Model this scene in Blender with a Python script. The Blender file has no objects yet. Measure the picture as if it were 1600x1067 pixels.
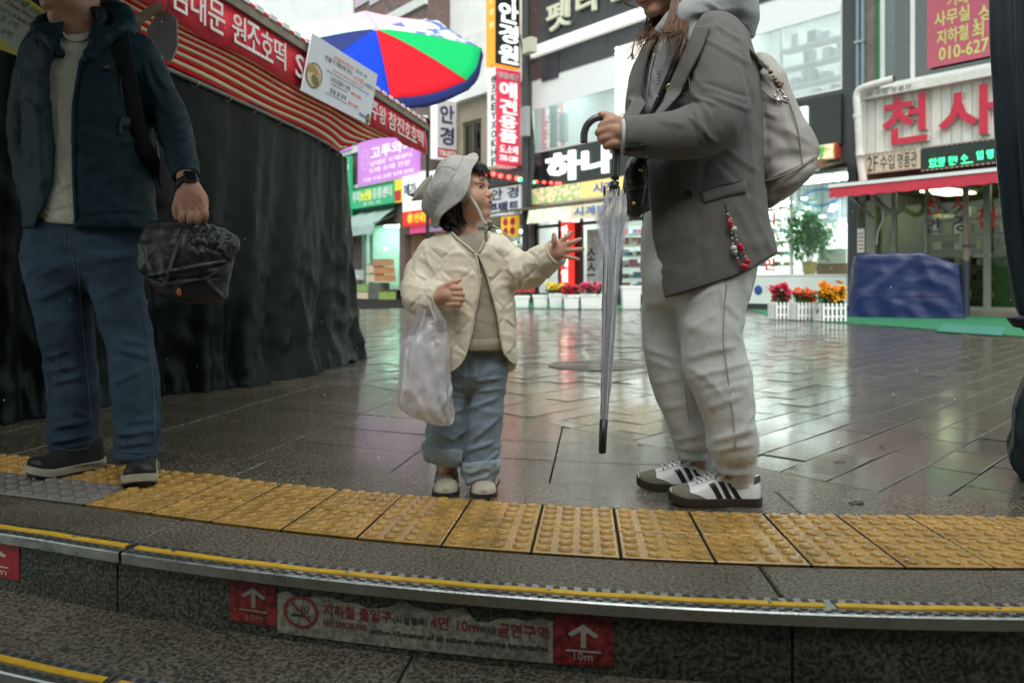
import bpy,math,random
import numpy as np
from mathutils import Vector
SC = bpy.context.scene
COL = SC.collection
random.seed(7)
RNG = np.random.default_rng(7)
# ------------------------------------------------------------------ camera,sky,sun,exposure
FPX,PCX,HY,CH = 1244.0,800.0,440.0,.66      # focal length (pixels of a 1600 wide frame),centre,horizon row,eye height
cam_data = bpy.data.cameras.new("camera")
cam = bpy.data.objects.new("camera",cam_data)
COL.objects.link(cam)
cam.location = (0,0,CH)
cam.rotation_euler = (math.radians(90),0,0)
cam_data.sensor_width = 36.0
cam_data.lens = 36.0 * FPX / 1600.0
cam_data.shift_y = -(533.5 - HY) / 1600.0
cam_data.clip_start = .05
cam_data.clip_end = 400
cam_data.dof.use_dof = True
cam_data.dof.focus_distance = 2.42
cam_data.dof.aperture_fstop = 3.6
SC.camera = cam
SUN_EL,SUN_ROT = math.radians(52),math.radians(182)
world = bpy.data.worlds.new("World")
SC.world = world
world.use_nodes = True
wn = world.node_tree.nodes
wl = world.node_tree.links
wbg = wn["Background"]
wsky = wn.new("ShaderNodeTexSky")
wsky.sky_type = 'NISHITA'
wsky.sun_disc = False
wsky.sun_elevation = SUN_EL
wsky.sun_rotation = SUN_ROT
wsky.air_density = 1.0
wsky.dust_density = 6.0
whs = wn.new("ShaderNodeHueSaturation")
whs.inputs["Saturation"].default_value = .22
wmix = wn.new("ShaderNodeMix")
wmix.data_type = 'RGBA'
wmix.inputs["Factor"].default_value = .6
wmix.inputs["B"].default_value = (8.0,9.3,8.8,1)       # an even overcast layer over the clear sky
wl.new(wsky.outputs["Color"],whs.inputs["Color"])
wl.new(whs.outputs["Color"],wmix.inputs["A"])
wl.new(wmix.outputs["Result"],wbg.inputs["Color"])
wbg.inputs["Strength"].default_value = .10
sun_d = bpy.data.lights.new("sun",'SUN')
sun_d.energy = 1.3
sun_d.angle = math.radians(40)
sun_d.color = (1.0,.98,.94)
sun = bpy.data.objects.new("sun",sun_d)
COL.objects.link(sun)
sun.rotation_euler = (math.radians(90) - SUN_EL,0,math.radians(180) - SUN_ROT)
SC.view_settings.view_transform = 'Standard'
SC.view_settings.look = 'None'
SC.view_settings.gamma = 1.0
SC.view_settings.exposure = .74
SC.cycles.max_bounces = 8
SC.cycles.transparent_max_bounces = 16
SC.cycles.use_denoising = True
# ------------------------------------------------------------------ helpers
def P(x,y,Y):
    """Point at depth Y that the photograph shows at pixel x, y (1600 wide)."""
    return np.array([(x - PCX) / FPX * Y,Y,CH - (y - HY) / FPX * Y])
def GP(x,y,z=.0):
    """Point of the level plane z seen at pixel x, y."""
    return P(x,y,(CH - z) * FPX / (y - HY))
def PX(p):
    p = np.asarray(p,float)
    return PCX + FPX * p[...,0] / p[...,1],HY - FPX * (p[...,2] - CH) / p[...,1]
MATS = {}
def mat(name,col,rough=.6,var=.12,vscale=9.0,bump=.0,bscale=120.0,metal=.0,spec=.5,coat=.0,
        emit=.0,ecol=None,sheen=.0,speck=.0,sscale=220.0,trans=.0,alpha=1.0,stretch=None,rvar=.0,aniso=None):
    if name in MATS:
        return MATS[name]
    m = bpy.data.materials.new(name)
    m.use_nodes = True
    nt = m.node_tree
    b = nt.nodes["Principled BSDF"]
    L = nt.links.new
    tc = nt.nodes.new("ShaderNodeTexCoord")
    src = tc.outputs["Object"]
    if stretch:
        mp = nt.nodes.new("ShaderNodeMapping")
        mp.inputs["Scale"].default_value = stretch
        L(src,mp.inputs["Vector"]); src = mp.outputs["Vector"]
    c = (*col,1)
    cs = None
    if var > 0:
        n = nt.nodes.new("ShaderNodeTexNoise"); n.inputs["Scale"].default_value = vscale; n.inputs["Detail"].default_value = 5
        n.inputs["Roughness"].default_value = .65
        L(src,n.inputs["Vector"])
        mx = nt.nodes.new("ShaderNodeMix"); mx.data_type = 'RGBA'
        mx.inputs["A"].default_value = (*[max(0,v * (1 - 1.8 * var)) for v in col],1)
        mx.inputs["B"].default_value = (*[min(1,v * (1 + 1.8 * var)) for v in col],1)
        L(n.outputs["Fac"],mx.inputs["Factor"])
        cs = mx.outputs["Result"]
        if rvar:
            mr = nt.nodes.new("ShaderNodeMapRange")
            mr.inputs["From Min"].default_value = .3; mr.inputs["From Max"].default_value = .7
            mr.inputs["To Min"].default_value = max(.02,rough - rvar); mr.inputs["To Max"].default_value = min(1,rough + rvar)
            L(n.outputs["Fac"],mr.inputs["Value"]); L(mr.outputs["Result"],b.inputs["Roughness"])
    if speck > 0:
        v = nt.nodes.new("ShaderNodeTexNoise"); v.inputs["Scale"].default_value = sscale; v.inputs["Detail"].default_value = 2
        L(tc.outputs["Object"],v.inputs["Vector"])
        r = nt.nodes.new("ShaderNodeMapRange"); r.inputs["From Min"].default_value = .38; r.inputs["From Max"].default_value = .62
        r.inputs["To Min"].default_value = 1 - speck; r.inputs["To Max"].default_value = 1 + speck
        L(v.outputs["Fac"],r.inputs["Value"])
        mm = nt.nodes.new("ShaderNodeVectorMath"); mm.operation = 'SCALE'
        if cs: L(cs,mm.inputs[0])
        else: mm.inputs[0].default_value = col
        L(r.outputs["Result"],mm.inputs["Scale"])
        cs = mm.outputs["Vector"]
    if cs: L(cs,b.inputs["Base Color"])
    else: b.inputs["Base Color"].default_value = c
    if not (rvar and var > 0):
        b.inputs["Roughness"].default_value = rough
    b.inputs["Metallic"].default_value = metal
    b.inputs["Specular IOR Level"].default_value = spec
    b.inputs["Coat Weight"].default_value = coat
    b.inputs["Coat Roughness"].default_value = .12
    if sheen:
        b.inputs["Sheen Weight"].default_value = sheen
    if trans:
        b.inputs["Transmission Weight"].default_value = trans
    if alpha < 1:
        b.inputs["Alpha"].default_value = alpha
    if emit > 0:
        b.inputs["Emission Strength"].default_value = emit
        if ecol is None and cs: L(cs,b.inputs["Emission Color"])
        else: b.inputs["Emission Color"].default_value = (*(ecol or col),1)
    if bump > 0:
        bn = nt.nodes.new("ShaderNodeTexNoise"); bn.inputs["Scale"].default_value = bscale; bn.inputs["Detail"].default_value = 4
        L(src,bn.inputs["Vector"])
        bp = nt.nodes.new("ShaderNodeBump"); bp.inputs["Strength"].default_value = bump; bp.inputs["Distance"].default_value = .01
        L(bn.outputs["Fac"],bp.inputs["Height"]); L(bp.outputs["Normal"],b.inputs["Normal"])
    MATS[name] = m
    return m
def glass_mat(name,tint=(.9,.95,.94),refl=1.0,rough=.02,base=.06):
    if name in MATS: return MATS[name]
    m = bpy.data.materials.new(name); m.use_nodes = True
    nt = m.node_tree; nt.nodes.clear(); L = nt.links.new
    o = nt.nodes.new("ShaderNodeOutputMaterial"); t = nt.nodes.new("ShaderNodeBsdfTransparent"); g = nt.nodes.new("ShaderNodeBsdfGlossy")
    t.inputs[0].default_value = (*tint,1); g.inputs["Roughness"].default_value = rough
    fw = nt.nodes.new("ShaderNodeLayerWeight"); fw.inputs["Blend"].default_value = .5
    lw = nt.nodes.new("ShaderNodeMath"); lw.operation = 'POWER'; lw.inputs[1].default_value = 4.0
    L(fw.outputs["Facing"],lw.inputs[0])
    ma = nt.nodes.new("ShaderNodeMath"); ma.operation = 'MULTIPLY_ADD'; ma.inputs[1].default_value = refl; ma.inputs[2].default_value = base
    ma.use_clamp = True
    mx = nt.nodes.new("ShaderNodeMixShader")
    L(lw.outputs[0],ma.inputs[0]); L(ma.outputs[0],mx.inputs[0]); L(t.outputs[0],mx.inputs[1]); L(g.outputs[0],mx.inputs[2]); L(mx.outputs[0],o.inputs[0])
    MATS[name] = m
    return m
def wloc(o):
    v = Vector((0,0,0))
    while o is not None:
        v = v + o.location
        o = o.parent
    return np.array(v)
def link(name,verts,faces,mats,parent=None,smooth=True,mi=None,sharp=None):
    verts = np.asarray(verts,float).reshape(-1,3)
    if parent is not None:
        verts = verts - wloc(parent)
    me = bpy.data.meshes.new(name)
    me.from_pydata(verts.tolist(),[],[tuple(int(i) for i in f) for f in faces] if not isinstance(faces,np.ndarray) else faces.tolist())
    if not isinstance(mats,(list,tuple)): mats = [mats]
    for m in mats: me.materials.append(m)
    if mi is not None: me.polygons.foreach_set("material_index",np.asarray(mi,np.int32))
    if smooth: me.polygons.foreach_set("use_smooth",np.ones(len(me.polygons),bool))
    me.update()
    if smooth and sharp: me.set_sharp_from_angle(angle=math.radians(sharp))
    o = bpy.data.objects.new(name,me)
    COL.objects.link(o)
    if parent is not None: o.parent = parent
    return o
def tag(o,label=None,cat=None,group=None,kind=None):
    if label: o["label"] = label
    if cat: o["category"] = cat
    if group: o["group"] = group
    if kind: o["kind"] = kind
    return o
def thing(name,label,cat,loc=(0,0,0),group=None):
    o = bpy.data.objects.new(name,None)
    COL.objects.link(o)
    o.location = [float(v) for v in loc]
    o.empty_display_size = .1
    return tag(o,label,cat,group)
def copy_tree(o,parent=None):
    c = o.copy(); COL.objects.link(c)
    if parent is not None: c.parent = parent
    for ch in list(o.children): copy_tree(ch,c)
    return c
def sm(pts,n):
    """Catmull-Rom resampling of rows of numbers to n rows."""
    p = np.asarray(pts,float)
    if len(p) < 3:
        t = np.linspace(0,1,n)[:,None]
        return p[0] * (1 - t) + p[-1] * t
    q = np.vstack([2 * p[0] - p[1],p,2 * p[-1] - p[-2]])
    u = np.linspace(0,len(p) - 1 - 1e-9,n)
    i = u.astype(int); t = (u - i)[:,None]
    a,b,c,d = q[i],q[i + 1],q[i + 2],q[i + 3]
    return .5 * (2 * b + (c - a) * t + (2 * a - 5 * b + 4 * c - d) * t ** 2 + (3 * b - a - 3 * c + d) * t ** 3)
PIECES = ('lettering','seam','stitching','stud','side_stripe','pipe_collar','cuff_binding','round_sticker','bulb','letter')
class MB:
    """Collects pieces for one mesh."""
    def __init__(s): s.v,s.f,s.m,s.n,s.c = [],[],[],0,[]
    def add(s,v,f,m=0):
        v = np.asarray(v,float).reshape(-1,3)
        s.c.append((s.n,len(s.f)))
        s.v.append(v)
        s.f += [tuple(int(i) + s.n for i in q) for q in f]
        s.m += [m] * len(f)
        s.n += len(v)
        return s
    def hexa(s,c8,m=0):   # 4 lower corners,then 4 upper corners
        return s.add(c8,[(0,3,2,1),(4,5,6,7),(0,1,5,4),(1,2,6,5),(2,3,7,6),(3,0,4,7)],m)
    def box(s,lo,hi,m=0):
        (a,b,c),(d,e,g) = lo,hi
        return s.hexa([(a,b,c),(d,b,c),(d,e,c),(a,e,c),(a,b,g),(d,b,g),(d,e,g),(a,e,g)],m)
    def prism(s,poly,vec,m=0):
        poly = np.asarray(poly,float); k = len(poly)
        return s.add(np.vstack([poly,poly + np.asarray(vec,float)]),[tuple(range(k - 1,-1,-1)),tuple(range(k,2 * k))] + [(i,(i + 1) % k,k + (i + 1) % k,k + i) for i in range(k)],m)
    def tube(s,pts,rad,n=10,m=0,flat=1.0,up=None,caps=True):
        p = np.asarray(pts,float); k = len(p)
        r = np.full(k,rad,float) if np.isscalar(rad) else np.asarray(rad,float)
        t = np.gradient(p,axis=0); t /= np.linalg.norm(t,axis=1)[:,None] + 1e-12
        u = np.array(up if up is not None else ([0,0,1] if abs(t[0][2]) < .9 else [1,0,0]),float)
        vs = []
        for i in range(k):
            a = np.cross(t[i],u); a /= np.linalg.norm(a) + 1e-12
            b = np.cross(a,t[i])
            if up is None: u = b
            for j in range(n):
                w = 2 * math.pi * j / n
                vs.append(p[i] + r[i] * (math.cos(w) * a + flat * math.sin(w) * b))
        fs = [(i * n + j,i * n + (j + 1) % n,(i + 1) * n + (j + 1) % n,(i + 1) * n + j) for i in range(k - 1) for j in range(n)]
        if caps: fs += [tuple(range(n - 1,-1,-1)),tuple(range((k - 1) * n,k * n))]
        return s.add(vs,fs,m)
    def lathe(s,prof,c=(0,0,0),n=16,m=0,axis=(0,0,1),sx=1.0,sy=1.0):
        ax = np.array(axis,float); ax /= np.linalg.norm(ax)
        a = np.cross(ax,[0,1,0] if abs(ax[1]) < .9 else [1,0,0]); a /= np.linalg.norm(a); b = np.cross(ax,a)
        vs = [np.array(c) + ax * z + r * (sx * math.cos(2 * math.pi * j / n) * a + sy * math.sin(2 * math.pi * j / n) * b) for r,z in prof for j in range(n)]
        k = len(prof)
        fs = [(i * n + j,i * n + (j + 1) % n,(i + 1) * n + (j + 1) % n,(i + 1) * n + j) for i in range(k - 1) for j in range(n)]
        fs += [tuple(range(n - 1,-1,-1)),tuple(range((k - 1) * n,k * n))]
        return s.add(vs,fs,m)
    def ball(s,c,r,n=10,m=0,k=6):
        r = np.array([r,r,r] if np.isscalar(r) else r,float)
        vs = [np.array(c) + r * np.array([math.sin(math.pi * i / k) * math.cos(2 * math.pi * j / n),math.sin(math.pi * i / k) * math.sin(2 * math.pi * j / n),-math.cos(math.pi * i / k)]) for i in range(1,k) for j in range(n)]
        fs = [(i * n + j,i * n + (j + 1) % n,(i + 1) * n + (j + 1) % n,(i + 1) * n + j) for i in range(k - 2) for j in range(n)]
        b = len(vs); vs += [np.array(c) - [0,0,r[2]],np.array(c) + [0,0,r[2]]]
        fs += [(b,(j + 1) % n,j) for j in range(n)] + [(b + 1,(k - 2) * n + j,(k - 2) * n + (j + 1) % n) for j in range(n)]
        return s.add(vs,fs,m)
    def grid(s,g,m=0,thick=.0,nrm=None):
        """A sheet from an array of points [rows, cols, 3]; with thickness along nrm."""
        g = np.asarray(g,float); R,C = g.shape[:2]
        f = [(i * C + j,i * C + j + 1,(i + 1) * C + j + 1,(i + 1) * C + j) for i in range(R - 1) for j in range(C - 1)]
        if not thick: return s.add(g,f,m)
        if nrm is None:
            nn = np.cross(np.gradient(g,axis=0),np.gradient(g,axis=1)); nn /= np.linalg.norm(nn,axis=2)[...,None] + 1e-12
        else: nn = np.broadcast_to(np.asarray(nrm,float),g.shape)
        k = R * C
        f2 = f + [tuple(k + i for i in q[::-1]) for q in f]
        rim = [i for i in range(C)] + [i * C + C - 1 for i in range(1,R)] + [(R - 1) * C + j for j in range(C - 2,-1,-1)] + [i * C for i in range(R - 2,0,-1)]
        f2 += [(rim[i],k + rim[i],k + rim[(i + 1) % len(rim)],rim[(i + 1) % len(rim)]) for i in range(len(rim))]
        return s.add(np.concatenate([g.reshape(-1,3),(g + nn * thick).reshape(-1,3)]),f2,m)
    def build(s,name,mats,parent=None,smooth=False,sharp=None):
        if len(s.c) > 1 and name.endswith(PIECES):      # each piece that can be told apart is a part of its own
            V,e = np.concatenate(s.v),s.c + [(s.n,len(s.f))]
            for (a,i),(b,j) in zip(e[:-1],e[1:]):
                o = link(name,V[a:b],[tuple(k - a for k in q) for q in s.f[i:j]],mats,parent,smooth,s.m[i:j],sharp)
            return o
        return link(name,np.concatenate(s.v),s.f,mats,parent,smooth,s.m,sharp)
def text_geo(txt,w,h,depth=.004,bold=.0,res=2,align='C'):
    """Letters as a mesh filling a w x h box centred on the origin: x right, y up, z out."""
    cu = bpy.data.curves.new("lettering",'FONT')
    cu.body = txt; cu.extrude = .5; cu.offset = bold; cu.resolution_u = res
    o = bpy.data.objects.new("lettering",cu); COL.objects.link(o)
    me = o.to_mesh()
    v = np.zeros(len(me.vertices) * 3); me.vertices.foreach_get("co",v); v = v.reshape(-1,3)
    f = [tuple(p.vertices) for p in me.polygons]
    o.to_mesh_clear(); bpy.data.objects.remove(o); bpy.data.curves.remove(cu)
    lo,hi = v.min(0),v.max(0)
    v = (v - (lo + hi) / 2)
    v[:,0] *= w / max(hi[0] - lo[0],1e-6); v[:,1] *= h / max(hi[1] - lo[1],1e-6)
    v[:,2] = (v[:,2] + .5) * depth
    return v,f
class Frame:
    """An upright plane: s runs to the right along it, z up, o out of it towards the street."""
    def __init__(s,A,d):
        s.A = np.array([A[0],A[1],.0]); s.d = np.array([d[0],d[1],.0]); s.d /= np.linalg.norm(s.d)
        s.n = np.array([s.d[1],-s.d[0],.0])
    def pt(s,a,z,o=.0):
        a,z,o = np.broadcast_arrays(np.asarray(a,float),np.asarray(z,float),np.asarray(o,float))
        p = s.A + a[...,None] * s.d + o[...,None] * s.n
        p = p.copy(); p[...,2] = z
        return p
    def sz(s,x,y,o=.0):
        a,b = (x - PCX) / FPX,-(y - HY) / FPX
        t = (s.A @ s.n + o) / (a * s.n[0] + s.n[1])
        p = np.array([a * t,t,0]) - s.A
        return p @ s.d,CH + b * t
    def box(s,mb,a0,a1,z0,z1,o0,o1,m=0):
        c = s.pt([a0,a1,a1,a0],[z0] * 4,[o1,o1,o0,o0]); e = s.pt([a0,a1,a1,a0],[z1] * 4,[o1,o1,o0,o0])
        mb.hexa(np.vstack([c,e]),m)
    def pxbox(s,mb,x0,y0,x1,y1,o0,o1,m=0):
        a0,z1 = s.sz(x0,y0,o1); a1,z0 = s.sz(x1,y1,o1)
        s.box(mb,a0,a1,z0,z1,o0,o1,m)
        return a0,a1,z0,z1
    def text(s,mb,txt,a0,a1,z0,z1,o,depth=.01,bold=.01,m=0,res=2):
        v,f = text_geo(txt,a1 - a0,z1 - z0,depth,bold,res)
        w = s.A + (v[:,0] + (a0 + a1) / 2)[:,None] * s.d + (v[:,2] + o)[:,None] * s.n
        w[:,2] = v[:,1] + (z0 + z1) / 2
        mb.add(w,f,m)
    def column(s,mb,txt,a0,a1,z0,z1,o,depth=.01,bold=.01,m=0,gap=.12):
        k = len(txt); hh = (z1 - z0) / k
        for i,c in enumerate(txt):
            if c != ' ':
                s.text(mb,c,a0,a1,z1 - (i + 1) * hh + hh * gap / 2,z1 - i * hh - hh * gap / 2,o,depth,bold,m)
_pm = np.random.default_rng(3).permutation(256); _pm = np.concatenate([_pm,_pm,_pm])
_gr = np.random.default_rng(4).normal(size=(256,3)); _gr /= np.linalg.norm(_gr,axis=1)[:,None]
def noise3(p):
    p = np.asarray(p,float); i = np.floor(p).astype(int); f = p - i; i &= 255
    u = f * f * f * (f * (f * 6 - 15) + 10)
    out = 0
    for dx in (0,1):
        for dy in (0,1):
            for dz in (0,1):
                h = _pm[_pm[_pm[i[...,0] + dx] + i[...,1] + dy] + i[...,2] + dz]
                w = (u[...,0] if dx else 1 - u[...,0]) * (u[...,1] if dy else 1 - u[...,1]) * (u[...,2] if dz else 1 - u[...,2])
                out = out + w * (_gr[h] * (f - np.array([dx,dy,dz]))).sum(-1)
    return out
def fbm(p,o=3):
    return sum(noise3(np.asarray(p) * 2 ** k + 17 * k) / 2 ** k for k in range(o))
# ------------------------------------------------------------------ ground: curved steps,tactile strip,slabs,pavers
M_GRAN = mat("wet_granite",(.105,.088,.060),rough=.17,var=.32,vscale=2.6,speck=.8,sscale=110,bump=.5,bscale=160,rvar=.14,coat=.4)
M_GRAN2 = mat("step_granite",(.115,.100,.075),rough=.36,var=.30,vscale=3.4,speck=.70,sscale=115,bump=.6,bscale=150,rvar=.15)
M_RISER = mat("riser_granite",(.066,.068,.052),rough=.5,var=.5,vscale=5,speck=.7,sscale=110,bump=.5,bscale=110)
M_PAVE = mat("wet_pavers",(.088,.078,.058),rough=.115,var=.36,vscale=1.7,speck=.55,sscale=170,bump=.5,bscale=110,rvar=.10,coat=.6)
M_GROUT = mat("grout",(.018,.016,.014),rough=.9,var=.3,spec=.1)
M_YEL = mat("tactile_yellow",(.44,.25,.056),rough=.26,var=.42,vscale=9,speck=.25,sscale=220,bump=.12,bscale=300,rvar=.16,coat=.3)
M_GREYT = mat("tactile_grey",(.20,.18,.17),rough=.32,var=.2,vscale=8,speck=.2,bump=.2,coat=.2)
M_STEEL = mat("worn_steel",(.42,.44,.44),rough=.32,var=.3,vscale=14,metal=.9,rvar=.15,bump=.15,bscale=60)
M_STRIPE = mat("yellow_insert",(.72,.42,.02),rough=.45,var=.2,vscale=25,bump=.3,bscale=300)
M_RIB = mat("black_rib",(.045,.047,.047),rough=.5,var=.2)
def cu(u):
    u = np.asarray(u,float)
    return np.where(u < -1.2,2.028 - .36 * (u + 1.2),np.where(u < 1.1,1.552 + .09 * (u - 1.1) ** 2,1.552))
def lean(u):
    u = np.asarray(u,float)
    return -.55 * np.where(u < -1.2,-.38,np.where(u < 1.1,.18 * (u - 1.1),.0))
def R(u,off,z=.0):
    u,off,z = np.broadcast_arrays(np.asarray(u,float),np.asarray(off,float),np.asarray(z,float))
    x = u + np.clip(off,-.6,6) * lean(u)
    y = cu(u) + off - .55 * np.maximum(0,u - 1.15) * np.maximum(0,off - .5) * (off < 1.2)
    return np.stack([x,y,z],-1)
def u_at(px,off,z=.0):
    us = np.linspace(-6,6,6001)
    p = R(us,off)
    return float(us[np.argmin(np.abs(PCX + FPX * p[:,0] / p[:,1] - px))])
def block(u0,u1,o0,o1,z0,z1,n=6,bev=.004):
    """A slab of the ring: curved along u, with a small worn bevel round its top."""
    us = np.linspace(u0,u1,n); ui = np.linspace(u0 + bev,u1 - bev,n)
    rings = []
    for (uu,a,b,z) in ((us,o0,o1,z0),(us,o0,o1,z1 - bev),(ui,o0 + bev,o1 - bev,z1)):
        rings.append(np.vstack([R(uu,a,z),R(uu[::-1],b,z)]))
    k = 2 * n; v = np.vstack(rings); f = []
    for r in range(2):
        f += [(r * k + i,r * k + (i + 1) % k,(r + 1) * k + (i + 1) % k,(r + 1) * k + i) for i in range(k)]
    f += [(2 * k + i,2 * k + i + 1,2 * k + k - 2 - i,2 * k + k - 1 - i) for i in range(n - 1)]
    return v,f
g = MB()
us = np.concatenate([[-60,-9],np.linspace(-5,5,61),[9,60]])
near = np.stack([us,np.where(np.abs(us) > 6,cu(np.clip(us,-6,6)),cu(us)) + .2,np.full(len(us),-.0042)],-1)
far = near.copy(); far[:,1] = 140; far[:,0] *= 3
g.grid(np.stack([near,near * [1,1,1] + [0,7,0],far]))
ground = tag(g.build("ground",M_GROUT),kind="structure")
def step_run(name,z,o_front,joints,with_nosing=True,depth=.28):
    root = tag(bpy.data.objects.new(name,None),kind="structure"); COL.objects.link(root)
    for a,b in zip(joints[:-1],joints[1:]):
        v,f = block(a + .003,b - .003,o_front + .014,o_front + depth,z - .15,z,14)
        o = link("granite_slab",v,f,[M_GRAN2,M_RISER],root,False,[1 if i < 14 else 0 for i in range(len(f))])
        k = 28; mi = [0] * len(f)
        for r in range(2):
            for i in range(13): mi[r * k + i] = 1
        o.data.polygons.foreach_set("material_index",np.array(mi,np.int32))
    gm = MB()
    for u in joints:
        c = np.vstack([R([u - .02,u + .02],o_front + .022,z - .16),R([u + .02,u - .02],o_front + depth - .01,z - .16)]); gm.hexa(np.vstack([c,c + [0,0,.155]]))
    gm.build("joint_grout",M_GROUT,root)
    return root
def nosing(root,z,o,u0,u1,gaps=()):
    """Aluminium strip with a yellow grip insert between two rows of black ribs."""
    us = np.linspace(u0,u1,max(6,int((u1 - u0) / .06)))
    prof = [(o + .014,z - .022),(o,z - .022),(o - .001,z + .001),(o + .002,z + .004),(o + .074,z + .004),(o + .078,z + .001)]
    gr = np.stack([R(us,a,b) for a,b in prof])
    mb = MB(); mb.grid(gr)
    strip = mb.build("nosing_strip",M_STEEL,root,True,35)
    ym = MB()
    cuts = [u0 + .012] + [c for g_ in gaps for c in g_] + [u1 - .006]
    for a,b in zip(cuts[::2],cuts[1::2]):
        n = max(4,int((b - a) / .012))
        uu = np.linspace(a,b,n)
        w = .0095 + .0010 * (np.arange(n) % 2)
        zz = z + .0072 + .0006 * np.sin(uu * 30)
        ym.grid(np.stack([R(uu,o + .040 - w,z + .0045),R(uu,o + .040 - w * .9,zz),R(uu,o + .040 + w * .9,zz),R(uu,o + .040 + w,z + .0045)]))
    ym.build("grip_insert",M_STRIPE,strip)
    rb = MB()
    for oo in (.0105,.0185,.0585,.0665):
        n = int((u1 - u0) / .030)
        sh = .015 if oo in (.0185,.0625) else 0
        for i in range(n):
            a = u0 + .008 + i * .030 + sh
            if a + .015 > u1: continue
            c = np.vstack([R([a,a + .014],o + oo - .0033,z + .0042),R([a + .014,a],o + oo + .0033,z + .0042)])
            rb.hexa(np.vstack([c,c + [0,0,.0014]]))
    rb.build("grip_ribs",M_RIB,strip)
    sc = MB()
    for u in np.arange(u0 + .12,u1,.45):
        sc.lathe([(.005,0),(.005,.0035),(.002,.0042)],R(u,o + .040,z + .0062),8)
    if sc.v: sc.build("screw",M_STEEL,strip)
jt = [-4.1,-2.5,-.97,.56,2.1,3.8]
step0 = step_run("upper_step",.0,.0,jt,depth=.272)
nosing(step0,.0,.0,-2.6,u_at(187,.0) - .003)
gu = u_at(1297,.04)
nosing(step0,.0,.0,u_at(187,.0) + .006,2.0,gaps=((gu - .012,gu + .012),))
step1 = step_run("lower_step",-.15,-.30,[-4.1,-2.1,-.22,1.5,3.8],depth=.336)
ue = u_at(148,-.30,-.15)
us_ = np.linspace(-6,6,4001); pp = R(us_,-.30,-.15); ue = float(us_[np.argmin(np.abs(PCX + FPX * pp[:,0] / pp[:,1] - 150))])
nosing(step1,-.15,-.30,-2.6,ue - .004)
nosing(step1,-.15,-.30,ue + .008,2.0)
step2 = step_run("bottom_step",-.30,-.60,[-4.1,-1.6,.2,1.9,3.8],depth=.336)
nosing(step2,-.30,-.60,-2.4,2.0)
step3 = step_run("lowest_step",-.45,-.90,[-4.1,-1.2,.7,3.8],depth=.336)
lg = MB(); lg.box((-6,-4,-.64),(6,1.9,-.60))
tag(lg.build("landing_floor",M_GRAN2),kind="structure")
tact = tag(bpy.data.objects.new("tactile_paving",None),kind="structure"); COL.objects.link(tact)
fj = [-1100,-900,-720,-560,-420,-300,-190,-85,20,130,232,328,437,557,689,830,970,1119,1268,1415,1556,1700,1850]
O0,O1 = .279,.692
gb = MB(); uu_ = np.linspace(-4.4,1.95,90)
gb.grid(np.stack([R(uu_,O0 + .001,.0012),R(uu_,O1 - .001,.0012)])); gb.build('grout_bed',M_GROUT,tact)
def dome_cap(c,r,h,n=12):
    v = []
    for rr,hh in ((1.0,-.0005),(.95,.70),(.84,.97),(.4,1.06)):
        v += [c + np.array([r * rr * math.cos(2 * math.pi * j / n),r * rr * math.sin(2 * math.pi * j / n),h * hh]) for j in range(n)]
    f = [(i * n + j,i * n + (j + 1) % n,(i + 1) * n + (j + 1) % n,(i + 1) * n + j) for i in range(3) for j in range(n)] + [tuple(range(3 * n,4 * n))]
    return v,f
def u_front(px):
    return u_at(px,O0)
uf = [u_front(x) if x > -150 else None for x in fj]
known = [(i,u) for i,u in enumerate(uf) if u is not None]
w0 = known[1][1] - known[0][1]
uf = [u if u is not None else known[0][1] - (known[0][0] - i) * max(w0,.19) for i,u in enumerate(uf)]
for i in range(len(uf) - 1):
    for row in range(2):
        a,b = uf[i] + .003,uf[i + 1] - .003
        o0 = O0 + (O1 - O0) / 2 * row + .0035; o1 = O0 + (O1 - O0) / 2 * (row + 1) - .0035
        dz = RNG.uniform(-.0012,.0012)
        v,f = block(a,b,o0,o1,-.03,.004 + dz,4,.003)
        mb = MB(); mb.add(v,f)
        nd = max(3,round((b - a) / .052))
        for p in range(nd):
            for q in range(4):
                c = R(a + (b - a) * (p + .5) / nd,o0 + (o1 - o0) * (q + .5) / 4,.004 + dz)
                mb.add(*dome_cap(c,.0178,.0062))
        grey = row == 0 and -130 < fj[i] < 130
        mb.build("tactile_tile",M_GREYT if grey else M_YEL,tact,True,40)
pav = tag(bpy.data.objects.new("pavement",None),kind="structure"); COL.objects.link(pav)
bj = [-4.2,-3.0,-2.05,-1.1,-.16,.80,1.62]
for a,b in zip(bj[:-1],bj[1:]):
    v,f = block(a + .002,b - .002,O1 + .003,.945,-.03,.002,10,.004)
    link("border_slab",v,f,M_GRAN,pav,False)
LA,LB = np.array([1.30,2.30]),np.array([.287,3.57])            # where the fan meets the diagonal pavers
LD = (LB - LA) / np.linalg.norm(LB - LA); LN = np.array([LD[1],-LD[0]])   # LN points to the pavers' side (right)
def clip(poly,p0,n):
    """Keeps the part of a polygon with (p - p0).n >= 0."""
    out = []
    for i in range(len(poly)):
        a,b = poly[i],poly[(i + 1) % len(poly)]
        da,db = (a - p0) @ n,(b - p0) @ n
        if da >= 0: out.append(a)
        if da * db < 0: out.append(a + (b - a) * da / (da - db))
    return out
def area(p):
    p = np.array(p); x,y = p[:,0],p[:,1]
    return .5 * np.sum(x * np.roll(y,-1) - y * np.roll(x,-1))
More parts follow.
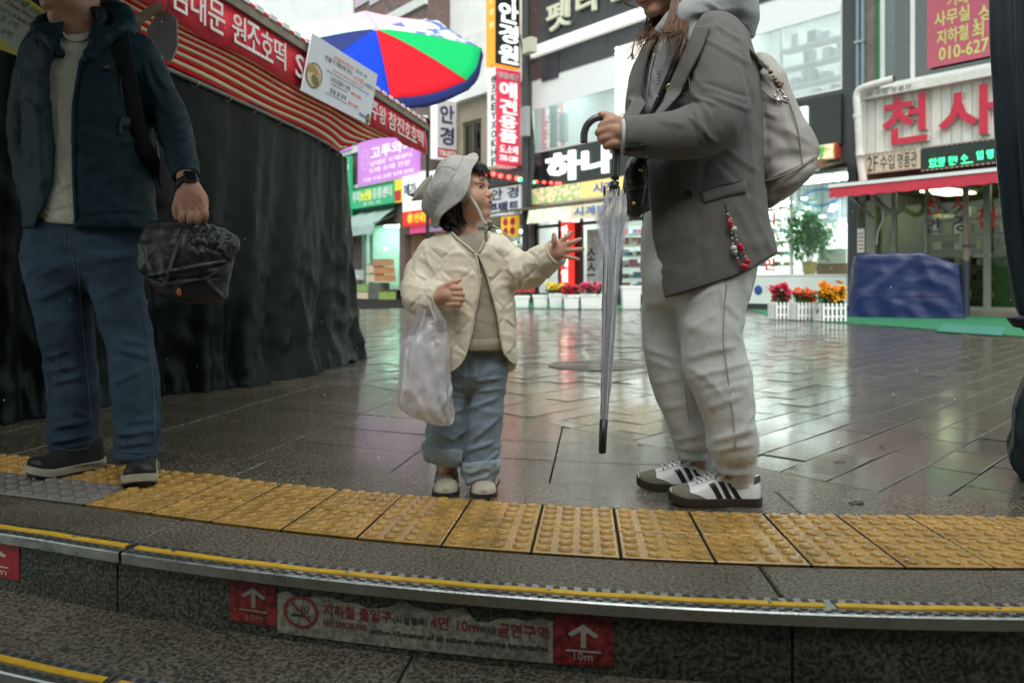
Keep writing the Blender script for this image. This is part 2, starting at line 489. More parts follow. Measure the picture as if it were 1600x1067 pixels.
def shrink(poly,e):
    p = np.array(poly); k = len(p); q = []
    for i in range(k):
        a,b,c = p[i - 1],p[i],p[(i + 1) % k]
        d1 = (b - a) / (np.linalg.norm(b - a) + 1e-9); d2 = (c - b) / (np.linalg.norm(c - b) + 1e-9)
        n1 = np.array([-d1[1],d1[0]]); n2 = np.array([-d2[1],d2[0]])
        w = n1 + n2; w /= (w @ n1) + 1e-6
        q.append(b + w * e)
    return np.array(q)
def stone(poly,z,tilt,e=.003,bev=.003,thick=.03):
    """A paving stone from its outline: gap e round it, bevelled, slightly tilted."""
    if area(poly) < 0: poly = poly[::-1]
    q = [p for i,p in enumerate(poly) if np.linalg.norm(p - poly[i - 1]) > .012]
    if len(q) < 3 or area(q) < .0012: return None
    o = shrink(q,e); t = shrink(q,e + bev)
    if area(o) < .0008 or area(t) < .0006: return None
    c = o.mean(0); k = len(o)
    zz = lambda p: z + (p - c) @ tilt
    v = [(*p,-thick) for p in o] + [(*p,zz(p) - bev) for p in o] + [(*p,zz(p)) for p in t]
    f = [(r * k + i,r * k + (i + 1) % k,(r + 1) * k + (i + 1) % k,(r + 1) * k + i) for r in range(2) for i in range(k)] + [tuple(range(2 * k,3 * k))]
    return v,f
fan_u = [-8.6,-8.0,-7.4,-6.8,-6.2,-5.55,-4.9,-4.3,-3.7,-3.1,-2.45,-1.82,-1.2,-.58,.02,.60,1.18,1.7]
for r in range(13):
    o0,o1 = .948 + .33 * r,.948 + .33 * (r + 1)
    for a,b in zip(fan_u[:-1],fan_u[1:]):
        u5 = np.linspace(a,b,4)
        poly = [p[:2] for p in np.vstack([R(u5,o0 + (1e-6 if o0 < 1.2 else 0)),R(u5[::-1],o1)])]
        if r == 0: poly = [np.array([p[0],p[1]]) for p in poly]
        poly = clip(poly,LA,-LN)
        if len(poly) < 3: continue
        s_ = stone(poly,RNG.uniform(-.001,.001),RNG.normal(0,.0022,2),.003,.0016)
        if s_: link("paving_slab",*s_,M_GRAN,pav,False)
PD = np.array([.687,.727]); PN = np.array([.727,-.687])
yb = lambda x: float(np.interp(x,*[R(np.linspace(-3,1.62,60),.945)[:,i] for i in (0,1)]))
singles,mass = [],MB()
W,LEN = .172,.36
for i in range(-90,75):
    for j in range(-10,75):
        a0 = j * LEN + (LEN / 2 if i % 2 else 0) + .03 * math.sin(i * 7.1); b0 = i * W - .02
        c = PD * (a0 + LEN / 2) + PN * (b0 + W / 2)
        if not (1.4 < c[1] < 26 and abs(c[0]) < .75 * c[1] + 1.2): continue
        poly = [PD * a + PN * b for a,b in ((a0,b0),(a0 + LEN,b0),(a0 + LEN,b0 + W),(a0,b0 + W))]
        poly = clip(poly,LA,LN)
        if len(poly) < 3: continue
        if c[0] > .9 and c[1] < 3.2 and c[0] < 1.62:
            x = c[0]; y0 = yb(x); sl = (yb(x + .02) - yb(x - .02)) / .04
            nn = np.array([-sl,1.0]); nn /= np.linalg.norm(nn)
            poly = clip(poly,np.array([x,y0 + .003]),nn)
            if len(poly) < 3: continue
        k = min(1.0,.6 + c[1] / 12)
        s_ = stone(poly,RNG.uniform(-.0022,.0022) * k,RNG.normal(0,.0060,2) * k,.0030,.0014)
        if s_ is None: continue
        xpx = PCX + FPX * c[0] / c[1]
        vis = -60 < xpx < 1660
        singles.append((c[1] if vis else 99,s_))
singles.sort(key=lambda t: t[0])
for d_,s_ in singles[:290]: link("paver",*s_,M_PAVE,pav,False)
for d_,s_ in singles[290:]: mass.add(*s_)
tag(mass.build("distant_pavers",M_PAVE,pav),kind="stuff")
mh = GP(930,571)
root = thing("manhole_cover","round iron manhole cover set in the wet paving behind the child","manhole cover",(mh[0],mh[1],0))
b = MB(); b.lathe([(.34,.001),(.34,.005),(.325,.0055),(.325,.003),(.305,.003),(.305,.0062),(.2,.0062)],mh * [1,1,0],40)
for r in (.24,.16,.08):
    b.lathe([(r + .012,.006),(r + .010,.0095),(r - .010,.0095),(r - .012,.006)],mh * [1,1,0],32)
M_IRON = mat("wet_iron",(.045,.042,.038),rough=.3,var=.3,metal=.5)
b.build("cover",M_IRON,root,False)
b = MB(); b.lathe([(.372,.001),(.372,.005),(.345,.005),(.345,.001)],mh * [1,1,0],40); b.build("ring",M_IRON,root)
def scrap(px,py,w,l,ang,m,name,label,cat,z=.0035):
    c = GP(px,py); n = 9
    gr = np.zeros((5,n,3))
    for i,a in enumerate(np.linspace(-1,1,5)):
        for j,t in enumerate(np.linspace(-1,1,n)):
            ww = w * (1 - abs(t) ** 2.2) ** .6 if abs(t) < 1 else .0005
            x,y = t * l,a * ww
            gr[i,j] = (c[0] + x * math.cos(ang) - y * math.sin(ang),c[1] + x * math.sin(ang) + y * math.cos(ang),z + .0012 * abs(a) + .001 * math.sin(3 * t + 1))
    mb = MB(); mb.grid(gr,thick=.0008,nrm=(0,0,1))
    return tag(mb.build(name,m,None,True),label,cat)
M_LEAF = mat("wet_leaf",(.025,.022,.015),rough=.25,var=.4,vscale=40)
scrap(1338,787,.019,.024,.2,M_LEAF,"dead_leaf","dark wet dead leaf lying on the granite border by the tactile strip","leaf")
scrap(1312,723,.006,.022,-.1,M_LEAF,"dead_leaf","long thin dark leaf lying on the diagonal pavers","leaf")
scrap(1378,699,.007,.016,.5,M_LEAF,"dead_leaf","small dark leaf on the pavers, farther from the steps than the others","leaf")
scrap(1000,697,.006,.012,.3,M_LEAF,"dead_leaf","tiny dark leaf on the wet slabs behind the shoes of the woman","leaf")
scrap(28,711,.004,.022,.1,mat("green_scrap",(.01,.12,.06),rough=.4),"plastic_scrap","thin green plastic scrap lying beside the yellow tactile strip","litter")
M_STRED = mat("sticker_red",(.20,.022,.022),rough=.5,var=.55,vscale=14,speck=.5,sscale=60)
M_STRED2 = mat("sticker_red_clean",(.42,.018,.03),rough=.4,var=.2,vscale=12)
M_STWH = mat("sticker_white",(.26,.26,.205),rough=.55,var=.52,vscale=14,speck=.32,sscale=90)
M_INK = mat("sticker_ink",(.03,.035,.03),rough=.6,var=.3,vscale=60)
M_INKR = mat("sticker_red_ink",(.24,.03,.03),rough=.6,var=.3,vscale=50)
M_INKW = mat("sticker_white_ink",(.42,.40,.37),rough=.6,var=.5,vscale=45)
ROFF = .014
def on_riser(mb,v,f,ua,ub,za,zb,lift=.0,m=0):
    """Lays flat geometry given in the unit square (x, y, height) onto the curved riser."""
    v = np.asarray(v,float)
    p = R(ua + (ub - ua) * v[:,0],ROFF - .0025 - lift - v[:,2],za + (zb - za) * v[:,1])
    mb.add(p,f,m)
def sheet(ua,ub,za,zb,name,m,root,th=.002,rag=.0):
    n = 24; x = np.linspace(0,1,n); mb = MB()
    zt = np.full(n,zb)
    if rag:
        zt = zb - rag * np.clip(.35 + fbm(np.stack([x * 7,x * 0,x * 0 + 3],-1),3) * 1.3,0,1)
    uu = ua + (ub - ua) * x
    mb.grid(np.stack([R(uu,ROFF - .0004,za),R(uu,ROFF - .0004,zt),R(uu,ROFF - th,zt),R(uu,ROFF - th,za),R(uu,ROFF - .0004,za)]))
    return mb.build(name,m,root)
def rtext(mb,txt,ua,ub,za,zb,bold=.0):
    v,f = text_geo(txt,1,1,.0008,bold,2)
    v[:,:2] += .5
    on_riser(mb,v,f,ua,ub,za,zb)
def arrow(mb,ua,ub,za,zb):
    def pl(poly):
        k = len(poly)
        on_riser(mb,[(x,y,0) for x,y in poly] + [(x,y,.0008) for x,y in poly],[tuple(range(k - 1,-1,-1)),tuple(range(k,2 * k))] + [(i,(i + 1) % k,k + (i + 1) % k,k + i) for i in range(k)],ua,ub,za,zb)
    pl([(.46,.40),(.55,.40),(.55,.80),(.46,.80)])
    pl([(.5,.90),(.5,.78),(.30,.62),(.24,.68)]); pl([(.5,.90),(.76,.68),(.70,.62),(.5,.78)])
    pl([(.2,.30),(.8,.30),(.8,.34),(.2,.34)])
U = lambda px: u_at(px,ROFF)
ZB,ZT = -.134,-.030
root = thing("sticker_sign","worn white and red no smoking sticker along the front of the granite step","sign",R(U(660),ROFF,-.08))
ua,ub = U(360),U(434)
r1 = sheet(ua,ub - .002,ZB + .012,ZT,"red_panel",M_STRED,root)
mb = MB(); arrow(mb,ua,ub,ZB + .012,ZT); rtext(mb,"10m",ua + (ub - ua) * .36,ub - (ub - ua) * .3,ZB + .020,ZB + .033); mb.build("arrow",mat("faded_white",(.27,.23,.21),rough=.6,var=.5,vscale=40),r1)
uc = U(866)
w1 = sheet(ub,uc - .002,ZB,ZT,"white_panel",M_STWH,root,rag=.045)
ud = U(957)
r2 = sheet(uc,ud,ZB,ZT + .0,"red_panel",M_STRED,root)
mb = MB(); arrow(mb,uc,ud,ZB,ZT - .008); rtext(mb,"10m",uc + (ud - uc) * .34,ud - (ud - uc) * .34,ZB + .012,ZB + .028); mb.build("arrow",M_INKW,r2)
T = lambda x: U(x)
mb = MB()
rtext(mb,"지하철 출입구",T(505),T(612),-.083,-.055,.012)
mb.build("red_lettering",M_INKR,w1); mb = MB(); rtext(mb,"4면 10m",T(672),T(748),-.084,-.056,.012)
mb.build("red_lettering",M_INKR,w1); mb = MB(); rtext(mb,"금연구역",T(778),T(856),-.087,-.057,.012)
mb.build("red_lettering",M_INKR,w1); mb = MB(); rtext(mb,"NO SMOKING",T(505),T(573),-.104,-.091)
mb.build("red_lettering",M_INKR,w1); mb = MB()
k = 28; ang = np.linspace(0,2 * math.pi,k,endpoint=False); rc = (T(470),-.080); sx = (T(497) - T(443)) / 2; sz = .036
v = [R(rc[0] + sx * r * math.cos(a),ROFF - .0036,rc[1] + sz * r * math.sin(a)) for r in (1,.84) for a in ang]
mb.add(v,[(i,(i + 1) % k,k + (i + 1) % k,k + i) for i in range(k)])
sl = [(-.62,.52),(-.52,.62),(.62,-.52),(.52,-.62)]
mb.add([R(rc[0] + sx * a,ROFF - .0037,rc[1] + sz * b_) for a,b_ in sl],[(0,1,2,3)])
mb.build("red_ring",M_INKR,w1)
mb = MB()
rtext(mb,"(시설경계)",T(614),T(668),-.083,-.064)
mb.build("black_lettering",M_INK,w1); mb = MB(); rtext(mb,"이내",T(750),T(774),-.084,-.068)
mb.build("black_lettering",M_INK,w1); mb = MB(); rtext(mb,"within 10-meter of all subway entrance boundaries",T(577),T(856),-.113,-.097,.004)
mb.build("black_lettering",M_INK,w1); mb = MB()
for (a,b_,c,d) in ((-.55,.35,-.30,-.16),(.42,.55,-.30,-.16)):
    mb.add([R(rc[0] + sx * x,ROFF - .0034,rc[1] + sz * y) for x,y in ((a,c),(b_,c),(b_,d),(a,d))],[(0,1,2,3)])
for i in range(3):
    mb.add([R(rc[0] + sx * (x + .12 * i),ROFF - .0034,rc[1] + sz * y) for x,y in ((.1,-.05),(.17,-.05),(.05 + .1 * i,.35),(-.02 + .1 * i,.35))],[(0,1,2,3)])
mb.build("cigarette_mark",M_INK,w1)
root = thing("sticker_sign","clean bright red arrow sticker on the step below the man","sign",R(U(0),ROFF,-.08))
ua,ub = U(-48),U(31)
r1 = sheet(ua,ub,ZB + .018,ZT + .002,"red_panel",M_STRED2,root)
mb = MB(); arrow(mb,ua,ub,ZB + .018,ZT); rtext(mb,"10m",ua + (ub - ua) * .32,ub - (ub - ua) * .24,ZB + .026,ZB + .042); mb.build("arrow",mat("sticker_clean_white",(.6,.58,.55),rough=.5),r1)
M_WELL = mat("well_granite",(.10,.10,.095),rough=.6,var=.25,vscale=1.5)
M_SOFF = mat("shade_roof_soffit",(.14,.14,.135),rough=.6,var=.15)
well = tag(bpy.data.objects.new("unseen_stair_wall",None),kind="structure"); COL.objects.link(well)  # unseen walls behind the camera, added to block sky light
for x0,x1 in ((-3.75,-3.45),(3.1,3.4)):
    b = MB(); b.box((x0,-7,-.62),(x1,.3,1.0)); b.build("parapet_wall",M_WELL,well)
    b = MB(); b.box((x0 - .03,-7,1.0),(x1 + .03,.33,1.06)); b.build("coping",M_GRAN2,well)
    b = MB(); b.box((x0 + .05,-7,1.06),(x1 - .05,-.3,2.75)); b.build("side_panel",M_WELL,well)
b = MB(); b.box((-3.9,-7.3,-3.0),(3.5,-7.0,3.0)); b.build("rear_wall",M_WELL,well)
rf = tag(bpy.data.objects.new("shade_roof",None),kind="structure"); COL.objects.link(rf)  # unseen roof, added to dim the steps and camera-facing sides
b = MB(); b.box((-4.0,-7.3,2.75),(3.7,.05,2.95)); b.build("shade_roof_slab",M_SOFF,rf)
b = MB(); b.box((-4.05,.05 + .002,2.70),(3.75,.05 + .06,3.05)); b.build("shade_roof_fascia",M_STEEL,rf)
for y in (-5,-3,-1):
    b = MB(); b.box((-3.9,y - .06,2.60),(3.6,y + .06,2.749)); b.build("shade_roof_beam",M_STEEL,rf)
# ------------------------------------------------------------------ the street behind: buildings,signs,shops
CF = Frame((6.511,18.0),(.615,-.789))         # facade line of the row across the plaza
LO = .60                                           # the farther block stands this much in front of that line
M_CLAD = mat("dark_cladding",(.046,.048,.054),rough=.38,var=.2,vscale=.8)
M_CLAD2 = mat("black_panel",(.018,.024,.022),rough=.18,var=.3,vscale=1.2)
M_WHITE = mat("white_panel",(.72,.74,.72),rough=.5,var=.10,vscale=2)
M_WFRAME = mat("white_frame",(.66,.68,.66),rough=.45,var=.12,vscale=4)
M_DFRAME = mat("dark_frame",(.03,.035,.035),rough=.4)
M_BEIGE = mat("beige_render",(.33,.29,.22),rough=.8,var=.25,vscale=1.5,bump=.2,bscale=30)
M_BRICK = mat("brown_brick",(.15,.105,.095),rough=.8,var=.4,vscale=9)
M_TILEW = mat("pale_wall",(.84,.86,.86),rough=.6,var=.1,vscale=1.2)
M_GLASS = glass_mat("window_glass",base=.34)
M_GLASSF = glass_mat("shop_glass",base=.03,tint=(.93,.97,.95))
M_BLIND = mat("white_blind",(.80,.82,.82),rough=.6,var=.04)
M_ROOMW = mat("room_white",(.74,.76,.74),rough=.7,var=.05)
M_ROOMG = mat("room_green",(.55,.66,.58),rough=.7,var=.15,vscale=1)
M_LAMP = mat("lamp_panel",(1,1,1),var=0,emit=6.0,ecol=(.90,1.0,.96))
M_LAMPW = mat("warm_lamp",(1,1,1),var=0,emit=7.0,ecol=(1.0,.9,.72))
M_SIGNW = mat("lit_white_letters",(.9,.95,.92),var=0,emit=.55,ecol=(.86,1.0,.94))
M_CREAM = mat("cream_letters",(.72,.72,.56),rough=.5,var=.08)
M_NAVY = mat("navy_print",(.03,.035,.10),rough=.5,var=.1)
M_PWHITE = mat("white_print",(.85,.85,.83),rough=.5,var=.05)
def split_wall(mb,a0,a1,z0,z1,holes,o0,o1,m=0):
    ss = sorted({a0,a1,*[h[i] for h in holes for i in (0,1) if a0 < h[i] < a1]}); zs = sorted({z0,z1,*[h[i] for h in holes for i in (2,3) if z0 < h[i] < z1]})
    for a,b in zip(ss[:-1],ss[1:]):
        run = None
        for c,d in zip(zs[:-1],zs[1:]):
            solid = not any(h[0] < (a + b) / 2 < h[1] and h[2] < (c + d) / 2 < h[3] for h in holes)
            if solid:
                run = (run[0],d) if run else (c,d)
            if run and (not solid or d == zs[-1]):
                CF.box(mb,a,b,run[0],run[1],o0,o1,m); run = None
def S(x,o=.0): return CF.sz(x,HY - 1,o)[0]
def Zs(x,y,o=.0): return CF.sz(x,y,o)[1]
def one(name,mats,fn,parent=None,smooth=False,sharp=None):
    mb = MB(); fn(mb); return mb.build(name,mats,parent,smooth,sharp)
def window(parent,hole,o,frame=.07,mull=(),fm=None,gm=None,blind=None,depth=.08):
    a0,a1,z0,z1 = hole
    def fr(mb):
        CF.box(mb,a0,a0 + frame,z0,z1,o - depth,o); CF.box(mb,a1 - frame,a1,z0,z1,o - depth,o)
        CF.box(mb,a0 + frame,a1 - frame,z0,z0 + frame,o - depth,o); CF.box(mb,a0 + frame,a1 - frame,z1 - frame,z1,o - depth,o)
        for m_ in mull: CF.box(mb,m_ - frame * .4,m_ + frame * .4,z0 + frame,z1 - frame,o - depth + .003,o - .003)
    w = one("window",fm or M_WFRAME,fr,parent)
    xs = [a0 + frame] + list(mull) + [a1 - frame]
    for p,q in zip(xs[:-1],xs[1:]):
        one("pane",gm or M_GLASS,lambda mb: CF.box(mb,p + .01,q - .01,z0 + frame,z1 - frame,o - depth * .6,o - depth * .6 + .008),w)
    if blind: one("bright_top_panel",M_BLIND,lambda mb: CF.box(mb,a0 + frame,a1 - frame,z1 - (z1 - z0) * blind,z1 - frame,o + .004,o + .010),w)  # white panel added outside the glass so the window top reads bright
    return w
def room(parent,a0,a1,z0,z1,depth,m=None,o=-.12,floor=None,lamps=2,lampm=None,lw=.6):
    """An open box behind a shop front, with ceiling panels that are lit."""
    def f(mb):
        CF.box(mb,a0 - .1,a1 + .1,z0,z1,o - depth - .1,o - depth)
        CF.box(mb,a0 - .1,a0,z0,z1,o - depth,o); CF.box(mb,a1,a1 + .1,z0,z1,o - depth,o)
        CF.box(mb,a0 - .1,a1 + .1,z1,z1 + .1,o - depth - .1,o)
    r = one("interior_wall",m or M_ROOMW,f,parent)
    one("interior_floor",floor or mat("room_floor",(.3,.28,.24),rough=.35),lambda mb: CF.box(mb,a0 - .1,a1 + .1,z0 - .05,z0,o - depth - .1,o),r)
    for i in range(lamps):
        c = a0 + (a1 - a0) * (i + .5) / lamps
        one("ceiling_lamp",lampm or M_LAMP,lambda mb: CF.box(mb,c - lw / 2,c + lw / 2,z1 - .05,z1 - .01,o - depth * .7,o - depth * .25),r)
    return r
def root_on(name,label,cat,a,z,o=.0,group=None):
    return thing(name,label,cat,CF.pt(a,z,o),group)
# --- the dark clad building with the eyewear shops --------------------
sL,sR = S(822),S(1338)
wl_ = (S(829) + .02,S(1010),4.75,Zs(829,127))
wr_ = (S(1120),S(1316),Zs(1240,155),Zs(1240,-12))
shopL = (S(833),S(1035),.05,3.15)
shopR = (S(1120),S(1324),.78,3.15)
bld = root_on("shop_building","dark grey clad building with lit white letters over the eyewear shops","building",(sL + sR) / 2,0)
def f(mb): split_wall(mb,sL,sR,.0,14.0,[wl_,wr_,shopL,shopR],-.25,.0)
one("wall",M_CLAD,f,bld)
one("building_core",M_CLAD,lambda mb: CF.box(mb,sL + .05,sR - .05,.0,14.0,-6.2,-4.6),bld)
wa = window(bld,wl_,-.03,.06,(),blind=.40)
wb = window(bld,wr_,-.03,.06,(),blind=.30)
room(bld,wl_[0],wl_[1],4.7,wl_[3] + .1,3.2,mat("upstairs_wall",(.6,.65,.65),rough=.8),lamps=3,lw=1.0)
room(bld,wr_[0],wr_[1],wr_[2] - .05,wr_[3] + .1,2.2,M_ROOMW,lamps=2,lw=1.0)
def shelf(mb):
    a0,a1 = S(1186),S(1296); z0 = wr_[2] + .05
    for a in (a0,a1 - .06): CF.box(mb,a,a + .06,z0,z0 + 2.0,-.9,-.84)
    for k in range(4): CF.box(mb,a0,a1,z0 + .45 * k,z0 + .45 * k + .05,-1.2,-.80)
sh = root_on("storage_shelf","white storage shelf behind the large upper window","shelf",S(1240),wr_[2],-1)
one("shelf_frame",M_WHITE,shelf,sh)
for i in range(16):
    a = RNG.uniform(S(1195),S(1285)); k = RNG.integers(0,4); h = RNG.uniform(.12,.34); w = RNG.uniform(.12,.3)
    one("storage_box",mat(f"stock_{i%5}",[(.7,.7,.7),(.45,.5,.6),(.55,.6,.62),(.75,.72,.66),(.3,.33,.36)][i % 5],rough=.7),lambda mb: CF.box(mb,a,a + w,wr_[2] + .1 + .45 * k + .002,wr_[2] + .1 + .45 * k + h,-1.15,-.85),sh)
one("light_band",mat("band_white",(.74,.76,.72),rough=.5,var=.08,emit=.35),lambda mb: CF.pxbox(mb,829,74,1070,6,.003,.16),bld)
one("band_edge",mat("band_pink",(.6,.42,.5),rough=.5),lambda mb: CF.box(mb,sL + .02,S(830,.1),Zs(829,96),Zs(829,77),.004,.15),bld)
for ch,x0,x1,yb_,h in (("펫",853,890,52,48),("라",899,936,27,46),("벨",948,988,6,44)):
    a0,zz = CF.sz(x0,yb_,.14); a1 = S(x1,.14)
    one("letter",M_CREAM,lambda mb: CF.text(mb,ch,a0,a1,zz,zz + h * .0178,.04,.10,.02),bld)
one("sign_plate",mat("small_dark_sign",(.04,.035,.05),rough=.4),lambda mb: CF.pxbox(mb,846,92,872,120,.004,.03),bld)
one("cladding_seam",M_DFRAME,lambda mb: [CF.box(mb,a,a + .02,Zs(829,127) + .1,14,.002,.006) for a in np.arange(sL + 1.2,sR,1.25)],bld)
one("name_board",M_CLAD2,lambda mb: CF.box(mb,sL + .02,S(1318),3.62,4.70,.004,.10),bld)
for ch,x0,x1,z0,z1 in (("하",853,906,3.70,4.58),("나",909,957,3.75,4.55),("로",993,1040,3.72,4.5),("ㅣ",1248,1260,3.72,4.55)):
    one("letter",M_SIGNW,lambda mb: CF.text(mb,ch,S(x0,.18),S(x1,.18),z0,z1,.101,.10,.035),bld)
def floral(name,base,petals,leaf):
    if name in MATS: return MATS[name]
    m = bpy.data.materials.new(name); m.use_nodes = True; nt = m.node_tree; L = nt.links.new; b = nt.nodes["Principled BSDF"]
    tc = nt.nodes.new("ShaderNodeTexCoord"); v = nt.nodes.new("ShaderNodeTexVoronoi"); v.inputs["Scale"].default_value = 4.2
    no = nt.nodes.new("ShaderNodeTexNoise"); no.inputs["Scale"].default_value = 7
    L(tc.outputs["Object"],v.inputs["Vector"]); L(tc.outputs["Object"],no.inputs["Vector"])
    r = nt.nodes.new("ShaderNodeValToRGB"); r.color_ramp.elements[0].position = .18; r.color_ramp.elements[1].position = .34
    r.color_ramp.elements[0].color = (*petals,1); r.color_ramp.elements[1].color = (*leaf,1)
    L(v.outputs["Distance"],r.inputs["Fac"])
    r2 = nt.nodes.new("ShaderNodeValToRGB"); r2.color_ramp.elements[0].position = .44; r2.color_ramp.elements[1].position = .56
    L(no.outputs["Fac"],r2.inputs["Fac"])
    mx = nt.nodes.new("ShaderNodeMix"); mx.data_type = 'RGBA'; mx.inputs["B"].default_value = (*base,1)
    L(r2.outputs["Color"],mx.inputs["Factor"]); L(r.outputs["Color"],mx.inputs["A"]); L(mx.outputs["Result"],b.inputs["Base Color"])
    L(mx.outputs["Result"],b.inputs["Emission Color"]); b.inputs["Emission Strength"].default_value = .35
    b.inputs["Roughness"].default_value = .4
    MATS[name] = m; return m
M_FLOR = floral("floral_print",(.80,.62,.40),(.78,.33,.25),(.30,.45,.16))
M_FLOR2 = floral("pale_floral_print",(.78,.68,.55),(.75,.42,.36),(.45,.52,.36))
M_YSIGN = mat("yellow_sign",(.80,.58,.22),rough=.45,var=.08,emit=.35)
M_YSIGN2 = mat("pale_yellow_valance",(.74,.64,.42),rough=.6,var=.1)
M_BLUEL = mat("blue_letters",(.05,.16,.55),rough=.5)
M_BROWN = mat("brown_awning",(.10,.07,.045),rough=.6,var=.2)
sg = root_on("sign_board","yellow sign board with printed roses and blue letters under the lit letters","sign",S(880),3.2)
zt0,zt1 = 3.10,3.58
a_m = S(908,.2)
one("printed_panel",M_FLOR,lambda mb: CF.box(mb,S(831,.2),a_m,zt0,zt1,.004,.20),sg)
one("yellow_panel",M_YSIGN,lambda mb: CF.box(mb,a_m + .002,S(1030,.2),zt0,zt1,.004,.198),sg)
one("lettering",M_BLUEL,lambda mb: (CF.text(mb,"시",S(927,.2),S(942,.2),zt0 + .1,zt1 - .08,.199,.02,.02),CF.text(mb,"계",S(944,.2),S(962,.2),zt0 + .1,zt1 - .08,.199,.02,.02)),sg)
aw = root_on("shop_awning","brown awning with a pale rose printed valance and blue letters","awning",S(880),2.9)
def roof(mb):
    a0,a1 = S(822),S(1030)
    g0 = np.stack([CF.pt(np.linspace(a0,a1,8),3.02,.005),CF.pt(np.linspace(a0 - .1,a1,8),2.78,1.3)])
    mb.grid(g0,thick=.05,nrm=(0,0,1))
one("awning_roof",M_BROWN,roof,aw)
def val(mb,x0,x1):
    a = np.linspace(S(x0,1.3),S(x1,1.3),10)
    z1 = np.full(10,2.765); z0 = z1 - .40 + .01 * np.sin(np.arange(10) * 2.0)
    mb.grid(np.stack([CF.pt(a,z1,1.28),CF.pt(a,z0,1.36)]),thick=.012)
one("printed_valance",M_FLOR2,lambda mb: val(mb,826,893),aw)
one("yellow_valance",M_YSIGN2,lambda mb: val(mb,893.3,1020),aw)
one("lettering",M_BLUEL,lambda mb: [CF.text(mb,c,S(x,1.36),S(x + 15,1.36),2.46,2.70,1.372,.004,.02) for c,x in (("시",897),("계",915),("방",934))],aw)
room(bld,shopL[0],shopL[1],.05,3.0,3.5,M_ROOMW,lamps=3,lw=.9)
sl_ = root_on("display_shelf","glass shelves with goods behind the posters of the far eyewear shop","shelf",S(980),.05,-1.5)
def f(mb):
    for k in range(6):
        z = .4 + .34 * k
        CF.box(mb,S(906),S(1030),z,z + .03,-2.2,-1.6,0)
        for a in np.arange(S(907),S(1028),.17): CF.box(mb,a,a + RNG.uniform(.06,.14),z + .032,z + RNG.uniform(.08,.28),-2.0,-1.7,int(RNG.integers(0,5)))
tag(one("boxed_goods",[M_WHITE,mat("goods_pink",(.6,.15,.2)),mat("goods_blue",(.1,.25,.5)),mat("goods_cream",(.6,.55,.4)),mat("goods_black",(.04,.04,.04))],f,sl_),kind="stuff")
def fr(mb):
    for x in (833,868,902,962,1000,1033): CF.box(mb,S(x),S(x) + .09,.05,3.0,-.18,-.1)
    CF.box(mb,S(833),S(1033),.05,.30,-.17,-.11); CF.box(mb,S(833),S(1033),2.35,2.45,-.17,-.11)
one("shop_front_frame",M_DFRAME,fr,bld)
one("shop_glass",M_GLASSF,lambda mb: CF.box(mb,S(904) + .1,S(1032),.3,2.35,-.15,-.14),bld)
one("door_panel",mat("dark_door",(.03,.04,.035),rough=.3),lambda mb: CF.box(mb,S(872) ,S(901),.05,2.35,-.16,-.13),bld)
one("poster",mat("poster_pattern",(.42,.40,.42),rough=.5,var=.7,vscale=5),lambda mb: CF.box(mb,S(912),S(936),.45,2.2,-.135,-.130),bld)
one("lettering",mat("poster_ink",(.03,.03,.04)),lambda mb: CF.column(mb,"소스",S(917,-.12),S(930,-.12),.8,1.7,-.1295,.01,.02),bld)
one("poster",mat("blue_poster",(.03,.10,.42),rough=.5,var=.3,vscale=4),lambda mb: CF.box(mb,S(940),S(949),1.75,2.3,-.135,-.130),bld)
rmR = room(bld,shopR[0],shopR[1],.75,3.12,3.2,M_ROOMW,lamps=3,lampm=mat("bright_lamp",(1,1,1),var=0,emit=7,ecol=(.92,1,.97)),lw=1.1)
one("plinth_panel",M_WHITE,lambda mb: CF.box(mb,S(1120),S(1325),.14,.77,-.02,.05),bld)
one("plinth_base",M_DFRAME,lambda mb: CF.box(mb,S(1120),S(1325),.0,.138,-.02,.03),bld)
def fr(mb):
    for x in (1122,1232,1322): CF.box(mb,S(x),S(x) + .05,.78,3.1,-.12,-.05)
    CF.box(mb,S(1122),S(1324),.775,.82,-.115,-.052); CF.box(mb,S(1122),S(1324),3.05,3.12,-.115,-.052)
one("shop_front_frame",M_WFRAME,fr,bld)
one("shop_glass",M_GLASSF,lambda mb: CF.box(mb,S(1123),S(1321),.82,3.05,-.09,-.08),bld)
M_REDL = mat("red_letters",(.62,.02,.02),rough=.5,var=.05)
one("glass_lettering",M_REDL,lambda mb: [CF.text(mb,c,S(1190),S(1208),z,z + .29,-.078,.006,.03) for c,z in (("아",2.45),("시",1.98),("오",1.25),("인",.92))],bld)
one("glass_lettering",mat("orange_letters",(.75,.2,.02)),lambda mb: [CF.text(mb,c,S(1190),S(1208),z,z + .26,-.078,.006,.03) for c,z in (("렌",1.58),)],bld)
lgp = CF.pt(S(1187),.46,.052)
one("logo_ball",mat("blue_logo",(.02,.07,.30),rough=.4,var=.5,vscale=20),lambda mb: mb.lathe([(.001,0),(.115,.004),(.10,.02),(.001,.03)],CF.pt(S(1187),.46,.05),20,axis=CF.n),bld)
one("plinth_lettering",mat("grey_print",(.42,.44,.45)),lambda mb: CF.text(mb,"구하해시",S(1196),S(1224),.38,.55,.0505,.004,.0),bld)
ps = root_on("brand_poster","silver poster with a blue ring logo hung inside the bright optician's window","poster",S(1275),2,-.6)
pa0,pa1,pz0,pz1 = S(1235,-.5),S(1330,-.5),1.98,2.92
one("poster_sheet",mat("silver_poster",(.50,.55,.60),rough=.4,var=.12,vscale=1.5),lambda mb: CF.box(mb,pa0,pa1,pz0,pz1,-.56,-.54),ps)
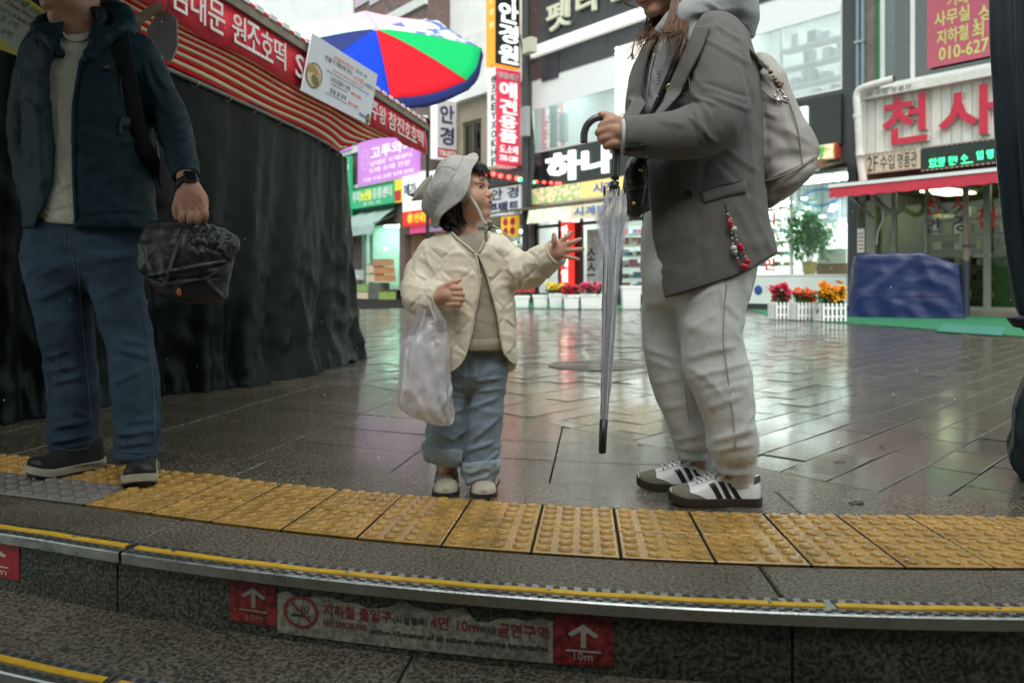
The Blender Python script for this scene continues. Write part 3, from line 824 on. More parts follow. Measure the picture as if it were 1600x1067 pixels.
def ring(mb):
    k = 36; c = ((pa0 + pa1) / 2 - .02,pz0 + .60)
    for r_ in range(k):
        a,b = 2 * math.pi * r_ / k,2 * math.pi * (r_ + 1) / k
        q = [CF.pt(c[0] + .50 * s_ * math.cos(t),c[1] + .22 * (s_ if s_ > .9 else .66) * math.sin(t),-.5385) for s_,t in ((1,a),(1,b),(.82,b),(.82,a))]
        mb.add(q,[(0,1,2,3)])
    CF.text(mb,"OAKLEY",pa0 + .28,pa1 - .28,pz0 + .16,pz0 + .30,-.5389,.004,.0)
one("lettering",mat("blue_print",(.10,.25,.50),rough=.5),ring,ps)
for i,(x,y) in enumerate([(1236,318),(1257,312),(1225,331),(1262,327),(1303,323),(1250,335),(1285,340),(1316,345),(1248,343),(1200,325),(1246,358),(1300,330)]):  # small emissive discs on cords, set at the bright spots over the poster
    a,z = CF.sz(x,y,-.35)
    lp = root_on("pendant_disc","small round lamp in the optician's window, " + ["at the poster's upper left corner","highest, above the ring on the poster","left of the poster, nearest its edge","over the left half of the poster's ring","at the poster's edge near the awning","just under the left end of the ring","under the last blue letters of the poster","lowest at the end by the dark wall","on the first blue letter of the poster","above the red window letters","lowest, just over the top of the plant","beside the right end of the ring"][i],"lamp",a,z,-.35,"lamps in the optician's window")
    one("glow_disc",M_LAMP,lambda mb: mb.lathe([(.05,0),(.075,.02),(.06,.045)],CF.pt(a,z,-.35),12),lp)
    one("lamp_cord",M_DFRAME,lambda mb: CF.box(mb,a - .004,a + .004,z + .045,3.1,-.354,-.346),lp)
ds = root_on("display_shelf","glass display shelves with spectacles behind the red window letters","shelf",S(1215),.8,-.8)
for k in range(6):
    z = .98 + .27 * k
    one("shelf_board",mat("lit_shelf",(.85,.88,.86),rough=.4,emit=.9),lambda mb: CF.box(mb,S(1125,-.8),S(1231,-.8),z,z + .05,-1.1,-.7),ds)
def goods(mb):
    for k in range(6):
        for a in np.arange(S(1128,-.8),S(1228,-.8),.13):
            h = RNG.uniform(.04,.13)
            CF.box(mb,a,a + RNG.uniform(.05,.1),.98 + .27 * k + .052,.98 + .27 * k + .05 + h,-.95,-.8,int(RNG.integers(0,4)))
tag(one("spectacles",[mat("frame_black",(.03,.03,.03)),mat("frame_brown",(.2,.1,.05)),mat("frame_teal",(.1,.3,.3)),mat("frame_grey",(.4,.4,.42))],goods,ds),kind="stuff")
cn = root_on("counter_case","white counter case with a curved brown base behind the window plant","counter",S(1300),.8,-1)
one("case_top",M_WHITE,lambda mb: CF.box(mb,S(1278,-1),S(1322,-1),1.08,1.42,-1.5,-1.0),cn)
one("case_base",mat("case_wood",(.22,.12,.05),rough=.4),lambda mb: CF.box(mb,S(1276,-1),S(1324,-1),.78,1.078,-1.52,-.98),cn)
sg2 = root_on("sign_board","short orange sign board at the end of the row, beside the dark wall","sign",S(1280),3.2)
one("printed_panel",M_FLOR,lambda mb: CF.box(mb,S(1180,.2),S(1303,.2),Zs(1290,248,.2),Zs(1290,226,.2),.004,.20),sg2)
one("lettering",mat("green_letters",(.1,.45,.05)),lambda mb: CF.text(mb,"경",S(1278,.2),S(1287,.2),Zs(1290,245,.2),Zs(1290,229,.2),.202,.02,.02),sg2)
one("end_cap",mat("orange_cap",(.5,.08,.03)),lambda mb: CF.box(mb,S(1303,.2) + .002,S(1303,.2) + .05,Zs(1290,249,.2),Zs(1290,225,.2),.004,.21),sg2)
aw2 = root_on("shop_awning","folded dark brown awning over the bright optician's window","awning",S(1240),3.0)
one("awning_roof",M_BROWN,lambda mb: mb.grid(np.stack([CF.pt(np.linspace(S(1120),S(1322),6),3.22,.02),CF.pt(np.linspace(S(1120),S(1318),6),3.0,.9)]),thick=.04,nrm=(0,0,1)),aw2)
one("awning_bar",M_STEEL,lambda mb: mb.tube([CF.pt(S(1120),2.98,.92),CF.pt(S(1318),2.98,.92)],.03,8),aw2)
one("awning_case",mat("case_brown",(.2,.11,.07),rough=.5),lambda mb: CF.box(mb,S(1120),S(1300),3.16,3.30,.21,.40),aw2)
vs = root_on("light_sign","narrow red and white lit sign standing by the dark shop door","sign",S(880),1,.15)
sa0,sa1 = S(874,.3),S(887,.3)
one("sign_case",mat("neon_red",(.8,.03,.03),emit=.45,ecol=(1,.04,.03),var=0),lambda mb: CF.box(mb,sa0,sa1,.55,2.45,.02,.25),vs)
one("lettering",mat("neon_white",(1,.9,.85),emit=1.1,ecol=(1,.82,.7),var=0),lambda mb: CF.column(mb,"안경세일",sa0 + .06,sa1 - .05,.62,2.38,.252,.02,.03),vs)
yb2 = root_on("notice_board","yellow board with four red round stickers hanging under the contact lens sign","sign",S(795),2.3,.3)
ya0,ya1,yz0,yz1 = S(783,.4),S(808,.4),Zs(795,370,.4),Zs(795,338,.4)
one("board",mat("yellow_board",(.8,.42,.03),emit=.3,var=.1),lambda mb: CF.box(mb,ya0,ya1,yz0,yz1,.3,.4),yb2)
one("round_sticker",mat("sticker_disc",(.5,.02,.05)),lambda mb: [mb.lathe([(.13,0),(.12,.012),(.001,.013)],CF.pt(ya0 + (ya1 - ya0) * u,yz0 + (yz1 - yz0) * v,.401),16,axis=CF.n) for u in (.28,.72) for v in (.27,.73)],yb2)
for i,(x,w) in enumerate(((797,20),(820,16))):
    rs = root_on("stand_sign",["red and yellow price stand behind the sleeve of the child","red and white price stand between the white planters"][i],"sign",S(x,1.5),0,1.5)
    a0,a1 = S(x,1.5),S(x + w,1.5)
    one("panel",mat("stand_red",(.55,.03,.04),var=.1),lambda mb: CF.box(mb,a0,a1,.35,.95,1.5,1.56),rs)
    one("print",mat(["stand_yellow","stand_white"][i],[(.8,.5,.05),(.8,.75,.75)][i]),lambda mb: CF.box(mb,a0 + .06,a1 - .1,.5,.8,1.561,1.566),rs)
    one("leg",M_DFRAME,lambda mb: (CF.box(mb,a0 + .02,a0 + .05,0,.35,1.51,1.54),CF.box(mb,a1 - .05,a1 - .02,0,.35,1.51,1.54)),rs)
# --- the beige building between,with blade signs -----------------------
bb = root_on("corner_building","pale tiled building with a beige window bay behind the hanging signs","building",S(740),0,-.4)
hb = (S(722,-.4),S(752,-.4),Zs(740,258,-.4),Zs(740,188,-.4))
def f(mb):
    for (z0,z1,m_) in ((0,Zs(740,150,-.4),0),(Zs(740,150,-.4) + .002,16,1)):
        ss = [S(640,-.4),hb[0],hb[1],sL - .01]
        if m_ == 1 or True:
            if m_ == 0:
                CF.box(mb,ss[0],ss[1],0,z1,-.7,-.4,m_); z0 = 2.6; CF.box(mb,ss[2],ss[3],z0,z1,-.7,-.4,m_)
                CF.box(mb,ss[1],ss[2],z0,hb[2],-.7,-.4,m_); CF.box(mb,ss[1],ss[2],hb[3],z1,-.7,-.4,m_)
            else: CF.box(mb,ss[0],ss[3],z0,z1,-.7,-.4,m_)
one("wall",[M_BEIGE,M_TILEW],f,bb)
cs = (S(722,-.4),sL - .1)
room(bb,cs[0] + .1,cs[1],.05,2.55,3.0,mat("pale_green_room",(.5,.56,.46),rough=.7),o=-.7,lamps=2,lw=.7)
one("shop_front_frame",M_DFRAME,lambda mb: [CF.box(mb,a,a + .09,.0,2.6,-.6,-.5) for a in (cs[0] + .02,cs[0] + 1.4,cs[0] + 2.6,cs[1] - .1)],bb)
one("shop_glass",M_GLASSF,lambda mb: CF.box(mb,cs[0],cs[1],.05,2.6,-.56,-.55),bb)
gr_ = root_on("goods_rack","shelves of mixed goods in the lit shop beside the yellow notice board","shelf",S(790),.05,-2)
def f(mb):
    for k in range(6):
        z = .1 + .38 * k
        CF.box(mb,cs[0] + .3,cs[1] - .2,z,z + .04,-2.6,-2.1,0)
        for a in np.arange(cs[0] + .32,cs[1] - .4,.24): CF.box(mb,a,a + RNG.uniform(.1,.2),z + .042,z + RNG.uniform(.12,.32),-2.5,-2.15,int(RNG.integers(0,5)))
tag(one("boxed_goods",[M_WHITE,mat("goods_green",(.08,.25,.12)),mat("goods_yellow",(.6,.45,.08)),mat("goods_brown",(.25,.14,.07)),mat("goods_dark",(.05,.05,.05))],f,gr_),kind="stuff")
window(bb,hb,-.46,.12,((hb[0] + hb[1]) / 2,),fm=mat("brown_frame",(.12,.10,.07),rough=.5),gm=glass_mat("dark_glass",tint=(.3,.33,.3),base=.08))
one("window_backing",M_DFRAME,lambda mb: CF.box(mb,hb[0] - .2,hb[1] + .2,hb[2] - .2,hb[3] + .2,-1.3,-1.2),bb)
one("ledge",M_TILEW,lambda mb: CF.box(mb,S(640,-.4),sL - .01,Zs(740,150,-.4) - .12,Zs(740,150,-.4) + .10,-.398,-.15),bb)
one("net_sheet",mat("pale_sheet",(.78,.82,.84),rough=.7,var=.15,vscale=2),lambda mb: CF.box(mb,S(700,-.3),S(756,-.3),Zs(730,140,-.3),Zs(730,55,-.3),-.398,-.36),bb)
pole = root_on("utility_pole","dark pole with a small pale box between the hanging signs and the grey building","pole",S(820,.5),0,.5)
pb = CF.pt(S(822,.5),0,.5)
one("pole_shaft",M_DFRAME,lambda mb: mb.tube([pb,pb + [0,0,13]],.13,12),pole)
one("junction_box",mat("box_beige",(.55,.53,.42)),lambda mb: CF.pxbox(mb,816,62,829,80,.64,.9),pole)
one("junction_box",mat("box_grey",(.3,.33,.33)),lambda mb: CF.pxbox(mb,813,168,822,212,.64,.8),pole)
one("cables",M_DFRAME,lambda mb: [mb.tube(sm([pb + [-.1 * k,0,9 - .3 * k],pb + [.14 + .05 * k,-.1,5],pb + [.1,-.15 - .05 * k,3.0]],10),.03,6) for k in range(3)],pole)
def blade(name,label,x_out,x_in,o_in,o_out,z0,z1,edge_w,face_m,edge_m,frame_m=None):
    """A box sign standing out from the facade; returns its thing and the frame of the face that looks down the street."""
    s1 = S(x_in,o_in)
    fr_ = Frame(CF.pt(s1,0,o_out)[:2],-CF.n[:2])
    w = o_out - o_in
    r = root_on(name,label,"sign",s1,z0,o_out)
    one("sign_face",face_m,lambda mb: fr_.box(mb,.02,w - .02,z0 + .02,z1 - .02,.002,.02),r)
    one("sign_edge",edge_m,lambda mb: fr_.box(mb,0,w,z0,z1,-edge_w,0),r)
    return r,fr_,w
zA,zB = 6.65,12.4
def dpx(y,Y=25.3): return CH + (HY - y) / FPX * Y
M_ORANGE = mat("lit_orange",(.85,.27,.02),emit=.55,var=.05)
r,fr_,w = blade("hanging_sign","black hanging sign with white letters and an orange lit edge",775,812,.35,1.35,dpx(106),dpx(-40),.45,mat("sign_black",(.015,.015,.018),rough=.3,var=0),M_ORANGE)
k = one("lettering",M_SIGNW,lambda mb: [fr_.text(mb,c,.14,w - .10,dpx(b),dpx(t),.021,.05,.02) for c,t,b in (("사",-22,6),("안",8,39),("경",42,70),("원",73,102))],r)
one("edge_lettering",mat("pale_orange",(.9,.6,.3),emit=.5,var=0),lambda mb: [CF.text(mb,c,CF.sz(764,50,1.36)[0],CF.sz(771,50,1.36)[0],dpx(b),dpx(t),1.352,.01,.01) for c,t,b in (("안",2,12),("경",20,30),("원",40,50))],r)
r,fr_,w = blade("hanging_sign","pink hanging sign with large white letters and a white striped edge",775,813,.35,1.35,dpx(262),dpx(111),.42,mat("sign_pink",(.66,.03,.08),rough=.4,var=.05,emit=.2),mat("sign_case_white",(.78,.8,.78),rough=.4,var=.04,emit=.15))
one("lettering",mat("sign_white",(.9,.88,.88),var=0,emit=.25),lambda mb: ([fr_.text(mb,c,.14,w - .16,dpx(b),dpx(t),.021,.03,.03) for c,t,b in (("애",131,156),("견",158,181),("용",183,203),("품",205,225))],fr_.text(mb,"도.소매",.16,w - .12,dpx(242),dpx(229),.021,.02,.02),fr_.text(mb,"770-1280",.16,w - .12,dpx(254),dpx(245),.021,.02,.02)),r)
one("small_lettering",mat("sign_greyprint",(.5,.5,.52)),lambda mb: fr_.text(mb,"맞춤애견",.10,w - .10,dpx(127),dpx(117),.021,.02,.02),r)
one("edge_lettering",mat("edge_ink",(.04,.04,.05)),lambda mb: [CF.text(mb,c,CF.sz(767.5,50,1.36)[0],CF.sz(775,50,1.36)[0],dpx(124 + 14 * i + 11),dpx(124 + 14 * i),1.352,.01,.02) for i,c in enumerate("렌즈KEYXOKHF")],r)
r,fr_,w = blade("hanging_sign","grey white hanging sign with two navy letters and a red foot",685,713,-.1,.75,dpx(249,29),dpx(158,29),.40,mat("sign_greywhite",(.55,.56,.58),rough=.5,var=.06),mat("sign_case_pale",(.80,.83,.82),rough=.4,var=.04,emit=.35))
one("lettering",M_NAVY,lambda mb: [fr_.text(mb,c,.12,w - .12,dpx(b,29),dpx(t,29),.021,.02,.02) for c,t,b in (("안",166,194),("경",200,228))],r)
one("red_band",mat("band_red",(.4,.03,.03)),lambda mb: fr_.box(mb,.02,w - .02,dpx(248,29),dpx(234,29),.0205,.03),r)
one("number_lettering",M_PWHITE,lambda mb: fr_.text(mb,"778-0373",.08,w - .06,dpx(246,29),dpx(237,29),.0305,.01,.01),r)
sg = root_on("sign_board","white sign board with navy letters for contact lenses, beneath the row of red bulbs","sign",S(790,.4),3,.4)
a0,a1,z0,z1 = S(752,.45),S(813,.45),Zs(790,336,.45),Zs(790,292,.45)
one("board",mat("board_pale",(.66,.68,.70),rough=.5,var=.06,emit=.1),lambda mb: CF.box(mb,a0,a1,z0,z1,.3,.45),sg)
zm = (z0 + z1) / 2
one("lettering",M_NAVY,lambda mb: (CF.text(mb,"안 경",a0 + .55,a1 - .08,zm + .06,z1 - .03,.451,.02,.02),CF.text(mb,"콘택트",a0 + .4,a1 - .06,z0 + .07,zm - .02,.451,.02,.03)),sg)
lb_ = root_on("light_string","dark strip of red and green bulbs over the contact lens sign","lights",S(790,.5),4,.5)
a0,a1,z0,z1 = S(748,.5),S(815,.5),Zs(790,288,.5),Zs(790,262,.5)
one("housing",M_DFRAME,lambda mb: CF.box(mb,a0,a1,z0,z1,.2,.5),lb_)
M_RB = mat("red_bulb",(1,.05,.03),emit=7,ecol=(1,.04,.03),var=0); M_GB = mat("green_bulb",(.1,1,.4),emit=3,ecol=(.05,1,.4),var=0)
for x,y,m_ in ((753,271,M_RB),(762,271,M_RB),(771,272,M_RB),(782,275,M_RB),(795,277,M_RB),(808,279,M_RB),(813,281,M_GB)):
    a,z = CF.sz(x,y,.55); one("bulb",m_,lambda mb: mb.ball(CF.pt(a,z,.55),.07,8,0,6),lb_)
lb2 = root_on("light_string","short string of red bulbs on the black board left of the lit letters","lights",S(850,.2),4,.2)
for x,y,m_ in ((834,285,M_GB),(838,284,M_RB),(850,285,M_RB),(861,286,M_RB),(870,287,M_RB),(875,287,M_RB)):
    a,z = CF.sz(x,y,.15); one("bulb",m_,lambda mb: mb.ball(CF.pt(a,z,.15),.045,8,0,6),lb2)
one("wire",M_DFRAME,lambda mb: mb.tube([CF.pt(CF.sz(x,y,.13)[0],CF.sz(x,y,.13)[1],.13) for x,y in ((833,284),(850,284),(877,286))],.012,5),lb2)
lc = root_on("case_sign","tall lit sign with a frill of bulbs behind the hair of the woman","sign",S(980),5,.2)
a0,a1,z0,z1 = S(964,.3),S(1010,.3),Zs(970,178,.3),Zs(970,72,.3)
one("board",mat("case_glow",(.85,.66,.58),emit=.35,var=.25,vscale=3),lambda mb: CF.box(mb,a0,a1,z0,z1,.02,.3),lc)
one("bulb_row",mat("white_bulbs",(1,1,1),emit=2.2,var=0),lambda mb: [mb.ball(CF.pt(a0,z,.3),.055,8,0,6) for z in np.arange(z0,z1,.13)],lc)
# --- the farther block: purple,green,red signs ------------------------
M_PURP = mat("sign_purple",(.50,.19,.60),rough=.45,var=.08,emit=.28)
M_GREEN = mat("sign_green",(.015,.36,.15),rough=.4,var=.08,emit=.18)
fb = root_on("market_building","brown brick market building with white bands and many bright signs","building",S(600,LO),0,LO)
fL,fR = S(230,LO),S(668,LO)
gl = (S(563,LO),S(624,LO),.35,Zs(590,352,LO)); gl2 = (S(632,LO),S(667,LO),.05,Zs(650,366,LO))
def f(mb): split_wall(mb,fL,fR,0,16,[gl,gl2],LO - .3,LO)
one("wall",M_BRICK,f,fb)
one("building_core",M_TILEW,lambda mb: CF.box(mb,fL,fR - .05,0,16,LO - 6,LO - 4),fb)
one("end_wall",M_BRICK,lambda mb: CF.box(mb,fR - .14,fR,0,16,-.75,LO - .302),fb)
bk = MB()
for (x0,x1,y0,y1) in ((571,662,-10,62),(640,664,150,192)):
    za,zb = Zs((x0 + x1) / 2,y1,LO),Zs((x0 + x1) / 2,y0,LO)
    for k,z in enumerate(np.arange(za,zb,.12)):
        for a in np.arange(S(x0,LO) + (.13 if k % 2 else 0),S(x1,LO),.26):
            CF.box(bk,a,a + .245,z,z + .105,LO + .001,LO + .012 + RNG.uniform(0,.008))
tag(bk.build("brick_courses",mat("brick_face",(.21,.15,.135),rough=.8,var=.5,vscale=3.5),fb),kind="stuff")
def bands(mb):
    for (x,y,h) in ((620,25,.35),(620,62,.4),(660,205,.3),(600,206,.22),(560,292,.15)):
        z = Zs(x,y,LO); CF.box(mb,fL,fR + .02,z - h / 2,z + h / 2,LO + .002,LO + .12)
one("white_band",M_WFRAME,bands,fb)
for (x0,x1,y0,y1) in ((556,577,-20,14),(579,606,-20,10)):
    h = (S(x0,LO),S(x1,LO),Zs(x0,y1,LO),Zs(x0,y0,LO))
    one("window",M_WFRAME,lambda mb: CF.box(mb,h[0],h[1],h[2],h[3],LO + .02,LO + .05),fb)
    one("pane",mat("lilac_film",(.62,.42,.68),rough=.3,var=.1),lambda mb: CF.box(mb,h[0] + .08,h[1] - .08,h[2] + .08,h[3] - .08,LO + .051,LO + .06),fb)
one("plaster_wall",M_TILEW,lambda mb: CF.box(mb,fL,S(553,LO),Zs(500,130,LO),16,LO + .003,LO + .05),fb)
room(fb,gl[0] - .3,gl[1] + .2,.05,gl[3] + .1,3.2,M_ROOMG,o=LO - .3,lamps=3,lampm=mat('market_lamp',(1,1,1),var=0,emit=9,ecol=(.85,1,.95)),lw=.6)
room(fb,gl2[0],gl2[1] - .05,.05,gl2[3] + .1,2.6,mat("warm_room",(.42,.28,.18),rough=.8),o=LO - .3,lamps=1,lampm=M_LAMPW)
one("shop_front_frame",mat("grey_frame",(.25,.28,.27),rough=.4),lambda mb: [CF.box(mb,a,a + .08,.05,gl[3],LO - .15,LO - .05) for a in (gl[0],gl[0] + .75,gl[1] - .08)] + [CF.box(mb,gl[0],gl[1],.35,.42,LO - .148,LO - .052)],fb)
one("shop_glass",glass_mat("green_glass",tint=(.78,.95,.88),base=.05),lambda mb: CF.box(mb,gl[0] + .08,gl[1] - .08,.42,gl[3],LO - .11,LO - .10),fb)
def board(label,x0,y0,x1,y1,o0,o1,m,name="sign_board"):
    a0,a1 = S(x0,o1),S(x1,o1); xm = (x0 + x1) / 2
    z1,z0 = Zs(xm,y0,o1),Zs(xm,y1,o1)
    r = root_on(name,label,"sign",(a0 + a1) / 2,z0,o1)
    one("board",m,lambda mb: CF.box(mb,a0,a1,z0,z1,o0,o1),r)
    return r,a0,a1,z0,z1
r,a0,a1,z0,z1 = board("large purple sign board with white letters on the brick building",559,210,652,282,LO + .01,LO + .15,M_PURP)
one("lettering",mat("purple_white",(.9,.8,.92),emit=.3,var=0),lambda mb: (CF.text(mb,"고투와피",a0 + 1.15,a1 - .3,z1 - .85,z1 - .35,LO + .151,.01,.02),CF.text(mb,"남대문 도매센타",a0 + 1.1,a1 - .35,z1 - 1.12,z1 - .92,LO + .151,.01,.0),CF.text(mb,"도매 소매 전문",a0 + 1.0,a1 - .5,z1 - 1.4,z1 - 1.2,LO + .151,.01,.0),CF.text(mb,"각종 수입 상품 일체 판매",a0 + .5,a1 - .3,z0 + .12,z0 + .26,LO + .151,.01,.0)),r)
def emblem(mb):
    c = (a0 + .65,(z0 + z1) / 2 + .1); k = 24
    for R0,R1 in ((.36,.33),(.2,.17)):
        for i in range(k):
            t0,t1 = 2 * math.pi * i / k,2 * math.pi * (i + 1) / k
            mb.add([CF.pt(c[0] + q * math.cos(t),c[1] + 1.15 * q * math.sin(t),LO + .156) for q,t in ((R0,t0),(R0,t1),(R1,t1),(R1,t0))],[(0,1,2,3)])
one("emblem",mat("purple_pale",(.7,.5,.75),emit=.2,var=0),emblem,r)
r,a0,a1,z0,z1 = board("narrow upright purple sign at the edge of the dark tarpaulin",527,180,548,236,LO + .01,LO + .2,M_PURP)
one("lettering",M_PWHITE,lambda mb: CF.column(mb,"피부샵",a0 + .12,a1 - .12,z0 + .3,z1 - .1,LO + .201,.01,.01),r)
r,a0,a1,z0,z1 = board("narrow upright green sign with white and yellow letters",528,246,546,342,LO + .25,LO + .4,M_GREEN)
one("lettering",M_PWHITE,lambda mb: (CF.column(mb,"우리",a0 + .1,a1 - .1,z1 - .6,z1 - .06,LO + .401,.01,.02),CF.column(mb,"유통센터",a0 + .1,a1 - .1,z0 + .06,z0 + 1.15,LO + .401,.01,.02)),r)
one("yellow_lettering",mat("sign_yellow",(.8,.7,.06),emit=.3,var=0),lambda mb: CF.column(mb,"농산물",a0 + .1,a1 - .1,z0 + 1.2,z1 - .65,LO + .401,.01,.02),r)
r,a0,a1,z0,z1 = board("wide green sign board with white and yellow letters over the teal awning",548,292,615,322,LO + .1,LO + .35,M_GREEN)
zt_ = z0 + .34 * (z1 - z0); w = a1 - a0
one("lettering",M_PWHITE,lambda mb: (CF.text(mb,"우리",a0 + .05 * w,a0 + .22 * w,zt_,z1 - .08,LO + .351,.01,.02),CF.text(mb,"유통센터",a0 + .53 * w,a0 + .96 * w,zt_,z1 - .08,LO + .351,.01,.02),CF.text(mb,"02-778 . 755",a0 + .32 * w,a0 + .72 * w,z0 + .06,zt_ - .08,LO + .351,.01,.0)),r)
one("yellow_lettering",MATS["sign_yellow"],lambda mb: CF.text(mb,"농산물",a0 + .24 * w,a0 + .51 * w,zt_,z1 - .08,LO + .351,.01,.02),r)
r,a0,a1,z0,z1 = board("slim yellow and red upright sign beside the wide green board",616,281,628,316,LO + .1,LO + .3,mat("slim_yellow",(.8,.62,.05),emit=.2))
one("red_panel",mat("slim_red",(.6,.03,.03)),lambda mb: CF.box(mb,a0 + .05,a1 - .06,z0 + .05,z0 + .45,LO + .301,LO + .31),r)
r,a0,a1,z0,z1 = board("white sign board over a red strip, partly behind the hat of the child",629,268,712,326,LO + .15,LO + .35,mat("board_white",(.74,.77,.80),rough=.4,var=.04,emit=.3))
one("lettering",M_NAVY,lambda mb: CF.text(mb,"메가",a0 + .12,a0 + 1.0,z1 - .75,z1 - .3,LO + .351,.01,.03),r)
zr0 = z0 - .55
one("red_strip",mat("strip_red",(.66,.03,.02),emit=.25,var=.05),lambda mb: CF.box(mb,a0,a1,zr0,z0 - .002,LO + .148,LO + .352),r)
one("yellow_lettering",mat("strip_yellow",(.85,.55,.03),emit=.3,var=0),lambda mb: (mb.lathe([(.18,0),(.17,.01),(.001,.011)],CF.pt(a0 + .55,(z0 + zr0) / 2,LO + .353),18,axis=CF.n),CF.text(mb,"7면세점",a0 + .8,a0 + 1.7,zr0 + .1,z0 - .1,LO + .353,.01,.03)),r)
r,a0,a1,z0,z1 = board("small pink and violet sign strip under the red strip",640,350,690,363,LO + .1,LO + .2,mat("strip_pink",(.7,.08,.25),emit=.25))
one("violet_panel",mat("strip_violet",(.4,.38,.65)),lambda mb: CF.box(mb,a0 + .62 * (a1 - a0),a1 - .01,z0 + .01,z1 - .01,LO + .201,LO + .21),r)
aw3 = root_on("shop_awning","pale teal cloth awning below the green signs","awning",S(580,LO),2.6,LO)
M_TEAL = mat("teal_cloth",(.26,.36,.33),rough=.7,var=.2,vscale=2)
def f(mb):
    a = np.linspace(S(500,LO),S(621,LO),14)
    rows = [(Zs(580,331,LO),.02),(Zs(580,338,LO + .5),.5),(Zs(580,352,LO + 1),1.0),(Zs(580,366,LO + 1.1),1.12)]
    mb.grid(np.stack([CF.pt(a,z + .03 * np.sin(a * 5 + i),LO + o) for i,(z,o) in enumerate(rows)]),thick=.015)
one("awning_cloth",M_TEAL,f,aw3)
one("awning_frame",mat("dark_green_frame",(.02,.07,.05)),lambda mb: (mb.tube([CF.pt(S(500,LO),Zs(580,328,LO),LO + .1),CF.pt(S(622,LO),Zs(580,328,LO),LO + .1)],.08,8),mb.tube([CF.pt(S(620,LO),Zs(615,336,LO),LO + .05),CF.pt(S(620,LO),Zs(615,352,LO),LO + 1.0)],.04,6)),aw3)
cart = [mat("carton_tan",(.42,.24,.12),rough=.8,var=.2,vscale=3),mat("carton_orange",(.50,.22,.10),rough=.8,var=.25),mat("carton_pale",(.60,.48,.36),rough=.8,var=.15),mat("carton_green",(.25,.36,.10),rough=.8,var=.3),mat("sack_dark",(.10,.11,.09),rough=.8,var=.4)]
go = [(557,470,18,13,2,"low"),(575,470,17,15,4,"low"),(591,470,13,14,3,"low"),(558,456,17,14,3,"mid"),(576,454,18,14,4,"mid"),(572,440,13,14,2,"mid"),(585,440,18,12,1,"upper"),(573,426,11,15,2,"upper"),(584,428,18,12,1,"upper"),(582,416,19,12,0,"top")]
adj = ["pale carton on the ground at the outer end of the goods","dark sack on the ground in the middle of the stacked goods","green carton on the ground beside the far shop glass","green carton on the pale carton of the goods","dark sack on the lower dark sack of the goods","pale carton in the middle tier of the stacked goods","orange carton in the third tier of the stacked goods","narrow pale carton beside the upper orange cartons","orange carton just beneath the topmost tan carton","tan carton on top of the stacked goods"]
for (x,y,w_,h_,m_,_),lb in zip(go,adj):
    o_ = LO + .9; a0 = S(x,o_ + .4); a1 = S(x + w_,o_ + .4)
    z0 = max(.0,round(Zs(x,y,o_ + .4),3)); z1 = z0 + h_ * .0213
    c = root_on("carton",lb,"carton" if m_ != 4 else "sack",(a0 + a1) / 2,z0,o_,"goods stacked before the far shop")
    one("carton_body",cart[m_],lambda mb: CF.box(mb,a0,a1 - .01,z0 + .002,z1 - .025,o_,o_ + .4),c)
    one("carton_lid",cart[(m_ + 2) % 5] if m_ == 2 else cart[m_],lambda mb: CF.box(mb,a0 - .008,a1 - .002,z1 - .025,z1 - .002,o_ - .01,o_ + .41),c)
for x,y,m_,lb in ((546,448,mat("crate_green",(.02,.20,.10)),"dark green crate beside the tarpaulin and the cartons"),(547,462,mat("crate_orange",(.6,.25,.1)),"orange crate under the dark green crate"),(546,425,mat("bag_white",(.6,.62,.62),var=.4,vscale=6),"white printed bag on the dark green crate")):
    o_ = LO + .6; a0 = S(x,o_); a1 = S(x + 12,o_); z0 = Zs(x,y + 12,o_); z1 = Zs(x,y - 3,o_)
    c = root_on("crate",lb,"crate",a0,z0,o_)
    one("crate_body",m_,lambda mb: CF.box(mb,a0,a1,max(z0,0),z1 - .04,o_ - .3,o_),c)
    one("crate_rim",m_,lambda mb: CF.box(mb,a0 - .015,a1 + .015,z1 - .04,z1,o_ - .315,o_ + .015),c)
lm = root_on("shop_lamp","small round white lamp under the teal awning, next to the dark tarpaulin","lamp",S(542,LO),1.9,LO + .8)
a,z = CF.sz(542,387,LO + .8)
one("lamp_globe",M_LAMP,lambda mb: mb.ball(CF.pt(a,z,LO + .8),[.12,.12,.08],12,0,8),lm)
one("lamp_cord",M_DFRAME,lambda mb: CF.box(mb,a - .01,a + .01,z + .07,z + .5,LO + .79,LO + .81),lm)
def f(mb):
    for k in range(7):
        z = .3 + .3 * k
        CF.box(mb,gl2[0] + .1,gl2[1] - .2,z,z + .03,LO - 2.2,LO - 1.8,0)
        for a in np.arange(gl2[0] + .12,gl2[1] - .35,.2): CF.box(mb,a,a + .16,z + .032,z + RNG.uniform(.12,.26),LO - 2.15,LO - 1.85,int(RNG.integers(0,3)))
wr = root_on("goods_rack","brown rack of boxed goods in the warm shop behind the child","rack",(gl2[0] + gl2[1]) / 2,0,LO - 2)
tag(one("boxed_goods",[cart[0],cart[1],cart[2]],f,wr),kind="stuff")
lg_ = root_on("shop_ledge","bright white ledge along the foot of the far shop beside the child","ledge",S(630,LO),.3,LO)
one("ledge_top",M_WHITE,lambda mb: CF.box(mb,S(585,LO + .3),S(672,LO + .3),.34,.40,LO,LO + .35),lg_)
one("ledge_leg",M_STEEL,lambda mb: [CF.box(mb,S(x,LO + .3),S(x,LO + .3) + .05,0,.34,LO + .1,LO + .15) for x in (588,630,668)],lg_)
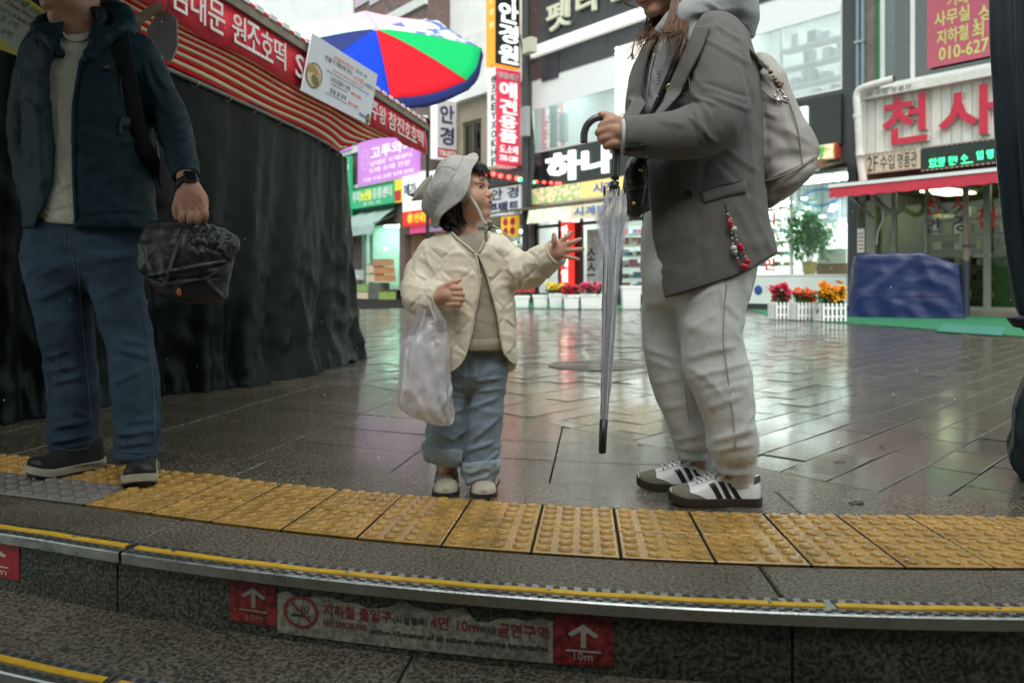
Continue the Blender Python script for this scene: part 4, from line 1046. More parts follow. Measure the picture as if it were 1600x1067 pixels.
# --- the white clad eyewear building on the near side of the row --------
nb = root_on("sign_building","building with a white boarded sign front, large red letters and a green lit display","building",S(1450),0)
nL,nR = S(1340),S(1700)
wz0,wz1 = Zs(1345,150),9.5
shop = (S(1352),S(1690),.10,2.62)
wh = (S(1372),S(1690),Zs(1372,140),8.6)
M_OLD = mat("old_render",(.16,.14,.11),rough=.8,var=.35,vscale=3,bump=.2,bscale=20)
def f(mb): split_wall(mb,nL,nR,0,9.5,[shop,wh],-.3,-.02)
one("wall",M_OLD,f,nb)
one("building_core",M_OLD,lambda mb: CF.box(mb,nL + .02,nR,0,9.5,-6,-4.5),nb)
M_SEAG = glass_mat("sea_green_glass",tint=(.30,.42,.38),base=.18)
xm = S(1424)
w_ = window(nb,wh,-.04,.10,(xm,),gm=M_SEAG)
one("window_backing",mat("room_dim",(.18,.24,.22),rough=.8,var=.2,vscale=1),lambda mb: CF.box(mb,wh[0] - .2,wh[1],wh[2] - .2,wh[3],-1.2,-1.1),nb)
one("green_post",mat("green_paint",(.01,.13,.06),rough=.5),lambda mb: CF.box(mb,S(1370),S(1374),wh[2],wh[3],-.02,.03),nb)
pt_ = root_on("window_poster","pink poster with yellow green letters in the upper window","poster",S(1500),4,.02)
pa0,pa1,pz0,pz1 = S(1449),S(1640),Zs(1449,108),8.3
one("poster_sheet",mat("poster_pink",(.42,.085,.13),rough=.5,var=.12),lambda mb: CF.box(mb,pa0,pa1,pz0,pz1,.0,.012),pt_)
M_YG = mat("poster_yellowgreen",(.50,.55,.16),rough=.5,var=.1)
def tx(mb,t,x0,x1,yb_,h,o=.0125):
    a0,a1 = S(x0,o),S(x1,o); z = Zs((x0 + x1) / 2,yb_,o); CF.text(mb,t,a0,a1,z,z + h,o,.004,.015)
one("lettering",M_YG,lambda mb: (tx(mb,"거래",1480,1512,9,.28),tx(mb,"사무실",1460,1515,38,.30),tx(mb,",상",1522,1556,34,.32),tx(mb,"지하철",1464,1513,67,.30),tx(mb,"최",1519,1537,60,.30),tx(mb,"010-627",1467,1545,88,.26)),pt_)
sgn = root_on("shop_sign","white boarded sign front with two large red letters","sign",S(1450,.3),3,.3)
z0a,z1a = Zs(1345,268,.3),Zs(1345,160,.3)
pl = [mat(f"sign_board_white_{i}",c,rough=.5,var=.14,vscale=3,stretch=(1,1,.3)) for i,c in enumerate([(.62,.62,.56),(.58,.58,.53),(.66,.66,.6)])]
for i,a in enumerate(np.arange(S(1341,.3),S(1640,.3),.185)):
    one("plank",pl[i % 3],lambda mb: CF.box(mb,a,a + .172,z0a,z1a,.1,.28 + RNG.uniform(0,.008)),sgn)
one("sign_backing",M_DFRAME,lambda mb: CF.box(mb,S(1341,.3),S(1640,.3),z0a + .01,z1a - .01,.0,.098),sgn)
M_CRIM = mat("crimson_letter",(.50,.018,.05),rough=.4,var=.12)
M_LSIDE = mat("letter_side",(.50,.46,.40),rough=.5)
for ch,x0,x1,yb_,yt in (("천",1379,1449,224,150),("사",1467,1560,213,136)):
    o = .38; a0,a1 = S(x0,o),S(x1,o); xm_ = (x0 + x1) / 2
    zz0,zz1 = Zs(xm_,yb_,o),Zs(xm_,yt,o)
    L_ = one("letter",M_CRIM,lambda mb: CF.text(mb,ch,a0,a1,zz0,zz1,.385,.02,.022),sgn)
    one("letter_return",M_LSIDE,lambda mb: CF.text(mb,ch,a0 - .012,a1 + .012,zz0 - .012,zz1 + .012,.295,.088,.024),L_)
one("cornice",mat("cornice_white",(.60,.60,.55),rough=.5,var=.25,vscale=4),lambda mb: CF.box(mb,S(1344,.5),S(1640,.5),z1a + .002,z1a + .16,.02,.5),sgn)
one("cornice_lettering",mat("cornice_ink",(.12,.12,.1),var=.5),lambda mb: CF.text(mb,"2F 수입 명품관",S(1354,.5),S(1424,.5),z1a + .03,z1a + .13,.501,.004,.0),sgn)
fs = root_on("floor_sign","small cream sign that names the second floor shop, under the red letters","sign",S(1395,.4),2.6,.4)
a0,a1,z0,z1 = S(1351,.4),S(1438,.4),Zs(1395,268,.4),Zs(1395,236,.4)
one("board",mat("cream_board",(.50,.46,.34),rough=.5,var=.15),lambda mb: CF.box(mb,a0,a1,z0,z1,.30,.4),fs)
one("trim",mat("trim_brown",(.30,.25,.2)),lambda mb: [CF.box(mb,a,a + .05,z - .015,z + .015,.401,.42) for z in (z0 + .01,z1 - .01) for a in np.arange(a0,a1 - .05,.09)],fs)
one("lettering",mat("sign_black_print",(.03,.03,.03)),lambda mb: (CF.text(mb,"2F",a0 + .06,a0 + .28,z0 + .05,z1 - .06,.401,.004,.0),CF.text(mb,"수입",a0 + .33,a0 + .62,z0 + .05,z1 - .06,.401,.004,.01),CF.text(mb,"명품관",a0 + .68,a1 - .06,z0 + .05,z1 - .06,.401,.004,.01)),fs)
led = root_on("display_sign","black electronic display with green lit characters","sign",S(1495,.4),2.7,.4)
a0,a1,z0,z1 = S(1440,.42),S(1640,.42),Zs(1495,262,.42),Zs(1495,224,.42)
one("display_case",mat("display_black",(.008,.02,.014),rough=.25,var=0),lambda mb: CF.box(mb,a0,a1,z0,z1,.30,.42),led)
one("trim",MATS["trim_brown"],lambda mb: [CF.box(mb,a,a + .05,z - .015,z + .015,.421,.44) for z in (z0 + .01,z1 - .01) for a in np.arange(a0,a1 - .05,.09)],led)
M_LED = mat("green_light",(.1,1,.5),emit=2.2,ecol=(.02,1.0,.25),var=0)
one("lit_lettering",M_LED,lambda mb: [CF.text(mb,t,S(x0,.42),S(x1,.42),z0 + .10,z0 + h,.4205,.01,.01) for t,x0,x1,h in (("안경",1452,1476,.22),("천사",1482,1496,.22),("수",1502,1512,.22),("입 명",1526,1552,.26))],led)
one("lit_underline",M_LED,lambda mb: [CF.box(mb,S(x0,.42),S(x1,.42),z0 + .06,z0 + .075,.4205,.424) for x0,x1 in ((1452,1475),(1484,1492),(1502,1520))],led)
pipe = root_on("drain_pipe","bent white plastic drain pipe at the corner of the boarded sign","pipe",S(1340,.6),2.4,.6)
M_PVC = mat("white_pvc",(.62,.63,.60),rough=.4,var=.2,vscale=6)
def pp_(pts,o): return [CF.pt(*CF.sz(x,y,o_),o_) for (x,y),o_ in zip(pts,o)]
one("pipe_run",M_PVC,lambda mb: mb.tube(sm(pp_([(1396,124),(1370,131),(1346,139),(1339,150),(1340,170),(1342,205),(1344,245),(1349,283)],[.55,.6,.62,.62,.62,.6,.55,.5]),30),.075,12),pipe)
one("pipe_collar",M_PVC,lambda mb: [mb.tube(pp_([(x,y),(x2,y2)],[.61,.61]),.09,12) for x,y,x2,y2 in ((1340,178,1340.2,184),(1344,238,1344.3,244))],pipe)
one("pipe_mouth",M_DFRAME,lambda mb: mb.tube(pp_([(1394,124.4),(1397,123.7)],[.55,.55]),.062,12),pipe)
pipes = root_on("wall_pipes","pair of blue grey pipes running down the dark wall beside the green window post","pipe",S(1347),5,.1)
for x in (1342,1350):
    one("pipe",mat("pipe_bluegrey",(.16,.22,.26),rough=.5),lambda mb: mb.tube([CF.pt(S(x),4.1,.06),CF.pt(S(x),9.4,.06)],.04,8),pipes)
one("pipe_bracket",M_STEEL,lambda mb: [CF.box(mb,S(1338),S(1354),z,z + .04,0,.11) for z in (4.6,5.7,6.8)],pipes)
M_REDAW = mat("red_awning",(.45,.02,.045),rough=.55,var=.2,vscale=3)
aw = root_on("shop_awning","red awning with a white edge over the near eyewear shop","awning",S(1450),2.3)
ao = 1.25; z1v = Zs(1420,280,ao); z0v = Zs(1420,299,ao)
a0,a1 = S(1297,ao),S(1640,ao)
one("awning_roof",M_REDAW,lambda mb: mb.grid(np.stack([CF.pt(np.linspace(S(1345),a1,12),2.62 + .12,.01),CF.pt(np.linspace(a0,a1,12),z1v + .02,ao - .02)]),thick=.02,nrm=(0,0,1)),aw)
one("valance",M_REDAW,lambda mb: mb.grid(np.stack([CF.pt(np.linspace(a0,a1,40),z1v - .01,ao),CF.pt(np.linspace(a0,a1,40),z0v + .012 * np.sin(np.arange(40) * 1.9),ao + .03)]),thick=.012),aw)
one("edge_bar",M_WHITE,lambda mb: CF.box(mb,a0 - .02,a1,z1v - .02,z1v + .045,ao - .04,ao + .035),aw)
one("support_arm",M_STEEL,lambda mb: [mb.tube([CF.pt(a,2.0,.02),CF.pt(a,z1v - .05,ao - .05)],.03,8) for a in (S(1365),S(1480))],aw)
M_OLIVE = mat("olive_room",(.15,.15,.095),rough=.8,var=.4,vscale=2)
room(nb,shop[0],shop[1],.10,2.6,2.8,M_OLIVE,o=-.3,lamps=2,lampm=mat("dim_lamp",(1,1,1),emit=5,ecol=(.95,1,.85),var=0),lw=.6)
def f(mb):
    for x,w in ((1352,.07),(1388,.09),(1440,.05),(1532,.12),(1600,.1)): CF.box(mb,S(x),S(x) + w,.10,2.6,-.2,-.12)
    CF.box(mb,S(1352),shop[1],.10,.18,-.198,-.122); CF.box(mb,S(1352),shop[1],2.5,2.6,-.198,-.122); CF.box(mb,S(1516),S(1545),1.12,1.17,-.198,-.122)
one("shop_front_frame",mat("alu_frame",(.20,.21,.18),rough=.4,var=.2),f,nb)
one("shop_glass",glass_mat("olive_glass",tint=(.72,.76,.64),base=.05),lambda mb: CF.box(mb,S(1353),shop[1],.18,2.5,-.165,-.155),nb)
one("lower_door_panel",mat("green_panel",(.10,.17,.10),rough=.25,var=.2),lambda mb: CF.box(mb,S(1535) + .13,S(1600),.18,1.12,-.19,-.17),nb)
one("side_panel",mat("arch_board",(.26,.25,.19),rough=.6,var=.2),lambda mb: CF.box(mb,S(1340) - .1,S(1366),.1,2.35,-.10,-.02),nb)
one("glass_lettering",M_REDL,lambda mb: (tx(mb,"천",1444,1469,335,.34,-.15),tx(mb,"사",1488,1513,331,.34,-.15),tx(mb,"천",1525,1556,355,.38,-.15)),nb)
one("glass_lettering",M_NAVY,lambda mb: (tx(mb,"안",1445,1471,364,.30,-.15),tx(mb,"경",1489,1514,362,.32,-.15)),nb)
one("notice_paper",M_PWHITE,lambda mb: CF.box(mb,S(1339),S(1350),1.28,1.78,-.018,-.012),nb)
one("notice_print",mat("notice_red",(.5,.1,.1)),lambda mb: [CF.box(mb,S(1340.5),S(1348.5),z,z + .03,-.0115,-.010) for z in np.arange(1.34,1.74,.08)],nb)
one("wall_paper",M_PWHITE,lambda mb: [CF.box(mb,S(x),S(x + w),z,z + h,-.6,-.59) for x,w,z,h in ((1478,12,1.3,.35),(1486,8,1.0,.3),(1352,7,1.45,.3))],nb)
ck = root_on("goods_rack","dim shelving with spectacle cases behind the near shop glass","shelf",S(1430),.1,-1.2)
def f(mb):
    for k in range(6):
        z = .3 + .34 * k
        CF.box(mb,S(1395),S(1600),z,z + .03,-2.2,-1.7,0)
        for a in np.arange(S(1396),S(1590),.22): CF.box(mb,a,a + RNG.uniform(.08,.18),z + .032,z + RNG.uniform(.08,.26),-2.0,-1.75,int(RNG.integers(0,4)))
tag(one("boxed_goods",[M_OLIVE,mat("case_yellow",(.4,.34,.1)),mat("case_dark",(.05,.05,.04)),mat("case_white",(.5,.5,.45))],f,ck),kind="stuff")
dc = root_on("duct_hose","grey hose drooping under the red awning","hose",S(1390),2.2,.2)
one("hose_run",mat("hose_grey",(.22,.21,.18),rough=.6),lambda mb: mb.tube(sm(pp_([(1366,308),(1378,322),(1395,332),(1408,326),(1412,306)],[.3,.3,.3,.3,.3]),20),.055,10),dc)
one("hose_wire",M_PVC,lambda mb: mb.tube(sm(pp_([(1376,310),(1380,340),(1372,362),(1370,382)],[.1,.1,.1,.1]),14),.015,6),dc)
po = root_on("awning_post","thin brown post with a dark foot in front of the near shop door","post",S(1508,.4),0,.4)
p0 = CF.pt(S(1509,.4),0,.4)
one("post_shaft",mat("post_brown",(.20,.14,.11),rough=.5,var=.3,vscale=5),lambda mb: mb.tube([p0 + [0,0,1.05],p0 + [0,0,2.5]],.055,10),po)
one("post_foot",mat("post_blue",(.03,.035,.06),rough=.5,var=.2),lambda mb: mb.tube([p0,p0 + [0,0,1.05]],.065,10),po)
one("post_ring",M_DFRAME,lambda mb: mb.tube([p0 + [0,0,1.30],p0 + [0,0,1.35]],.068,10),po)
# --- green carpet,covered stall,planters,plant ------------------------
M_CARP = mat("green_carpet",(.012,.15,.065),rough=.75,var=.2,vscale=3,bump=.3,bscale=200)
fe = [GP(x,y) for x,y in ((640,476),(830,483),(1000,484),(1172,484),(1208,497),(1300,504),(1400,511),(1500,518),(1600,527),(1760,541))]
be = [CF.pt(S(x,.06),0,.06) for x in (640,830,1000,1172,1208,1300,1400,1500,1600,1700)]
g = np.stack([np.array(fe),np.array(be)]); g[...,2] = .004
cp = MB(); cp.grid(g,thick=.006,nrm=(0,0,1))
tag(cp.build("green_carpet",M_CARP),"green artificial turf carpet laid along the shop fronts","carpet")
c4 = [GP(1462,519),GP(1565,526),GP(1572,513),GP(1475,507)]
mt = MB(); mt.prism([[p[0],p[1],.0105] for p in c4],(0,0,.006))
tag(mt.build("door_mat",mat("teal_mat",(.03,.17,.13),rough=.7,var=.15)),"grey green door mat on the carpet before the near shop door","mat")
def rotz(v,a): return np.stack([v[...,0] * math.cos(a) - v[...,1] * math.sin(a),v[...,0] * math.sin(a) + v[...,1] * math.cos(a),v[...,2]],-1)
tp = thing("covered_stall","stall wrapped in a dark blue tarpaulin on the green carpet","covered stall",GP(1412,500))
c0 = GP(1412,496); nA,nZ = 120,46
hh = 1.17; gr = np.zeros((nZ,nA,3))
for i in range(nZ):
    t = i / (nZ - 1)
    for j in range(nA):
        a = 2 * math.pi * j / nA
        if t < .72:
            zz = hh * t / .72; e = .985 - .075 * (zz / hh) ** 2 + .03 * (1 - zz / hh) ** 3
        else:
            q = (t - .72) / .28; zz = hh + .02 * math.sin(3 * a) * (1 - q); e = .91 * (1 - q)
        n = 9.0
        ca,sa = math.cos(a),math.sin(a); rr = (abs(ca) ** n + abs(sa) ** n) ** (-1 / n)
        x,y = .92 * e * rr * ca,.42 * e * rr * sa
        fold = (.016 * math.sin(a * 7 + 1.4 * math.sin(zz * 3)) + .010 * math.sin(a * 17 + zz * 5)) * (1 - .75 * zz / hh) * min(1,(1 - max(0,t - .72) / .28))
        x += fold * ca; y += fold * sa
        xs = x
        drop = .24 * max(0,(xs - .25) / .7) ** 1.1 + .05 * max(0,(-xs - .7) / .2)
        zz2 = zz * (1 - drop / hh * (zz / hh))
        if t >= .72: zz2 -= .03 * math.sin(x * 7 + 1) ** 2
        gr[i,j] = (x,y,max(zz2,.012))
gr = rotz(gr,-.38)
gp_ = gr + np.array([c0[0],c0[1],0]); gp_ = gp_ + ((fbm(gp_ * 2.6,3) * .03 + (1 - np.abs(noise3(gp_ * np.array([3,3,4.5]) + 7)) * 2.5).clip(0) ** 2 * .012))[...,None] * np.array([.6,-.8,.35]); gp_[...,2] = np.maximum(gp_[...,2],.012)
f_ = [(i * nA + j,i * nA + (j + 1) % nA,(i + 1) * nA + (j + 1) % nA,(i + 1) * nA + j) for i in range(nZ - 1) for j in range(nA)]
M_BLUET = mat("blue_tarpaulin",(.006,.014,.075),rough=.36,var=.25,vscale=2.5,bump=.12,bscale=25)
TARP_F = (gp_,f_)
rp = MB(); k = 60
rp.tube([gp_[10,int(j * nA / k) % nA] * [1,1,0] + np.array([0,0,.40]) + (gp_[10,int(j * nA / k) % nA] - c0) * [.012,.012,0] for j in range(k + 1)],.006,6)
rp.build("rope",mat("rope_navy",(.02,.03,.08),rough=.8),tp)
def blossom(mb,c,r,m,n=7):
    up = np.array([RNG.normal(0,.35),-.5 + RNG.normal(0,.3),.9]); up /= np.linalg.norm(up)
    a = np.cross(up,[1,.2,0]); a /= np.linalg.norm(a); b = np.cross(up,a)
    ph = RNG.uniform(0,6)
    for ring,(rr,lift) in enumerate(((1.0,.15),(.62,.42))):
        for i in range(n):
            t = ph + ring * .4 + 2 * math.pi * i / n; d = math.cos(t) * a + math.sin(t) * b; w = math.cos(t + 1.57) * a + math.sin(t + 1.57) * b
            tip = c + r * rr * d + up * r * lift
            mid = c + r * rr * .6 * d + up * r * (lift + .1)
            mb.add([c,mid + w * r * .3,tip,mid - w * r * .3],[(0,1,2,3)],m)
def leafy(mb,c,r,m):
    d = np.array([RNG.normal(),RNG.normal(),RNG.normal() + .3]); d /= np.linalg.norm(d); w = np.cross(d,[.3,.2,1]); w /= np.linalg.norm(w)
    mb.add([c,c + d * r * .5 + w * r * .28,c + d * r,c + d * r * .5 - w * r * .28],[(0,1,2,3)],m)
M_FGREEN = mat("flower_leaf",(.03,.11,.03),rough=.5,var=.4,vscale=20)
def flowers(label,c,rx,ry,h,col,nb,r=.05,up=.12):
    root = thing("flower_plant",label,"flowers",c)
    mb = MB(); ms = [mat("petal_%d_%d_%d" % tuple(int(100 * v) for v in cc),cc,rough=.5,var=.2,vscale=25) for cc in col]
    for i in range(nb):
        p = np.array(c) + [RNG.uniform(-rx,rx),RNG.uniform(-ry,ry),h + up * RNG.uniform(.2,1.1)]
        blossom(mb,p,r * RNG.uniform(.75,1.2),int(RNG.integers(0,len(ms))))
    tag(mb.build("blossoms",ms,root),kind="stuff")
    mb = MB()
    for i in range(nb * 5): leafy(mb,np.array(c) + [RNG.uniform(-rx,rx),RNG.uniform(-ry,ry),h + up * RNG.uniform(-.2,.8)],r * 1.3,0)
    for i in range(nb):
        p = np.array(c) + [RNG.uniform(-rx,rx) * .7,RNG.uniform(-ry,ry) * .7,h - .02]; mb.tube([p,p + [RNG.normal(0,.02),RNG.normal(0,.02),up * .8]],.004,4)
    tag(mb.build("leaves",M_FGREEN,root),kind="stuff")
M_PICK = mat("picket_white",(.78,.80,.78),rough=.4,var=.06)
M_SOIL = mat("soil",(.03,.022,.016),rough=.9)
def picket_box(label,x0,x1,yb_,w_side,n,ang):
    c = GP((x0 + x1) / 2,yb_); w = (x1 - x0) / FPX * c[1]; dp = .30; h = .30
    root = thing("picket_planter",label,"planter",(c[0],c[1],.012),"white picket planters")
    Rm = lambda v: rotz(np.asarray(v,float),ang) + np.array([c[0],c[1],.012])
    def pk(mb,x,y,along):
        q = .019; t = .006
        poly = [(-q,0),(q,0),(q,h - .02),(0,h),(-q,h - .02)]
        if along == 'x': mb.prism(Rm([(x + a,y - t,z) for a,z in poly]),rotz(np.array([0,2 * t,0.]),ang))
        else: mb.prism(Rm([(x - t,y + a,z) for a,z in poly]),rotz(np.array([2 * t,0,0.]),ang))
    for i in range(n):
        x = -w / 2 + .022 + (w - .044) * i / (n - 1)
        for y in (0,dp): one("picket",M_PICK,lambda mb: pk(mb,x,y,'x'),root)
    for i in range(1,5):
        for x in (-w / 2,w / 2): one("picket",M_PICK,lambda mb: pk(mb,x,dp * i / 5,'y'),root)
    def rails(mb):
        for z in (.06,.2):
            for y0,y1 in ((.007,.018),(dp - .018,dp - .007)): mb.hexa(Rm([(-w / 2 + .01,y0,z),(w / 2 - .01,y0,z),(w / 2 - .01,y1,z),(-w / 2 + .01,y1,z),(-w / 2 + .01,y0,z + .03),(w / 2 - .01,y0,z + .03),(w / 2 - .01,y1,z + .03),(-w / 2 + .01,y1,z + .03)]))
    one("rail",M_PICK,rails,root)
    one("soil_bed",M_SOIL,lambda mb: mb.hexa(Rm([(-w / 2 + .02,.02,.0),(w / 2 - .02,.02,.0),(w / 2 - .02,dp - .02,.0),(-w / 2 + .02,dp - .02,.0),(-w / 2 + .02,.02,.24),(w / 2 - .02,.02,.24),(w / 2 - .02,dp - .02,.24),(-w / 2 + .02,dp - .02,.24)])),root)
    return Rm((0,dp / 2,.25)),w
c,w = picket_box("white picket planter with pink red flowers, farthest from the blue tarpaulin",1211,1240,500,6,5,.12)
flowers("pink red flowers in the white picket planter farthest from the tarpaulin",c,w * .42,.1,.02,[(.62,.02,.06),(.7,.05,.14)],30,.075,.30)
c,w = picket_box("white picket planter with small orange flowers, between the other two picket planters",1245,1279,501,8,6,.12)
flowers("small orange flowers in the middle picket planter",c,w * .45,.1,.02,[(.75,.20,.03),(.72,.13,.05)],36,.068,.22)
c,w = picket_box("white picket planter with large orange flowers, touching the blue tarpaulin",1284,1324,503,10,6,.12)
flowers("large bright orange flowers in the picket planter by the tarpaulin",c,w * .46,.1,.02,[(.85,.27,.01),(.85,.40,.02)],28,.10,.32)
def trough(label,x0,x1,yb_,h):
    c = GP((x0 + x1) / 2,yb_); w = (x1 - x0) / FPX * c[1]
    root = thing("flower_trough",label,"planter",(c[0],c[1],.012),"white plastic troughs before the far shops")
    mb = MB(); nn = max(4,int(w / .06))
    t = .03
    base = np.array([(-w / 2 + t,t),(w / 2 - t,t),(w / 2 - t,.3),(-w / 2 + t,.3)]); top = np.array([(-w / 2,0),(w / 2,0),(w / 2,.33),(-w / 2,.33)])
    mb.hexa([(c[0] + x,c[1] + y,.012) for x,y in base] + [(c[0] + x,c[1] + y,.012 + h - .06) for x,y in top * [.985,.985]])
    for i in range(nn):
        x = -w / 2 + w * (i + .5) / nn; mb.box((c[0] + x - .010,c[1] - .006,.05),(c[0] + x + .010,c[1] + .02,h - .05))
    mb.build("trough_body",M_PICK,root)
    mb = MB(); mb.box((c[0] - w / 2 - .012,c[1] - .015,h - .048),(c[0] + w / 2 + .012,c[1] + .345,h + .012)); mb.build("trough_rim",M_PICK,root)
    return np.array([c[0],c[1] + .15,h]),w
trough("low empty white trough behind the sleeve of the child",797,827,482,.30)
trough("plain white trough between the price stand and the yellow flowers",833,856,482,.32)
c,w = trough("white trough under the yellow flowers",858,879,482.5,.36)
flowers("bright yellow flowers in the white trough by the dark door",c,w * .62,.12,.02,[(.85,.55,.02),(.85,.65,.05)],20,.10,.2)
c,w = trough("white ribbed trough under the red flowers",881,905,484,.34)
flowers("deep red flowers in the white ribbed trough",c,w * .5,.12,.02,[(.5,.015,.04),(.6,.02,.06)],26,.09,.16)
c,w = trough("wide white ribbed trough under the pink flowers, next to the umbrella tip",907,942,484,.36)
flowers("pink flowers in the wide white trough beside the umbrella",c,w * .45,.12,.02,[(.72,.06,.18),(.8,.2,.3)],30,.10,.2)
trough("white trough seen just past the closed umbrella",972,1002,484,.55)
pr = root_on("indoor_plant","leafy green plant in a yellow pot inside the bright optician's window","plant",S(1262,-.6),.78,-.55)
pc = CF.pt(S(1265,-.45),.78,-.45)
one("pot",mat("yellow_pot",(.50,.36,.10),rough=.5,var=.4,vscale=8),lambda mb: mb.lathe([(.12,0),(.17,.32),(.18,.34),(.15,.34),(.001,.30)],pc,18),pr)
def tr(mb):
    for k in range(6):
        a = k * 1.1; mb.tube(sm([pc + [.04 * math.cos(a),.04 * math.sin(a),.3],pc + [.1 * math.cos(a),.1 * math.sin(a),.6],pc + [.32 * math.cos(a),.2 * math.sin(a),1.0 + .07 * k]],8),[.018,.016,.014,.013,.012,.01,.008,.006],6)
one("stem",mat("plant_stem",(.16,.15,.06),rough=.7),tr,pr)
def lv(mb):
    for k in range(2000):
        p = pc + [RNG.normal(0,.26),RNG.normal(0,.15),.98 + RNG.normal(0,.27)]
        d = np.array([RNG.normal(),RNG.normal(),RNG.normal() * .6 - .1]); d /= np.linalg.norm(d); w = np.cross(d,[0,0,1.]); w /= np.linalg.norm(w) + 1e-9
        s_ = RNG.uniform(.10,.22)
        q = p + d * s_
        mb.add([p,p + d * s_ * .4 + w * s_ * .2,q,p + d * s_ * .4 - w * s_ * .2,p + d * s_ * .45 - np.array([0,0,.012])],[(0,1,4),(1,2,4),(2,3,4),(3,0,4)],int(k % 3 == 0))
tag(one("leaves",[mat("plant_leaf",(.03,.27,.035),rough=.35,var=.4,vscale=12),mat("plant_leaf_pale",(.10,.33,.08),rough=.35,var=.4,vscale=12)],lv,pr),kind="stuff")
# ------------------------------------------------------------------ the pancake stall under its dark tarpaulin
VF = Frame((-1.714,4.803),(.1896,1.0))
def VS(x,z,o=.0):
    """Run along the valance at pixel column x."""
    return VF.sz(x,200,o)[0]
ZV0,ZV1 = 2.05,2.335
M_TARP = mat("dark_tarpaulin",(.004,.0068,.0066),rough=.40,var=.35,vscale=3,bump=.06,bscale=260,spec=.11)
M_VRED = mat("red_banner",(.62,.016,.035),rough=.5,var=.18,vscale=5)
M_BANW = mat("banner_white",(.72,.68,.66),rough=.5,var=.12,vscale=8)
stall = thing("street_stall","street food stall with dark tarpaulin sides and a striped red awning","stall",(-1.9,5.2,0))
T_ = np.array([(-4.4,3.0,2.5),(-3.2,3.1,2.45),(-2.5,3.35,2.3),(-2.02,3.85,1.86),(-1.91,4.17,1.83),(-1.70,5.2,1.81),(-1.50,6.3,1.78),(-1.415,6.62,1.70),(-1.50,6.85,1.72),(-2.2,7.0,1.8),(-3.4,7.1,1.9)])
B_ = np.array([(-4.5,3.1,0),(-3.3,3.35,0),(-2.62,3.62,0),(-2.30,3.95,0),(-2.16,4.55,0),(-1.72,5.10,0),(-1.47,5.95,0),(-1.345,6.58,0),(-1.46,6.95,0),(-2.2,7.1,0),(-3.4,7.2,0)])
T_[3:8,2] += .01
nU,nV = 300,70
Tt,Bb = sm(T_,nU),sm(B_,nU)
v_ = np.linspace(0,1,nV)[:,None,None]
g = Tt[None] * (1 - v_) + Bb[None] * v_
du = np.gradient(g,axis=1); nn = np.stack([du[...,1],-du[...,0],du[...,2] * 0],-1); nn /= np.linalg.norm(nn,axis=2)[...,None] + 1e-9
s_ = np.cumsum(np.linalg.norm(np.diff(Tt,axis=0,prepend=Tt[:1]),axis=1))[None,:] + 0 * v_[...,0]
vv = v_[...,0] + 0 * s_
amp = .007 + .040 * vv ** 1.6
ph = s_ * 9 + .9 * np.sin(s_ * 3.1) + 1.3 * vv * np.sin(s_ * 1.7)
fold = amp * (np.sin(ph) + .55 * np.sin(ph * 2.3 + vv * 2.2) * vv)
crk = noise3(np.stack([s_ * 7,vv * .9 + s_ * .5,s_ * 0],-1)) * .022 * (.3 + vv) + noise3(np.stack([s_ * 15 + vv * 2,vv * 1.4,s_ * 0 + 4],-1)) * .008 + fbm(np.stack([s_ * 6,vv * 8 - s_ * 2,s_ * 0],-1),3) * .05 * np.clip((vv - .55) / .45,0,1) ** 1.5
sharp = np.clip(1 - np.abs(noise3(np.stack([s_ * 6 - 3 * vv,vv * 6 + 2.5 * s_,0 * s_ + 9],-1)) * 3),0,1) ** 2 * .016 * (vv + .15) + (1 - np.abs(noise3(np.stack([s_ * 3 + 2 * vv,vv * 5 - 1.5 * s_,0 * s_ + 5],-1)) * 2)) ** 3 * .035 * vv ** 1.5
pool = .09 * np.clip((vv - .86) / .14,0,1) ** 2
g = g + nn * (fold + crk + sharp + pool)[...,None]
g[...,2] = np.maximum(g[...,2] + .012 * np.sin(ph * 1.7) * vv,.004); g[-3:,:,2] = [[.004],[.0],[-.004]]
mb = MB(); mb.grid(g,thick=.004); mb.build("tarpaulin",M_TARP,stall,True)
e0 = GP(540,563)
tr_ = np.zeros((8,12,3))
for i in range(8):
    for j in range(12):
        a,b = i / 7,j / 11
        tr_[i,j] = e0 + np.array([-.12 + .26 * b * (1 - .5 * a),-.25 + .55 * a,.012 + .10 * (1 - b) ** 1.5 * math.sin(math.pi * (.15 + .7 * a)) + .012 * math.sin(9 * b + 5 * a)])
mb = MB(); mb.grid(tr_,thick=.004); mb.build("tarpaulin_hem",M_TARP,stall,True)
rail = np.array([Tt[int(k)] + [.02,0,-.03] for k in np.linspace(95,192,24)])
mb = MB(); mb.tube(rail,.013,8); rl = mb.build("curtain_rail",mat("dull_rail",(.20,.19,.17),rough=.45,var=.3,metal=.4),stall)
for k in range(1,24,2):
    p = rail[k]; mb = MB(); mb.tube([p + [.02 * math.cos(t),0,-.012 + .022 * math.sin(t)] for t in np.linspace(0,2 * math.pi,9)],.003,5,caps=False); mb.build("curtain_ring",MATS["dull_rail"],rl)
s0,s1 = VS(-40,2.2),VS(664,2.2)
ss = np.linspace(s0,s1,60)
wob = .012 * np.sin(ss * 5.0) + .006 * np.sin(ss * 13)
mb = MB(); mb.grid(np.stack([VF.pt(ss,ZV1 - .0 * ss,.0 * ss),VF.pt(ss,(ZV0 + ZV1) / 2,.015 + wob * .6),VF.pt(ss,ZV0 + .008 * np.sin(ss * 7),.012 + wob)]),thick=.004)
va = mb.build("banner",M_VRED,stall,True)
mb = MB()
